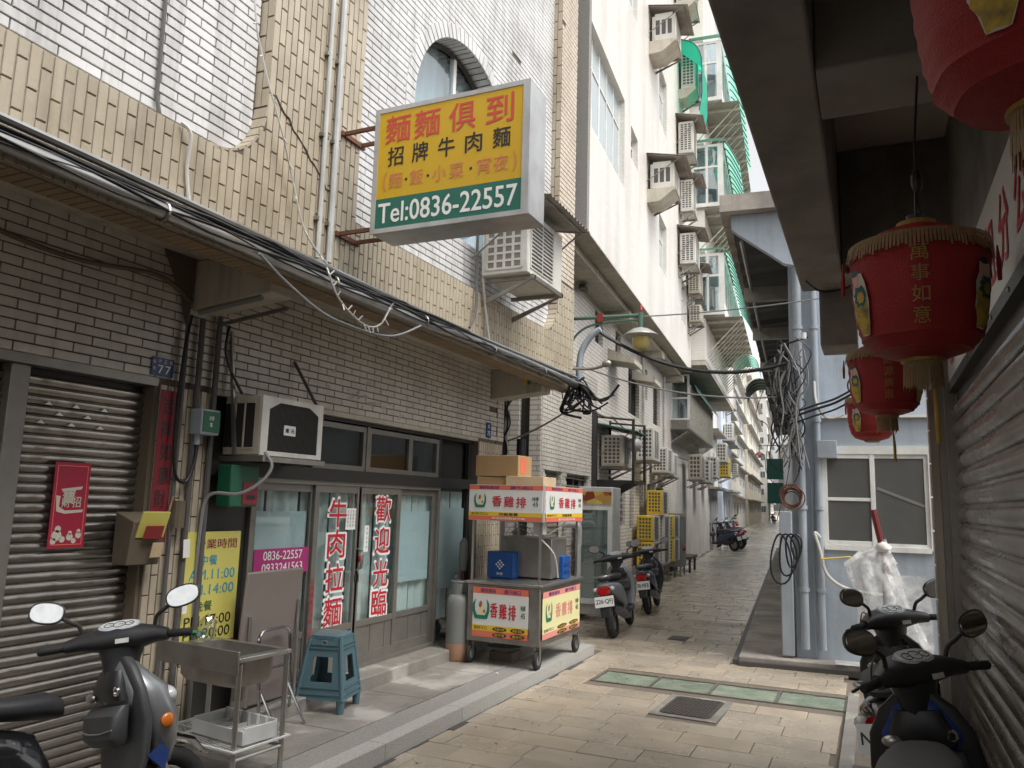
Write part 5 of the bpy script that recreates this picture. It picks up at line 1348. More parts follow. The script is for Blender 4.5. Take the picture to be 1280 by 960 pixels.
for y in (0, 1.2, 2.4, 3.64): f.box(.06, .42, y, y+.05, .425, .485).box(.42, .47, y, y+.05, 0, .42).box(.01, .06, y, y+.05, 0, .42)
f.build('frame', 'steel_dull', t)
t = thing('water_cabinet', 'dark grey metal cabinet standing beyond the stacked condensers', 'cabinet', BT(-.65, 11.9, .25), rz=TB); MB().box(0, .55, 0, .9, 0, 1.35).build('body', 'gas_grey', t, bv=.01); MB().box(-.01, .56, -.01, .91, 1.351, 1.45).build('lid', 'awning_grey', t)
f = MB()
for x in (.05, .48):
    for y in (.05, .8): f.box(x, x+.04, y, y+.04, -.25, 0)
f.build('legs', 'steel_dull', t); MB().cyl((.56, .2, .5), (.62, .2, .5), .07, 12).build('red_valve', 'box_red', t)
t = thing('bench', 'low dark bench with clutter beyond the grey cabinet', 'bench', BT(-.7, 13.2, 0), rz=TB); MB().box(0, .7, 0, 1.5, .38, .46).build('seat', 'wood_stain', t)
for x in (.05, .6):
    for y in (.1, 1.35): MB().box(x, x+.06, y, y+.06, 0, .38).build('leg', 'alu_dark', t)

# barred glazed bay
by = thing('barred_bay', 'glazed bay with vertical bars and a dark green canopy over the ground floor', 'balcony', BT(GX, 14.3, 0), rz=TB)
MB().box(0, .58, 0, 8, 4.25, 4.31).box(0, .58, 0, .05, 4.31, 4.55).build('floor', 'alu', by)
f = MB().box(0, .05, 0, .05, 4.3, 5.98).box(.52, .58, 0, .05, 4.3, 5.98).box(.05, .52, .001, .049, 5.2, 5.26).box(.05, .52, .001, .049, 5.92, 5.98).box(.05, .52, .001, .049, 4.551, 4.60)
f.build('frame', 'white_paint', by); MB().box(.05, .52, .02, .026, 4.6, 5.92).build('pane', 'glass_side', by); MB().box(0, .5, 1.5, 1.52, 4.31, 5.9).build('room', 'far_window_pale', by)
s = MB()
for i in range(44): s.box(.56, .585, .05+i*.18, .05+i*.18+.03, 4.31, 5.6)
s.box(.55, .59, 0, 8, 5.6, 5.65).build('bars', 'rod_white', by, kind='stuff')
MB().rings([[Vector((.0, y, 5.98)), Vector((.35, y, 5.95)), Vector((.68, y, 5.75)), Vector((.80, y, 5.45))] for y in (.4, 8)], False, False).build('canopy', 'awning_dark', by, smooth=True)
s = MB()
for i in range(24): s.tube([(0, .1+i*.33, 3.85), (.56, .1+i*.33, 4.24)], .014, 4)
s.build('underside_rods', 'rod_white', by, kind='stuff')

# ------------------------------------------------------------------ building with the three green trimmed balconies
bc = thing('balcony_building', 'beige building beyond the overhang carrying three green trimmed glass balconies', 'building', tuple(OB), rz=TB)
MB().box(-9, .43, 13.41, 25.5, 6.25, 20).build('facade', 'mid_tile_far', bc); MB().box(-9, GX, 14.31, 25.5, 0, 6.24).build('ground_wall', 'render_pale', bc)
MB().box(GX, .42, 13.42, 25.5, 6.10, 6.249).build('soffit', 'render_cream', bc)
for k, (z0, z1) in enumerate(((7.6, 9.5), (11.0, 13.0), (14.45, 16.45))):
    b0 = thing('glass_balcony', ('lowest', 'middle', 'top')[k]+' of the three glass balconies with mint green corrugated awnings', 'balcony', BT(0, 13.3, 0), rz=TB, group='green trimmed balconies')
    f = MB(); x0, x1 = .05, 1.0
    for a, b in ((x0, x0+.07), (.48, .55), (x1-.16, x1)): f.box(a, b, 0, .06, z0, z1)
    for c, d in ((z0, z0+.12), (z0+(z1-z0)*.62, z0+(z1-z0)*.62+.06), (z1-.08, z1)): f.box(x0+.07, x1-.16, .001, .059, c, d)
    f.box(x1-.08, x1, .06, 9, z0, z0+.35).box(x1-.07, x1-.01, .06, 9, z1-.1, z1)
    for i in range(10): f.box(x1-.075, x1-.005, .5+i*.9, .56+i*.9, z0+.35, z1-.1)
    f.build('frame', 'white_paint', b0)
    MB().box(x0+.07, x1-.16, .025, .03, z0+.12, z1-.08).box(x1-.05, x1-.045, .06, 9, z0+.35, z1-.1).build('pane', 'glass_side', b0)
    MB().box(x0, x1-.3, 1.2, 1.22, z0, z1).build('room', 'far_window_pale', b0)
    MB().box(x0, x1, .06, 9, z0-.06, z0-.002).build('floor', 'awning_grey', b0)
    MB().rings([[Vector((x0-.05, y, z1+.02)), Vector((x0-.05, y, z1+.14)), Vector((x1-.1, y, z1+.14)), Vector((x1+.08, y, z1+.06)), Vector((x1+.12, y, z1-.02))] for y in (-.10, .1)], False, False).build('trim', 'mint_solid', b0, smooth=True)
    s = MB(); rb = MB(); n = 16
    for i in range(n):
        y0, y1 = .05+i*.55, .05+(i+1)*.55
        r_ = [[Vector((x1+.02+.46*(j/5), y, z1+.10-.85*(j/5)**1.3+.10*math.sin(math.pi*(y-y0)/(y1-y0)))) for j in range(6)] for y in [y0+(y1-y0)*q/4 for q in range(5)]]
        s.rings(r_, False, False); rb.tube(r_[0], .022, 4)
    s.build('side_awning', 'awning_mint', b0, smooth=True); rb.build('awning_rib', 'awning_dark', b0)
    s = MB()
    for i in range(18): s.tube([(.45, .3+i*.5, z0-1.15), (x1+.45, .3+i*.5, z0-.10)], .016, 4)
    for i in range(9): s.box(.45, x1+.5, .5+i*1.0, .55+i*1.0, z0-.16, z0-.08)
    s.build('brackets', 'rod_white', b0, kind='stuff')
    MB().box(.44, x1+.5, .1, 9, z0-.075, z0-.061).build('slatted_underside', 'awning_grey', b0)
# two round green barrel hoods far up the alley
for k, (lx, ly, z, m_) in enumerate(((2.30, 19, 6.95, 'awning_mint'), (2.9, 15, 5.45, 'awning_dark'))):
    t = thing('barrel_awning', ('pale green', 'dark green striped')[k]+' barrel awning hanging across the alley beside the dark canopy', 'awning', BT(lx-1.0, ly, z), rz=TB)
    MB().rings([[Vector((.45*math.cos(a), y, .45*math.sin(a))) for a in [math.pi*i/10 for i in range(11)]] for y in (0, 2.4)], False, False).build('sheet', m_, t, smooth=True)
    s = MB()
    for y in (0, .6, 1.2, 1.8, 2.4): s.tube([(.455*math.cos(a), y, .455*math.sin(a)) for a in [math.pi*i/10 for i in range(11)]], .025, 4)
    s.build('rib', 'white_paint', t)

# ------------------------------------------------------------------ far buildings closing the alley
random.seed(21)
def far_building(label, lx, y0, y1, z1, m_, depth=8, side=1, wins=True, group='buildings at the far end of the alley', ncon=3):
    t = thing('far_building', label, 'building', tuple(OB), rz=TB, group=group)
    x0, x1 = (lx-depth, lx) if side > 0 else (lx, lx+depth)
    MB().box(x0, x1, y0, y1, -.1, z1).build('wall', m_, t)
    if wins:
        z = 1.3
        while z < z1-1.2:
            y = y0+.6
            while y < y1-.9:
                if random.random() < .75:
                    h = 1.1 if random.random() < .7 else .6; xx = lx+.02*side
                    o = MB().box(min(lx, xx), max(lx, xx), y, y+.9, z, z+h).build('window', 'white_paint', t)
                    for q in (0, 1): MB().box(min(xx, xx+.012*side), max(xx, xx+.012*side), y+.05+q*.42, y+.43+q*.42, z+.05, z+h-.05).build('pane', random.choice(('far_window', 'far_window_pale', 'far_window_pale')), o)
                y += random.uniform(1.3, 2.2)
            # face towards the viewer
            if side > 0 and random.random() < .9:
                xa = x1-random.uniform(.9, 1.3)
                o = MB().box(xa, xa+.7, y0-.03, y0, z, z+1.0).build('window', 'white_paint', t)
                for q in (0, 1): MB().box(xa+.04+q*.33, xa+.33+q*.33, y0-.042, y0-.03, z+.05, z+.95).build('pane', 'far_window', o)
            z += 2.6
        if side > 0:
            e = MB()
            for z in [2.7+2.6*i for i in range(int((z1-2)/2.6))]: e.box(x1, x1+.5, y0+.3, y1-.2, z, z+.10)
            e.build('canopy', 'awning_grey' if random.random() < .5 else 'concrete_pale', t)
    return t
FB = [('white', 'pale rendered building with small canopies just beyond the balcony building', -.75, 25.6, 31, 14, 'far_tint'),
      ('blue', 'pale blue washed building behind the first white one', -.55, 31.1, 38, 12, 'far_blue'),
      ('w2', 'white building with stacked windows in the middle of the far alley', -1.15, 38.1, 47, 15, 'far_tint'),
      ('c', 'cream building with air conditioners far up the alley on the left', -1.45, 47.1, 58, 16, 'far_cream'),
      ('w3', 'white narrow house far up the alley, last but one on the left', -1.75, 58.1, 75, 17, 'far_tint'),
      ('c2', 'cream corner house where the alley bends at the far end', -1.5, 75.1, 112, 19, 'far_cream')]
for n_, lb, lx, a, b, z, m_ in FB: far_building(lb, lx, a, b, z, m_)
far_building('pale house closing the view where the alley disappears', -.6, 116, 150, 21, 'far_tint', depth=30, wins=True)
far_building('white row on the right beyond the grey house', 2.4, 34, 70, 8, 'far_tint', side=-1, depth=8)
far_building('grey row far along the right side of the alley', 1.6, 70, 128, 8, 'concrete_pale', side=-1, depth=8)
for i, (lx, ly, z, cs) in enumerate(((-.45, 26.0, 3.9, 'ac_white'), (-.45, 27.5, 3.3, 'ac_yellow'), (-.6, 23.0, 3.1, 'ac_white'), (-.55, 32.0, 5.4, 'ac_white'), (-.55, 33.5, 7.2, 'ac_white'), (-1.15, 40.0, 5.6, 'ac_white'), (-1.15, 41.0, 8.2, 'ac_white'), (-1.4, 49, 4.2, 'ac_white'), (-.6, 17.0, 2.8, 'ac_cream'), (-.6, 20.0, 2.8, 'ac_white'))):
    condenser('air_conditioner', ('white', 'bright yellow')[cs == 'ac_yellow']+' condenser on the left wall, '+('first', 'second', 'third', 'fourth', 'fifth', 'sixth', 'seventh', 'eighth', 'ninth', 'tenth')[i]+' of the small ones up the far alley', BT(lx, ly, z), TB, w=.45, l=1.0, h=.85, casing=cs, cells=(3, 5), group='condensers up the far alley')
t = thing('graffiti_gate', 'dark doorway with a scrawled shutter up the alley behind the parked scooters', 'gate', BT(-.72, 26.5, 0), rz=TB); MB().box(0, .06, 0, 3, 0, 2.4).build('door', 'concrete_pale', t)

# ------------------------------------------------------------------ street lamp on the corner
t = thing('street_lamp', 'green bracket street lamp with a flared shade on the corner of the tiled building', 'street lamp', (-3.80, 10.20, 0))
MB().box(-.045, .045, -.045, .045, 3.62, 4.52).build('post', 'lamp_green', t, bv=.006)
MB().tube([(.03, 0, 4.46), (1.02, 0, 4.44)], .026, 8).tube(smooth_path([(.02, .0, 3.85), (.06, 0, 4.15), (.25, 0, 4.32), (.55, 0, 4.37), (1.0, 0, 4.38)], 6), .016, 6).build('arm', 'lamp_green', t, smooth=True)
MB().cyl((1.03, 0, 4.26), (1.03, 0, 4.48), .032, 10).build('drop', 'lamp_green', t); MB().lathe([(.02, 4.48), (.028, 4.51), (.005, 4.60)], (1.03, 0, 0), 10).build('finial', 'paint_red', t); MB().box(.42, .50, -.036, .036, 4.38, 4.50).build('red_tag', 'box_red', t)
MB().lathe([(.03, 4.27), (.10, 4.25), (.17, 4.21), (.235, 4.165), (.24, 4.155), (.12, 4.13)], (1.03, 0, 0), 28).build('shade', 'lamp_cap', t, smooth=True)
MB().lathe([(.115, 4.15), (.118, 4.06), (.09, 3.99), (.04, 3.965)], (1.03, 0, 0), 20).build('globe', 'lamp_glass', t, smooth=True)
o = tag(MB().tube(smooth_path([(-3.62, 10.15, 3.3), (-3.62, 10.15, 3.80), (-3.57, 10.15, 4.02), (-3.44, 10.15, 4.20), (-3.32, 10.15, 4.27)], 5), [.045]*21, 10).build('conduit', 'pvc_blue', smooth=True), 'thick grey elbow conduit rising beside the green lamp post', 'conduit')
tag(MB().tube(smooth_path([(-3.75, 10.0, 3.72), (-3.4, 10.0, 3.70), (-3.2, 10.0, 3.74)], 4), .022, 6).ell((-3.18, 10, 3.76), (.07, .05, .05)).build('insulator', 'steel_dull', smooth=True), 'insulator arm beside the tangle at the gutter end', 'insulator')
random.seed(31)
tg = MB()
for i in range(26):
    p0 = Vector((-3.60+random.uniform(-.08, .08), 9.9+random.uniform(-.1, .2), 3.50+random.uniform(-.05, .1)))
    pts = [p0]; a = random.uniform(-.5, 3.4)
    p1 = Vector((-3.55+.30*math.cos(a)*random.uniform(.6, 1), 10.05+random.uniform(-.15, .15), 3.20+random.uniform(-.12, .15)))
    p2 = p1+Vector((random.uniform(-.15, .35), random.uniform(-.1, .1), random.uniform(-.10, .22)))
    tg.tube(smooth_path([p0, (p0+p1)/2+Vector((random.uniform(-.08, .08), 0, random.uniform(-.05, .05))), p1, p2], 5), random.choice((.008, .012, .018)), 5)
tag(tg.build('cable_tangle', 'cable_black', smooth=True), 'tangle of black cable ends hanging at the gutter end under the lamp', 'cables')
t = thing('paint_rag', 'strip of coloured tape on the beam end near the lamp', 'tape', (-3.858, 9.39, 3.5))
for i, m_ in enumerate(('panel_yellow', 'crate_green', 'pvc_blue', 'box_red', 'panel_white', 'crate_blue')): MB().box(-.26+i*.055, -.215+i*.055, -.008, 0, -.08, .07).build('tape', m_, t)

# ------------------------------------------------------------------ grey blue house on the right
HX = 2.78
gh_ = thing('grey_house', 'grey blue rendered house with a white sliding window on the right of the alley', 'building', tuple(OB), rz=TB)
WZ = (1.48, 2.60); WA = (3.10, 4.35)
w = MB()
# lower front wall with window opening, along local x at local y = .35
for a, b, c, d in ((HX, WA[0], .1, 3.05), (WA[1], 6, .1, 3.05), (WA[0], WA[1], .1, WZ[0]), (WA[0], WA[1], WZ[1], 3.05)): w.box(a, b, .30, .50, c, d)
w.box(HX, HX+.2, .5, 34, .1, 5.6); w.box(HX, 6, .62, .8, 3.05, 5.6); w.box(HX, HX+.35, .31, .62, 3.051, 5.7)
w.box(HX, 6, .50, .62, 2.95, 3.049)
w.build('wall', 'render_blue', gh_)
MB().box(HX+.36, 6, .24, .60, 3.052, 3.085).build('coping', 'panel_white', gh_)
MB().box(HX+.30, 6, .52, .56, 2.0, 2.7).box(3.0, 4.5, .9, .92, 1.2, 2.8).build('room', 'dark_room', gh_)
wn_ = MB(); a, b = WA; c, d = WZ; fw = .055
wn_.box(a-.03, b+.03, .26, .31, d, d+.10).box(a-.03, a+.03, .26, .31, c-.03, d).box(b-.03, b+.03, .26, .31, c-.03, d).box(a+.03, b-.03, .259, .311, c-.06, c).build('window', 'white_paint', gh_)
wo2 = bpy.data.objects['window'] ; wo2 = [o for o in gh_.children if o.name.startswith('window')][0]
s1 = MB(); mid = (a+b)/2-.05
s1.box(a+.03, a+.03+fw, .27, .30, c, d).box(mid, mid+fw, .265, .30, c, d).box(a+.03+fw, mid, .271, .299, c, c+fw).box(a+.03+fw, mid, .271, .299, d-fw, d).box(a+.03+fw, mid, .271, .299, (c+d)/2-.02, (c+d)/2+.02)
s1.build('sash', 'white_paint', wo2, bv=.003)
s2 = MB().box(mid+fw, b-.03, .285, .305, c, c+.04).box(mid+fw, b-.03, .285, .305, d-.05, d).box(b-.075, b-.03, .284, .306, c+.04, d-.05).build('sash', 'white_paint', wo2)
MB().box(a+.05, mid, .284, .288, c+.03, d-.03).box(mid+fw, b-.05, .294, .298, c+.03, d-.03).build('pane', mat('pane_grey', (.10, .10, .095), .25, n=(2, .4), coat=.3, dirt=(.16, .155, .14)), wo2)
MB().obox((mid+.36, .290, 2.07), (.62, .003, .035), Matrix.Rotation(R(22), 3, 'Y')).build('tape', 'gas_grey', wo2)
# plinth and kerb
MB().box(2.10, 6, .02, .30, -.02, .10).box(2.10, HX-.02, .30, 30, -.02, .095).build('plinth', 'concrete', gh_, bv=.01)
MB().box(2.03, 2.10, .0, 30, -.02, .06).box(2.10, 4.0, -.05, .018, -.02, .05).build('mossy_kerb', 'granite_dark', gh_)
MB().box(3.2, 3.9, .0, .30, .101, .105).build('pale_patch', 'concrete_pale', gh_)
# eave slab
ev = MB().box(1.98, 6, -.55, -.40, 5.60, 5.82).prism([(1.98, -.40, 5.60), (2.10, -.40, 5.60), (2.45, 30, 5.60), (2.33, 30, 5.60)], (0, 0, .2)).prism([(1.98, -.40, 5.803), (HX+.3, -.40, 5.803), (HX+.3, 30, 5.803), (2.33, 30, 5.803)], (0, 0, .05))
ev.build('eave', 'concrete', gh_)
MB().prism([(2.11, -.38, 5.60), (HX+.1, -.38, 5.60), (HX+.1, -.38, 4.88), (HX-.04, -.38, 4.92), (2.20, -.38, 5.34), (2.11, -.38, 5.42)], (0, .12, 0)).build('gusset', 'render_blue', gh_)
dk = MB(); r0 = []; n = 190
pr = []
for i in range(n): pr.append((-.2+i*.16, 0 if (i//2) % 2 else .06))
dk.rings([[Vector((x_, y, 5.40-(HX-x_)*.1+z+.05)) for y, z in pr] for x_ in (2.12, HX)], False, False); dk.build('corrugated_underside', 'deck_steel', gh_)
bm2 = MB()
for y in (2.2, 5.2, 9, 13, 17, 21, 25): bm2.box(2.12, HX, y, y+.12, 5.12, 5.34)
bm2.tube([(2.22, -.2, 5.30), (2.40, 28, 5.30)], .025, 4).build('beam', 'steel_dull', gh_)
pp = MB()
for dx, r_, m0 in ((.02, .05, 0), ):
    pass
for lx, ly, r_, z1, lab in ((HX+.10, .22, .052, 6, 'wide grey painted drainpipe on the corner of the grey house, nearest the alley'), (HX+.30, .24, .042, 5.4, 'second painted drainpipe on the grey house, right of the wide one')):
    o = tag(MB().tube([BT(lx, ly, .22), BT(lx, ly, z1)], r_, 12).build('drainpipe', 'pvc_blue', smooth=True), lab, 'pipe'); s = MB()
    for z in (.9, 1.9, 3.0, 4.2): s.cyl(BT(lx, ly, z), BT(lx, ly, z+.05), r_+.012, 12)
    s.build('collar', 'pvc_blue', o)
tag(MB().obox(BT(HX-.10, .22, 1.0), (.15, .12, 1.75), Matrix.Rotation(TB, 3, 'Z')).build('pipe_cover', 'pvc_blue', bv=.012), 'boxed grey pipe cover at the foot of the house corner', 'pipe cover')
tag(MB().tube([BT(HX+.22, .26, .12), BT(HX+.22, .26, 2.3)], .009, 6).build('conduit', 'pvc_blue'), 'thin wire pipe on the grey wall left of the window', 'conduit')
t = thing('meter_box', 'small grey metal box with cables on the corner of the grey house', 'box', BT(HX+.42, .22, 2.66), rz=TB); MB().box(-.13, .10, -.10, .06, -.12, .10).build('box', 'pvc_blue', t, bv=.006)
tag(MB().tube(smooth_path([BT(HX+.30, .20, 1.56), BT(HX+.24, .18, 1.62), BT(HX+.29, .16, 1.42), BT(HX+.37, .15, 1.12), BT(HX+.62, .15, .96), BT(HX+1.1, .15, .91)], 6), .020, 8).build('hose', 'cable_white', smooth=True), 'pale hose tied to the grey wall left of the plastic covered umbrella', 'hose')
tag(MB().tube([BT(HX+.30, .12, 1.31), BT(HX+.62, .10, 1.35), BT(HX+.72, .08, 1.33)], .010, 5).tube([BT(HX+1.55, .05, 1.05), BT(HX+1.95, .05, .80)], .010, 5).tube([BT(HX+1.60, .05, .80), BT(HX+1.95, .05, 1.0)], .010, 5).build('tape', 'yellow_tape'), 'yellow plastic tape tying the hose to the bagged umbrella', 'tape')
for i, (z, lab) in enumerate(((2.68, 'upper'), (2.04, 'lower'))):
    t = thing('sign_box', lab+' dark teal box on the alley side of the grey house', 'sign box', BT(HX-.42, 12+i*.1, z), rz=TB); MB().box(-.22, .20, 0, .12, 0, .55).build('box', 'sign_teal', t, bv=.008)
random.seed(17)
cc = MB()
def corner(): return Vector(BT(HX-.08+random.uniform(-.12, .15), .05+random.uniform(-.1, .15), 0))
for i in range(24):
    base = corner(); pts = []
    z = random.uniform(3.4, 4.1); n = random.randint(3, 6)
    for k in range(n): pts.append(base+Vector((random.uniform(-.13, .13)*(1+.8*(k == 1)), random.uniform(-.08, .08), z))); z -= random.uniform(.12, .55)
    if z > .2: cc.tube(smooth_path(pts, 5), random.choice((.005, .008, .011)), 5)
tag(cc.build('cable_tangle', 'cable_black', smooth=True), 'tangle of black and brown cables clipped to the corner of the grey house', 'cables')
cc = MB()
for i in range(12):
    base = corner(); pts = [base+Vector((random.uniform(-.1, .25), -.05, z+random.uniform(-.1, .1))) for z in (3.9, 3.5, 3.2, 2.9, 2.5)]
    cc.tube(smooth_path(pts, 5), .010, 5)
tag(cc.build('cable_tangle', 'cable_grey', smooth=True), 'grey wires woven through the tangle on the house corner', 'cables')
cc = MB()
for i in range(7): cc.torus(BT(HX-.02+random.uniform(-.02, .02), -.02-.008*i, 2.05+random.uniform(-.03, .03)), .09+.008*i, .008, 'y', 24, 5)
tag(cc.build('cable_coil', 'rust', smooth=True), 'reddish coil of cable hanging on the corner of the grey house', 'cable coil')
cc = MB()
for i in range(4): cc.tube([Vector(BT(HX+.02, -.05, 1.45))+Vector((-.06*i+(.06+.02*i)*math.cos(a)*(1+.3*math.sin(a+i)), -.02*i, (.15+.05*i)*math.sin(a)-.05*i)) for a in [2*math.pi*k/20 for k in range(21)]], .012, 5)
tag(cc.build('cable_coil', 'cable_black', smooth=True), 'long loop of black cable below the reddish coil', 'cable coil')
cc = MB()
for z0, z1, r_ in ((3.35, 3.10, .014), (3.30, 3.0, .016), (3.22, 2.95, .012)):
    cc.tube(smooth_path([BT(HX-.1, 0, z0-.3), BT(HX+.25, -.05, z0-.18), BT(HX+.55, -.1, z0-.08), BT(HX+.8, -.3, z0+.10), BT(HX+.95, -1.0, z0+.5), BT(HX+1.0, -2.0, z0+.55)], 6), r_, 5)
cc.tube([Vector(BT(HX+.72, -.15, 3.40))+Vector((.07*math.cos(a), 0, .10*math.sin(a)+.0)) for a in [2*math.pi*k/14 for k in range(15)]], .010, 5)
tag(cc.build('cables', 'cable_black', smooth=True), 'black cables running from the house corner up to the arcade beam', 'cables')
tag(MB().tube(smooth_path([BT(HX+.28, .1, 3.5), BT(HX+.30, 0, 3.2), BT(HX+.42, -.05, 3.02), BT(HX+.62, -.05, 3.08), BT(HX+.7, .1, 3.3), BT(HX+.75, .15, 3.9), BT(HX+.78, .2, 4.2)], 6), .016, 6).build('cable', 'cable_white', smooth=True), 'pale cable loop on the grey wall right of the drainpipes', 'cable')
t = thing('insulator', 'white porcelain insulator high on the grey house corner', 'insulator', BT(HX+.17, .1, 4.05), rz=TB); MB().cyl((0, 0, 0), (0, 0, .08), .035, 10).build('cap', 'white_paint', t); MB().tube([(-.3, 0, -.08), (.05, 0, .02)], .014, 5).build('arm', 'cable_black', t)
# overhead cables across the alley
ov = [((-3.36, 10.15, 4.25), BT(HX-.05, .0, 3.72), .30, .026, 'cable_black', 'thick black cable sagging across the alley from the lamp to the grey house'),
      ((-3.62, 10.15, 3.78), BT(HX-.05, .0, 3.30), .16, .012, 'cable_grey', 'thin grey cable below the thick one across the alley'),
      ((-2.75, 10.2, 4.42), BT(HX+1.0, .0, 4.62), .05, .009, 'cable_grey', 'thin wire from the lamp arm to the right, the highest across the alley')]
for p0, p1, sg, r_, m_, lb in ov: tag(MB().tube(curve_pts(p0, p1, sg, 16), r_, 6).build('cable', m_, smooth=True), lb, 'cable')
tag(MB().tube(curve_pts((-3.5, 10.15, 3.2), BT(GX+.3, 4.4, 3.55), .05, 10), .014, 5).tube(curve_pts(BT(GX+.3, 4.4, 3.55), BT(GX+.1, 9, 3.6), .1, 10), .014, 5).tube(curve_pts(BT(GX+.1, 9, 3.6), BT(GX+.2, 24, 3.9), .3, 12), .014, 5).build('cable', 'cable_black', smooth=True), 'black cable running along the beige building over the condensers', 'cable')
tag(MB().tube(curve_pts((-3.62, 10.1, 3.25), (-4.7, 10.2, 2.75), .05, 8), .014, 5).build('cable', 'cable_grey', smooth=True), 'grey cable dropping from the gutter end into the dark gap', 'cable')

# plastic covered umbrella
random.seed(6)
t = thing('covered_umbrella', 'large folded parasol with a dark red handle wrapped in a torn clear plastic bag', 'umbrella', BT(HX+.93, -.32, 0), rz=TB); t.scale = (1.12, 1.1, 1.0)
MB().tube([(-.06, 0, 1.92), (-.03, 0, 1.75), (.06, 0, 1.20)], [.030, .032, .028], 8).build('handle', 'umbrella_red', t, smooth=True)
MB().tube([(.02, .03, 1.45), (.02, .03, .1)], .02, 6).build('pole', 'steel_dull', t)
bg_ = MB(); rings = []
for k, (z, cx, ax, ay) in enumerate(((1.58, .02, .03, .03), (1.50, .01, .05, .05), (1.43, -.06, .14, .07), (1.30, -.10, .22, .10), (1.15, -.07, .22, .11), (.98, -.02, .21, .12), (.80, .02, .23, .13), (.62, .06, .27, .13), (.48, .08, .28, .12), (.40, .10, .30, .12))):
    ring = []
    for i in range(40):
        a = 2*math.pi*i/40; f_ = 1+.14*math.sin(a*7+k*.8)+.10*random.uniform(-1, 1)
        ring.append(Vector((cx+ax*f_*math.cos(a), ay*f_*math.sin(a), z+random.uniform(-.02, .02)*(1 if k < 9 else 3))))
    rings.append(ring)
bg_.rings(rings, True, False)
pl = bpy.data.materials.new('plastic_film'); pl.use_nodes = True; MATS['plastic_film'] = pl
N_, L_2 = pl.node_tree.nodes, pl.node_tree.links; P_ = N_['Principled BSDF']; P_.inputs['Base Color'].default_value = (.85, .85, .84, 1); P_.inputs['Roughness'].default_value = .18
mx_ = N_.new('ShaderNodeMixShader'); tr_ = N_.new('ShaderNodeBsdfTransparent'); no_ = N_.new('ShaderNodeTexNoise'); no_.inputs['Scale'].default_value = 9; rr_ = N_.new('ShaderNodeMapRange'); rr_.inputs[1].default_value = .4; rr_.inputs[2].default_value = .65; rr_.inputs[3].default_value = .22; rr_.inputs[4].default_value = .72
gg_ = N_.new('ShaderNodeNewGeometry'); L_2.new(gg_.outputs['Position'], no_.inputs['Vector']); L_2.new(no_.outputs['Fac'], rr_.inputs[0]); L_2.new(rr_.outputs[0], mx_.inputs[0]); L_2.new(tr_.outputs[0], mx_.inputs[1]); L_2.new(P_.outputs[0], mx_.inputs[2])
L_2.new(mx_.outputs[0], N_['Material Output'].inputs[0])
bg_.build('plastic_bag', 'plastic_film', t, smooth=True)
kn = MB().ell((.02, -.05, 1.50), (.07, .05, .06), 10, 7); kn.v = [(v[0]+random.uniform(-.012, .012), v[1]+random.uniform(-.012, .012), v[2]+random.uniform(-.012, .012)) for v in kn.v]; kn.build('knot', 'white_paint', t, smooth=True)
tl = MB(); tl.rings([[Vector((x+random.uniform(-.02, .02), -.1+random.uniform(-.03, .03), z)) for x in (.10, .2, .3, .42)] for z in (1.2, 1.0, .8, .6, .45, .3)], False, False); tl.build('plastic_tail', 'white_paint' if False else 'plastic_film', t, smooth=True)

# ------------------------------------------------------------------ arcade building on the right
ar_ = thing('arcade_building', 'dark concrete arcade with ceiling beams and a roller shutter on the right', 'building', (0, 0, 0))
WXR = .53
MB().box(-.455, 6, -6, 6.49, 4.56, 4.70).build('ceiling_slab', 'ceiling_pale', ar_)
eb = MB().box(-.455, -.15, -6, 6.50, 3.61, 4.558); eb.build('edge_beam', 'concrete_dark', ar_, bv=.012)
for y0, y1 in ((-1.2, -.8), (3.12, 3.56), (6.08, 6.498)): MB().box(-.148, WXR+.1, y0, y1, 3.612, 4.557).build('cross_beam', 'concrete_dark', ar_, bv=.01)
MB().box(-.149, WXR+.1, -.8, 3.12, 4.50, 4.558).build('ceiling_panel', 'concrete_dark', ar_)
MB().box(-.33, -.06, 6.505, 6.95, 3.17, 3.63).build('hanging_block', 'concrete_dark', ar_, bv=.01)
MB().box(-.36, WXR, 6.505, 6.60, 3.632, 4.2).build('beam_end', 'concrete_dark', ar_, bv=.01)
MB().box(WXR+.03, 6, -6, 6.5, 3.20, 4.557).build('wall', 'concrete_dark', ar_)
MB().box(WXR+.02, 6, 6.38, 6.50, 0, 3.2).build('wall', 'concrete_dark', ar_)
MB().box(WXR-.01, WXR+.029, -3, 6.40, 2.80, 3.32).build('signboard', 'panel_white', ar_)
tx = MB()
for i, c_ in enumerate('公分祖的周餐料理專'): put(tx, c_, (WXR-.013, 3.18+i*.40, 3.05), (0, -1, 0), (0, 0, 1), .26, .30, .03)
tx.build('lettering', 'deep_red_text', ar_)
MB().box(WXR-.02, WXR+.03, -3, 6.40, 2.735, 2.80).build('shutter_head', 'alu_dark', ar_)
sb = MB()
for i in range(14): sb.cyl((WXR-.026, -.5+i*.5, 2.768), (WXR-.02, -.5+i*.5, 2.768), .010, 8)
sb.build('bolts', 'steel', ar_)
shutter('roller_shutter', WXR+.02, -2.0, 6.24, .10, 2.74, .116, 'shutter_r', ar_, face=-1, depth=.034, prof='single')
jm = MB().box(WXR-.05, WXR+.02, 6.24, 6.32, .1, 2.8).box(WXR-.09, WXR+.02, 6.322, 6.40, .1, 3.0).build('jamb', 'alu', ar_, bv=.004)
MB().box(WXR-.14, WXR-.092, 6.33, 6.42, .1, 3.2).build('jamb_tiles', 'render_cream', ar_)
pl_ = MB()
for i in range(13): pl_.box(WXR-.152, WXR-.1405, 6.325, 6.425, .14+i*.235, .14+i*.235+.22)
pl_.build('jamb_tile', 'tile_white', ar_)
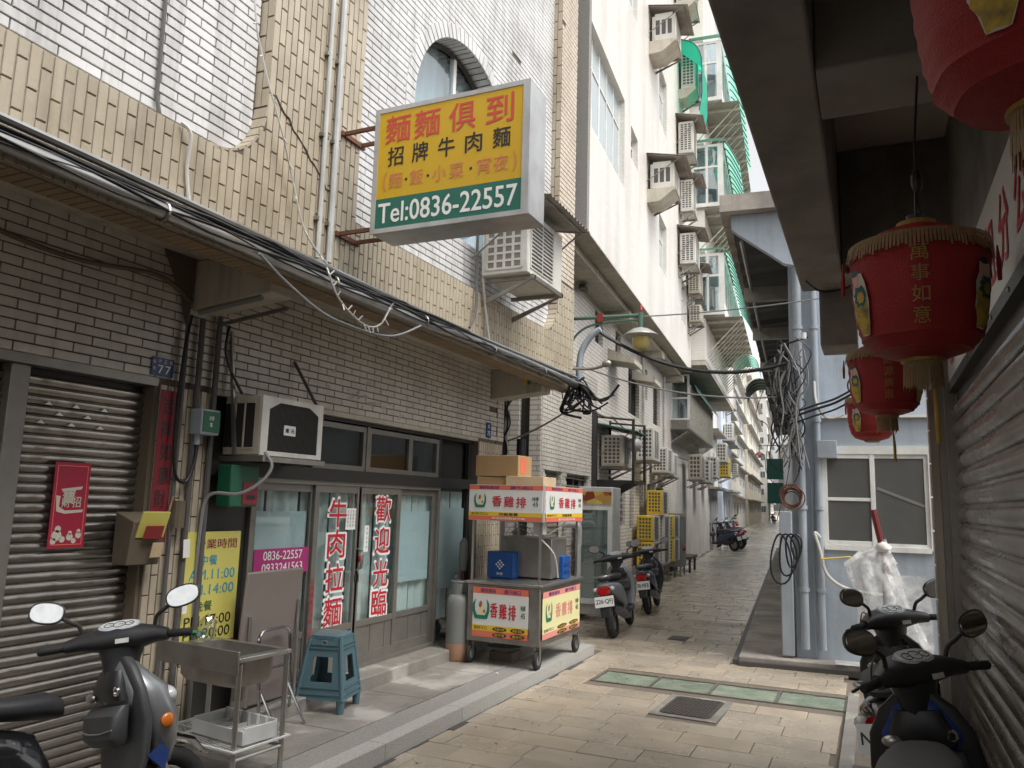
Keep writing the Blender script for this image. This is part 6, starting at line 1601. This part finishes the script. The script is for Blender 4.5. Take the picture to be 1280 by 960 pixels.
MB().box(-.20, WXR+.4, -3, 6.5, -.03, .10).build('arcade_floor', 'slab', ar_); MB().box(-.30, -.20, -3, 9.3, -.03, .03).build('channel', 'slab', ar_)
MB().box(-.46, 6, -6, 6.50, 4.701, 5.3).build('parapet', 'concrete', ar_)
t = thing('ceiling_hook_lamp', 'small black lamp holder on the pale arcade ceiling', 'lamp holder', (.19, 4.9, 4.56)); MB().box(-.05, .05, -.06, .06, -.05, -.001).build('plate', 'alu_dark', t); MB().cyl((-.02, .03, -.05), (-.03, .12, -.17), .014, 8).build('arm', 'alu_dark', t)
tag(MB().tube(smooth_path([(-.40, 6.15, 3.60), (-.30, 6.3, 3.55), (-.15, 6.35, 3.57), (-.05, 6.3, 3.60)], 4), .008, 5).build('wire', 'cable_black', smooth=True), 'short black wire hanging under the arcade edge beam', 'wire')

# ------------------------------------------------------------------ lanterns
def lantern(label, loc, s=1., text='萬事如意', top=3.6, rot=0., tassel=True):
    t = thing('paper_lantern', label, 'lantern', loc, rz=rot, group='red lanterns hanging under the arcade')
    Rr = .245*s
    prof = [(.06, .265), (.10, .262), (.16, .235), (.215, .195), (.245, .165), (.240, .12), (.232, .0), (.222, -.10), (.205, -.17), (.165, -.215), (.11, -.235), (.07, -.245)]
    prof = [(r*s, z*s) for r, z in prof]
    def surf_r(z): return base_r(z)*1.018
    def base_r(z):
        for (r0, z0), (r1, z1) in zip(prof[:-1], prof[1:]):
            if z1 <= z <= z0: return r0+(r1-r0)*(z0-z)/max(z0-z1, 1e-6)
        return prof[-1][0]
    fine = []
    for i in range(len(prof)-1):
        for k in range(4): q = k/4; fine.append((prof[i][0]*(1-q)+prof[i+1][0]*q, prof[i][1]*(1-q)+prof[i+1][1]*q))
    fine.append(prof[-1]); fine = [(r-(.0042*s if i % 2 else 0), z) for i, (r, z) in enumerate(fine)]
    n = 40; mb = MB(); rings = []
    for r, z in fine: rings.append([Vector((r*(1+.014*math.cos(8*a)+.006*math.sin(3*a+z*20))*math.cos(a), r*(1+.014*math.cos(8*a)+.006*math.sin(3*a+z*20))*math.sin(a), z)) for a in [2*math.pi*k/n for k in range(n)]])
    mb.rings(rings).build('body', 'lantern_red', t, smooth=True)
    MB().lathe([(.065*s, .26*s), (.07*s, .29*s), (.05*s, .295*s)], n=20).build('collar', 'fringe_yellow', t); MB().lathe([(.03*s, .29*s), (.035*s, .32*s), (.02*s, .325*s)], n=12).build('cap', 'alu_dark', t)
    fr_ = MB()
    for k in range(120):
        a = 2*math.pi*k/120; r0 = surf_r(.175*s)+.006; r1 = r0+.012*s; h = random.uniform(.035, .055)*s; w_ = math.pi/120*.9
        fr_.add([(r0*math.cos(a-w_), r0*math.sin(a-w_), .195*s), (r0*math.cos(a+w_), r0*math.sin(a+w_), .195*s), (r1*math.cos(a+w_*.7), r1*math.sin(a+w_*.7), .165*s-h+.01*s), (r1*math.cos(a-w_*.7), r1*math.sin(a-w_*.7), .165*s-h+.01*s)], [(0, 1, 2, 3)])
    fr_.torus((0, 0, .192*s), surf_r(.19*s)+.004, .006*s, 'z', 40, 5); fr_.build('fringe', 'fringe', t, kind='stuff')
    # gold characters on the face turned to the viewer (local -y)
    face = -math.pi/2
    tx = MB()
    for i, c_ in enumerate(text):
        zc = (.105-.075*i)*s
        put(tx, c_, None or (0, 0, 0), (1, 0, 0), (0, 0, 1), .060*s, .060*s, .02, fn=lambda x, z, zc=zc: ((surf_r(zc+z)+.006)*math.cos(face+x/Rr), (surf_r(zc+z)+.006)*math.sin(face+x/Rr), zc+z))
    if text: tx.build('lettering', 'gold_text', t)
    def blob(mname, th0, cx, cz, ax, az, m_, lift, wob=0.):
        mb = MB(); c = (cx, cz); vs = []; nn2 = 18
        def P(x, z): z *= s; return ((surf_r(z)+lift)*math.cos(th0+x*s/Rr), (surf_r(z)+lift)*math.sin(th0+x*s/Rr), z)
        vs = [P(cx, cz)]+[P(cx+ax*(1+wob*math.sin(3.3*k))*math.cos(2*math.pi*k/nn2)*.55, cz+az*(1+wob*math.cos(2.1*k))*math.sin(2*math.pi*k/nn2)*.55) for k in range(nn2)]+[P(cx+ax*(1+wob*math.sin(3.3*k))*math.cos(2*math.pi*k/nn2), cz+az*(1+wob*math.cos(2.1*k))*math.sin(2*math.pi*k/nn2)) for k in range(nn2)]
        fs = [(0, 1+k, 1+(k+1) % nn2) for k in range(nn2)]+[(1+k, 1+nn2+k, 1+nn2+(k+1) % nn2, 1+(k+1) % nn2) for k in range(nn2)]
        mb.add(vs, fs).build(mname, m_, t)
    for th0 in (face-1.02, face+1.02, face+math.pi):
        blob('figure_outline', th0, .0, -.045, .052, .125, 'outline_print', .0062, .08); blob('figure_robe', th0, 0, -.07, .046, .095, 'robe_yellow', .0075, .12)
        blob('figure_sleeve', th0, .006, -.015, .040, .04, 'robe_teal', .0086, .2); blob('figure_sleeve', th0, .012, -.02, .022, .022, 'robe_yellow', .0095, .2)
        blob('figure_outline', th0, -.012, .055, .026, .034, 'outline_print', .0070, 0); blob('figure_face', th0, -.012, .050, .021, .028, 'skin_print', .0082, 0); blob('figure_hat', th0, -.012, .078, .024, .013, 'robe_teal' if th0 < face else 'hair_print', .0094, .05)
    MB().lathe([(.075*s, -.24*s), (.075*s, -.255*s), (.06*s, -.26*s)], n=20).build('base_ring', 'gold_text', t)
    if tassel:
        b_ = MB()
        for k in range(46):
            a = 2*math.pi*k/46; r0 = .066*s; b_.add([(r0*math.cos(a-.055), r0*math.sin(a-.055), -.25*s), (r0*math.cos(a+.055), r0*math.sin(a+.055), -.25*s), (r0*1.06*math.cos(a+.045), r0*1.06*math.sin(a+.045), (-.34-random.uniform(0, .03))*s), (r0*1.06*math.cos(a-.045), r0*1.06*math.sin(a-.045), (-.34-random.uniform(0, .03))*s)], [(0, 1, 2, 3)])
        b_.build('bottom_fringe', 'fringe', t, kind='stuff')
        MB().tube([(.02, .0, -.26*s), (.02, 0, -.36*s)], .008*s, 6).build('bead', 'lens', t); MB().tube([(.035, 0, -.36*s), (.04, 0, -.46*s), (.04, 0, -.56*s)], [.006*s, .010*s, .009*s], 8).build('tassel', 'fringe_yellow', t)
    for a in (face-1.5, face+1.3): MB().tube([(Rr*1.08*math.cos(a), Rr*1.08*math.sin(a), .15*s), (Rr*1.09*math.cos(a), Rr*1.09*math.sin(a), .08*s), (Rr*1.09*math.cos(a), Rr*1.09*math.sin(a), .02*s)], [.003*s, .010*s, .008*s], 6).build('side_tassel', 'lantern_rib', t)
    if top:
        z1 = (top-loc[2]); MB().tube([(0, 0, .3*s), (.01, 0, z1*.6+.1), (.03, 0, z1)], .005, 5).tube([(.02, 0, .3*s), (.0, 0, .3*s+.15)], .004, 4).ell((.01, 0, .3*s+.16), (.022, .015, .05), 8, 6).build('hanging_cord', 'cable_black', t)
    return t
random.seed(14)
lantern('large red lantern with gold characters hanging nearest the shutter sign, seen whole', (.190, 3.30, 2.715), 1.0, '萬事如意', 3.61, rot=R(-2))
lantern('red lantern half hidden behind the nearest whole one, second in the row', (.110, 6.0, 2.80), 1.0, '財源廣進', 3.61, rot=R(4))
lantern('smallest red lantern farthest along, in front of the grey house window', (.015, 8.35, 2.80), .93, '', None, rot=R(22), tassel=False)
tag(MB().tube(curve_pts((-.02, 6.6, 3.2), (.015, 8.35, 3.08), .02, 6), .005, 4).tube(curve_pts((.015, 8.35, 3.08), BT(4.2, .28, 3.2), .02, 6), .005, 4).build('wire', 'cable_black'), 'thin wire carrying the farthest lantern', 'wire')
lantern('huge red lantern cropped by the top right corner of the view', (.37, 1.90, 3.02), 1.05, '', 3.61+.88, rot=R(30))
t = thing('lantern_tassel', 'small red tassel hanging at the top edge of the view below the arcade ceiling', 'tassel', (-.03, 2.1, 3.40)); MB().tube([(0, 0, .5), (0, 0, .12), (0, 0, .0), (0, 0, -.09)], [.003, .006, .018, .010], 8).build('tassel', 'lantern_rib', t)
# ------------------------------------------------------------------ scooters (metres, forward is +y)
def scooter(label, loc, rz, lean=-6., steer=0., size=1., shield='black_plastic', plate_z=.50, paint='paint_black', accent='paint_grey', plate='', far=False, seat='seat_vinyl', group='scooters parked along the walls', mir='mirror', stripe=None, tailbox=False, white_mirror=False):
    t = thing('scooter', label, 'scooter', loc, rz=R(rz), lean=R(lean), group=group); t.scale = (size,)*3
    def P(mb, n, m_, par=t, sm=True, **k): return mb.build(n, m_, par, smooth=sm, scale=1., **k)
    V = Vector
    # wheels
    for y, nm in ((-.60, 'rear'), (.64, 'front')):
        w = P(MB().torus((0, y, .235), .185, .052 if nm == 'rear' else .046, 'x', 28, 10), 'wheel', 'rubber'); 
        rm = MB().cyl((-.03, y, .235), (.03, y, .235), .13, 20); P(rm, 'rim', 'gas_grey', w)
    # rear body: lower swing engine, side cowl, tail
    P(MB().loft([((0, -.78, .66), (.05, 0, 0), (0, 0, .03)), ((0, -.70, .66), (.115, 0, 0), (0, 0, .075)), ((0, -.55, .62), (.15, 0, 0), (0, 0, .11)), ((0, -.35, .55), (.165, 0, 0), (0, 0, .17)), ((0, -.15, .50), (.16, 0, 0), (0, 0, .20)), ((0, .0, .46), (.14, 0, 0), (0, 0, .20)), ((0, .06, .40), (.11, 0, 0), (0, 0, .15))], 20, 2.8), 'rear_cowl', paint)
    P(MB().loft([((.0, -.60, .36), (.09, 0, 0), (0, 0, .08)), ((-.02, -.35, .36), (.12, 0, 0), (0, 0, .11)), ((0, -.05, .33), (.13, 0, 0), (0, 0, .08)), ((0, .05, .30), (.12, 0, 0), (0, 0, .05))], 14), 'engine', 'black_plastic')
    P(MB().loft([((0, -.62, .765), (.07, 0, 0), (0, 0, .02)), ((0, -.52, .785), (.125, 0, 0), (0, 0, .04)), ((0, -.30, .785), (.145, 0, 0), (0, 0, .045)), ((0, -.10, .765), (.145, 0, 0), (0, 0, .05)), ((0, .06, .755), (.115, 0, 0), (0, 0, .06)), ((0, .13, .735), (.07, 0, 0), (0, 0, .045))], 20, 2.6), 'seat', seat)
    # floor, legshield
    P(MB().loft([((0, .0, .30), (.12, 0, 0), (0, 0, .06)), ((0, .15, .275), (.155, 0, 0), (0, 0, .035)), ((0, .36, .28), (.16, 0, 0), (0, 0, .035)), ((0, .43, .33), (.15, 0, 0), (0, 0, .04))], 14, 4), 'floorboard', 'black_plastic')
    P(MB().loft([((0, .40, .30), (.15, 0, 0), (0, .02, 0)), ((0, .44, .45), (.205, 0, 0), (0, .025, 0)), ((0, .45, .62), (.225, 0, 0), (0, .03, 0)), ((0, .43, .76), (.205, 0, 0), (0, .03, 0)), ((0, .42, .86), (.15, 0, 0), (0, .03, 0)), ((0, .42, .92), (.08, 0, 0), (0, .03, 0))], 24, 4), 'leg_shield', shield)
    P(MB().loft([((0, .36, .52), (.13, 0, 0), (0, .03, 0)), ((0, .345, .56), (.155, 0, 0), (0, .05, 0)), ((0, .35, .66), (.16, 0, 0), (0, .05, 0)), ((0, .375, .70), (.15, 0, 0), (0, .03, 0))], 20, 4), 'glove_box', 'grey_plastic')
    P(MB().loft([((0, .38, .72), (.13, 0, 0), (0, .03, 0)), ((0, .37, .78), (.12, 0, 0), (0, .045, 0)), ((0, .39, .86), (.09, 0, 0), (0, .04, 0))], 20, 3), 'key_panel', 'black_plastic')
    P(MB().tube([(-.155, .30, .60), (-.05, .292, .585), (.05, .292, .585), (.155, .30, .60)], .004, 6), 'pocket_lip', 'gas_grey')
    P(MB().loft([((0, .60, .40), (.085, 0, 0), (0, .045, 0)), ((0, .57, .50), (.17, 0, 0), (0, .085, 0)), ((0, .53, .64), (.215, 0, 0), (0, .12, 0)), ((0, .49, .76), (.20, 0, 0), (0, .12, 0)), ((0, .44, .86), (.12, 0, 0), (0, .07, 0)), ((0, .42, .93), (.06, 0, 0), (0, .03, 0))], 20, 2.5), 'front_apron', accent)
    
    for sx in (-1, 1): P(MB().ell((sx*.11, .585, .71), (.085, .05, .05)), 'headlight', 'lens')
    for sx in (-1, 1): P(MB().ell((sx*.205, .545, .60), (.018, .035, .035)), 'turn_signal', 'amber')
    if stripe:
        for sx in (-1, 1): P(MB().prism([(sx*.20, .44, .46), (sx*.187, .52, .50), (sx*.165, .57, .46), (sx*.165, .54, .38)], (sx*.012, 0, 0)), 'stripe', stripe, sm=False)
    P(MB().loft([((.0, .47+.30*math.cos(a), .235+.26*math.sin(a)), (.055, 0, 0), (0, .012*math.sin(a), .018)) for a in []] or [((0, .40, .30), (.05, 0, 0), (0, .01, .01)), ((0, .50, .46), (.06, 0, 0), (0, .01, .015)), ((0, .64, .525), (.062, 0, 0), (0, 0, .015)), ((0, .78, .475), (.055, 0, 0), (0, -.01, .015)), ((0, .86, .39), (.035, 0, 0), (0, -.01, .01))], 12), 'front_fender', paint)
    P(MB().tube([(-.075, .64, .235), (-.07, .56, .50)], .022, 8).tube([(.075, .64, .235), (.07, .56, .50)], .022, 8), 'fork', 'gas_grey')
    # inner storage, key, hook
    P(MB().torus((.115, .345, .765), .018, .008, 'y', 18, 6), 'ignition_lock', 'chrome'); P(MB().lathe([(.001, .30), (.034, .302), (.038, .32), (.038, .36)], (-.115, 0, .75), 18, 'y') if False else MB().ell((-.115, .335, .745), (.040, .018, .024)), 'cup_cap', 'steel')
    # tail
    P(MB().loft([((0, -.765, .665), (.10, 0, 0), (0, .02, .0)), ((0, -.80, .655), (.09, 0, 0), (0, .0, .045)), ((0, -.78, .60), (.085, 0, 0), (0, .02, .02))], 14), 'tail_light', 'tail_red')
    for sx in (-1, 1): P(MB().ell((sx*.115, -.755, .655), (.035, .04, .03)), 'rear_signal', 'lens')
    P(MB().tube(smooth_path([(-.10, -.55, .80), (-.12, -.70, .82), (-.06, -.80, .82), (.06, -.80, .82), (.12, -.70, .82), (.10, -.55, .80)], 4), .014, 8), 'grab_rail', 'paint_silver')
    P(MB().loft([((0, -.72, .58), (.075, 0, 0), (0, .012, .0), 5), ((0, -.84, .44), (.075, 0, 0), (0, .012, 0), 5), ((0, -.88, .30), (.065, 0, 0), (0, .010, 0), 5)], 12), 'mudguard', 'black_plastic')
    if plate is not None:
        m0 = MB(); Mx = Matrix.Translation((0, -.845-.02*(plate_z > .5), plate_z)) @ Matrix.Rotation(R(-18), 4, 'X')
        m0.M = Mx; m0.box(-.13, .13, -.004, 0, -.07, .07); pl = P(m0, 'number_plate', 'white_text', sm=False)
        tx = MB(); tx.M = Mx; put(tx, plate, (0, -.0055, -.005), (1, 0, 0), (0, 0, 1), .225, .075, .025); plate and P(tx, 'lettering', 'black_text', pl, sm=False)
    P(MB().tube([(.13, .0, .22), (.15, -.25, .24), (.155, -.45, .28), (.155, -.75, .36)], [.02, .045, .06, .055], 12), 'exhaust', 'paint_grey')
    P(MB().ell((.155, -.30, .30), (.055, .12, .10)), 'fan_cover', 'black_plastic')
    P(MB().tube([(-.10, -.10, .24), (-.20, -.05, .03)], .010, 6), 'side_stand', 'alu_dark')
    # steering group
    piv = V((0, .43, 0)); M_ = Matrix.Translation(piv) @ Matrix.Rotation(R(steer), 4, 'Z') @ Matrix.Translation(-piv)
    def S(mb=None): m2 = MB(); m2.M = M_; return m2
    P(S().loft([((-.235, .37, 1.00), (.0, .035, .0), (0, 0, .030)), ((-.17, .40, 1.01), (0, .06, 0), (0, 0, .042)), ((-.09, .43, 1.01), (0, .095, 0), (0, 0, .060)), ((0, .445, 1.01), (0, .115, 0), (0, 0, .068)), ((.09, .43, 1.01), (0, .095, 0), (0, 0, .060)), ((.17, .40, 1.01), (0, .06, 0), (0, 0, .042)), ((.235, .37, 1.00), (0, .035, 0), (0, 0, .030))], 18, 2.4), 'handlebar_cover', 'grey_plastic' if paint == 'paint_grey' else 'black_plastic')
    P(S().loft([((0, .41, .80), (.075, 0, 0), (0, .05, 0)), ((0, .42, .90), (.085, 0, 0), (0, .06, 0)), ((0, .43, .98), (.11, 0, 0), (0, .08, 0))], 14), 'column_cover', 'black_plastic')
    hl = S(); hl.ell((0, .525, 1.0), (.09, .04, .05)); P(hl, 'cowl_lamp', 'lens')
    mt = S(); Mq = M_ @ Matrix.Translation((0, .395, 1.066)) @ Matrix.Rotation(R(28), 4, 'X'); mt.M = Mq; mt.loft([((0, 0, -.014), (.098, 0, 0), (0, .052, 0)), ((0, 0, .008), (.096, 0, 0), (0, .050, 0)), ((0, 0, .011), (.085, 0, 0), (0, .04, 0))], 22, 2.5); P(mt, 'meter_rim', 'pvc_blue')
    mt = MB(); mt.M = Mq; mt.loft([((0, 0, .009), (.088, 0, 0), (0, .043, 0)), ((0, 0, .014), (.084, 0, 0), (0, .040, 0))], 22, 2.5); me_ = P(mt, 'meter', 'meter')
    mt = MB(); mt.M = Mq
    for cx, r_ in ((-.045, .022), (.002, .028), (.050, .020)): mt.torus((cx, -.004, .0150), r_, .0022, 'z', 18, 4); mt.box(cx-.001, cx+r_*.7, -.005, -.003, .0150, .0165)
    P(mt, 'dial', 'black_text', me_)
    sk = S(); sk.obox((.035, .315, .995), (.062, .003, .022), Matrix.Rotation(R(-12), 3, 'X')); P(sk, 'sticker', 'pvc', sm=False)
    for k in range(3): P(S().tube(smooth_path([(-.20+.14*k*1.4, .45, .99), (-.12+.09*k, .50, 1.06-.03*k), (-.03+.02*k, .52, .97), (.0, .47, .86)], 5), .0045, 5), 'control_cable', 'cable_black')
    for sx in (-1, 1):
        P(S().tube([(sx*.22, .375, 1.00), (sx*.235, .37, 1.0), (sx*.24, .37, 1.0), (sx*.345, .335, .995), (sx*.352, .332, .995)], [.014, .016, .0195, .0195, .013], 10), 'grip', 'rubber')
        P(S().tube(smooth_path([(sx*.20, .415, .985), (sx*.26, .425, .985), (sx*.36, .385, .98)], 4), .0065, 6), 'brake_lever', 'alu_dark')
        P(S().tube(smooth_path([(sx*.165, .39, 1.03), (sx*.18, .375, 1.09), (sx*.215, .36, 1.115), (sx*.26, .35, 1.145)], 4), [.010]*13, 8), 'mirror_stem', 'alu_dark')
        m2 = MB(); m2.M = M_ @ Matrix.Translation((sx*.315, .345, 1.172)) @ Matrix.Rotation(R(sx*-12), 4, 'Y') @ Matrix.Rotation(R(-8), 4, 'X')
        m2.loft([((0, .028, 0), (.03, 0, 0), (0, 0, .02)), ((0, .012, 0), (.078, 0, 0), (0, 0, .050)), ((0, -.004, 0), (.084, 0, 0), (0, 0, .055)), ((0, -.008, 0), (.080, 0, 0), (0, 0, .051))], 22, 2.5); mh = P(m2, 'mirror_housing', 'black_plastic')
        m3 = MB(); m3.M = m2.M; m3.loft([((0, -.0075, 0), (.077, 0, 0), (0, 0, .048)), ((0, -.0095, 0), (.075, 0, 0), (0, 0, .046))], 22, 2.5); P(m3, 'mirror_glass', mir, mh)
    return t
mat('mirror_dull', (.30, .29, .27), .12, metal=.9)
mat('mirror_bright', (.80, .82, .81), .22, metal=.65, coat=.5, n=(25, .4), dirt=(.4, .42, .40))
t = thing('litter', 'small white scrap of paper on the pavement before the cart', 'litter', (-3.62, 7.75, .124)); MB().ell((0, 0, .006), (.018, .012, .008), 7, 4).build('scrap', 'white_text', t)
t = thing('litter', 'flattened white wrapper lying across a paving joint farther up the lane', 'litter', (-1.95, 10.9, .0)); MB().obox((0, 0, .006), (.22, .05, .004)).build('wrapper', 'white_text', t)
random.seed(40); lf = MB()
for i in range(70):
    x_, y_ = random.uniform(-3.25, -.4), random.uniform(4.2, 10); q_ = random.uniform(.006, .018); lf.ell((x_, y_, .004), (q_, q_*random.uniform(.5, 1), .003), 6, 3)
tag(lf.build('grit', 'concrete_dark', kind='stuff'), 'specks of grit and chewing gum over the paving', 'grit')
# right foreground pair, turned away, handlebars locked left
scooter('black scooter with a blue edged dash, nearest on the right beside the brown shutter', (.265, 3.95, .02), -3, lean=-8, steer=47, size=.975, paint='paint_navy', accent='paint_blue', seat='seat_grey', mir='mirror_dull', plate='')
scooter('second black scooter on the right, behind the nearest one and before the bagged parasol', (.175, 5.93, .0), -4, lean=-7, steer=45, size=.99, plate_z=.60, paint='paint_black', accent='paint_black', mir='mirror_dull', plate='NJH·52')
# left foreground
scooter('old dark grey scooter with a silver nose and orange signal in the bottom left corner', (-3.46, 2.56, .12), -13, lean=-12, steer=46, size=.90, shield='grey_plastic', paint='paint_black', accent='paint_silver', stripe='paint_blue', mir='mirror_bright', plate='')
# middle pair
scooter('silver scooter with plate 226-QFJ parked behind the food cart', (-3.52, 12.0, 0), 6, lean=-11, steer=22, size=.93, shield='paint_silver', paint='paint_silver', accent='paint_silver', plate='226·QFJ', mir='mirror')
scooter('dark blue scooter with a white plate behind the silver one', (-3.74, 14.7, 0), 7, lean=-9, steer=20, size=.90, paint='paint_navy', accent='paint_silver', plate='590·MFB', mir='mirror')
# far group
for i, (lx, ly, rz, p_, a_, lb) in enumerate(((-.25, 26.5, 60, 'paint_navy', 'paint_blue', 'dark blue scooter lying closest of the parked row up the alley'), (-.05, 28.8, 50, 'paint_blue', 'paint_silver', 'blue and silver scooter second in the parked row up the alley'), (.0, 31.5, 40, 'paint_red', 'white_paint', 'red and white scooter third in the parked row up the alley'),
        (-.9, 43.5, 10, 'paint_black', 'paint_red', 'black and red scooter standing alone further up the alley'), (-1.1, 48, 20, 'paint_red', 'paint_red', 'small red scooter beyond the lone one'), (.5, 100, 10, 'paint_black', 'paint_black', 'tiny dark scooter at the end of the alley'))):
    scooter(lb, BT(lx, ly, 0), rz+5, paint=p_, accent=a_, plate='' if i != 3 else '8', mir='mirror', group='scooters up the far alley')
t = thing('red_lamp', 'red shaded street lamp hanging over the far part of the alley', 'street lamp', BT(1.49, 25, 4.15), rz=TB); MB().lathe([(.03, .15), (.06, .13), (.20, .03), (.22, .0), (.08, -.02)], n=20).build('shade', 'paint_red', t, smooth=True); MB().lathe([(.07, -.02), (.08, -.08), (.04, -.12)], n=14).build('globe', 'lens', t, smooth=True); MB().tube([(0, 0, .15), (0, 0, .40), (1.3, 0, .42)], .018, 6).build('arm', 'alu_dark', t)
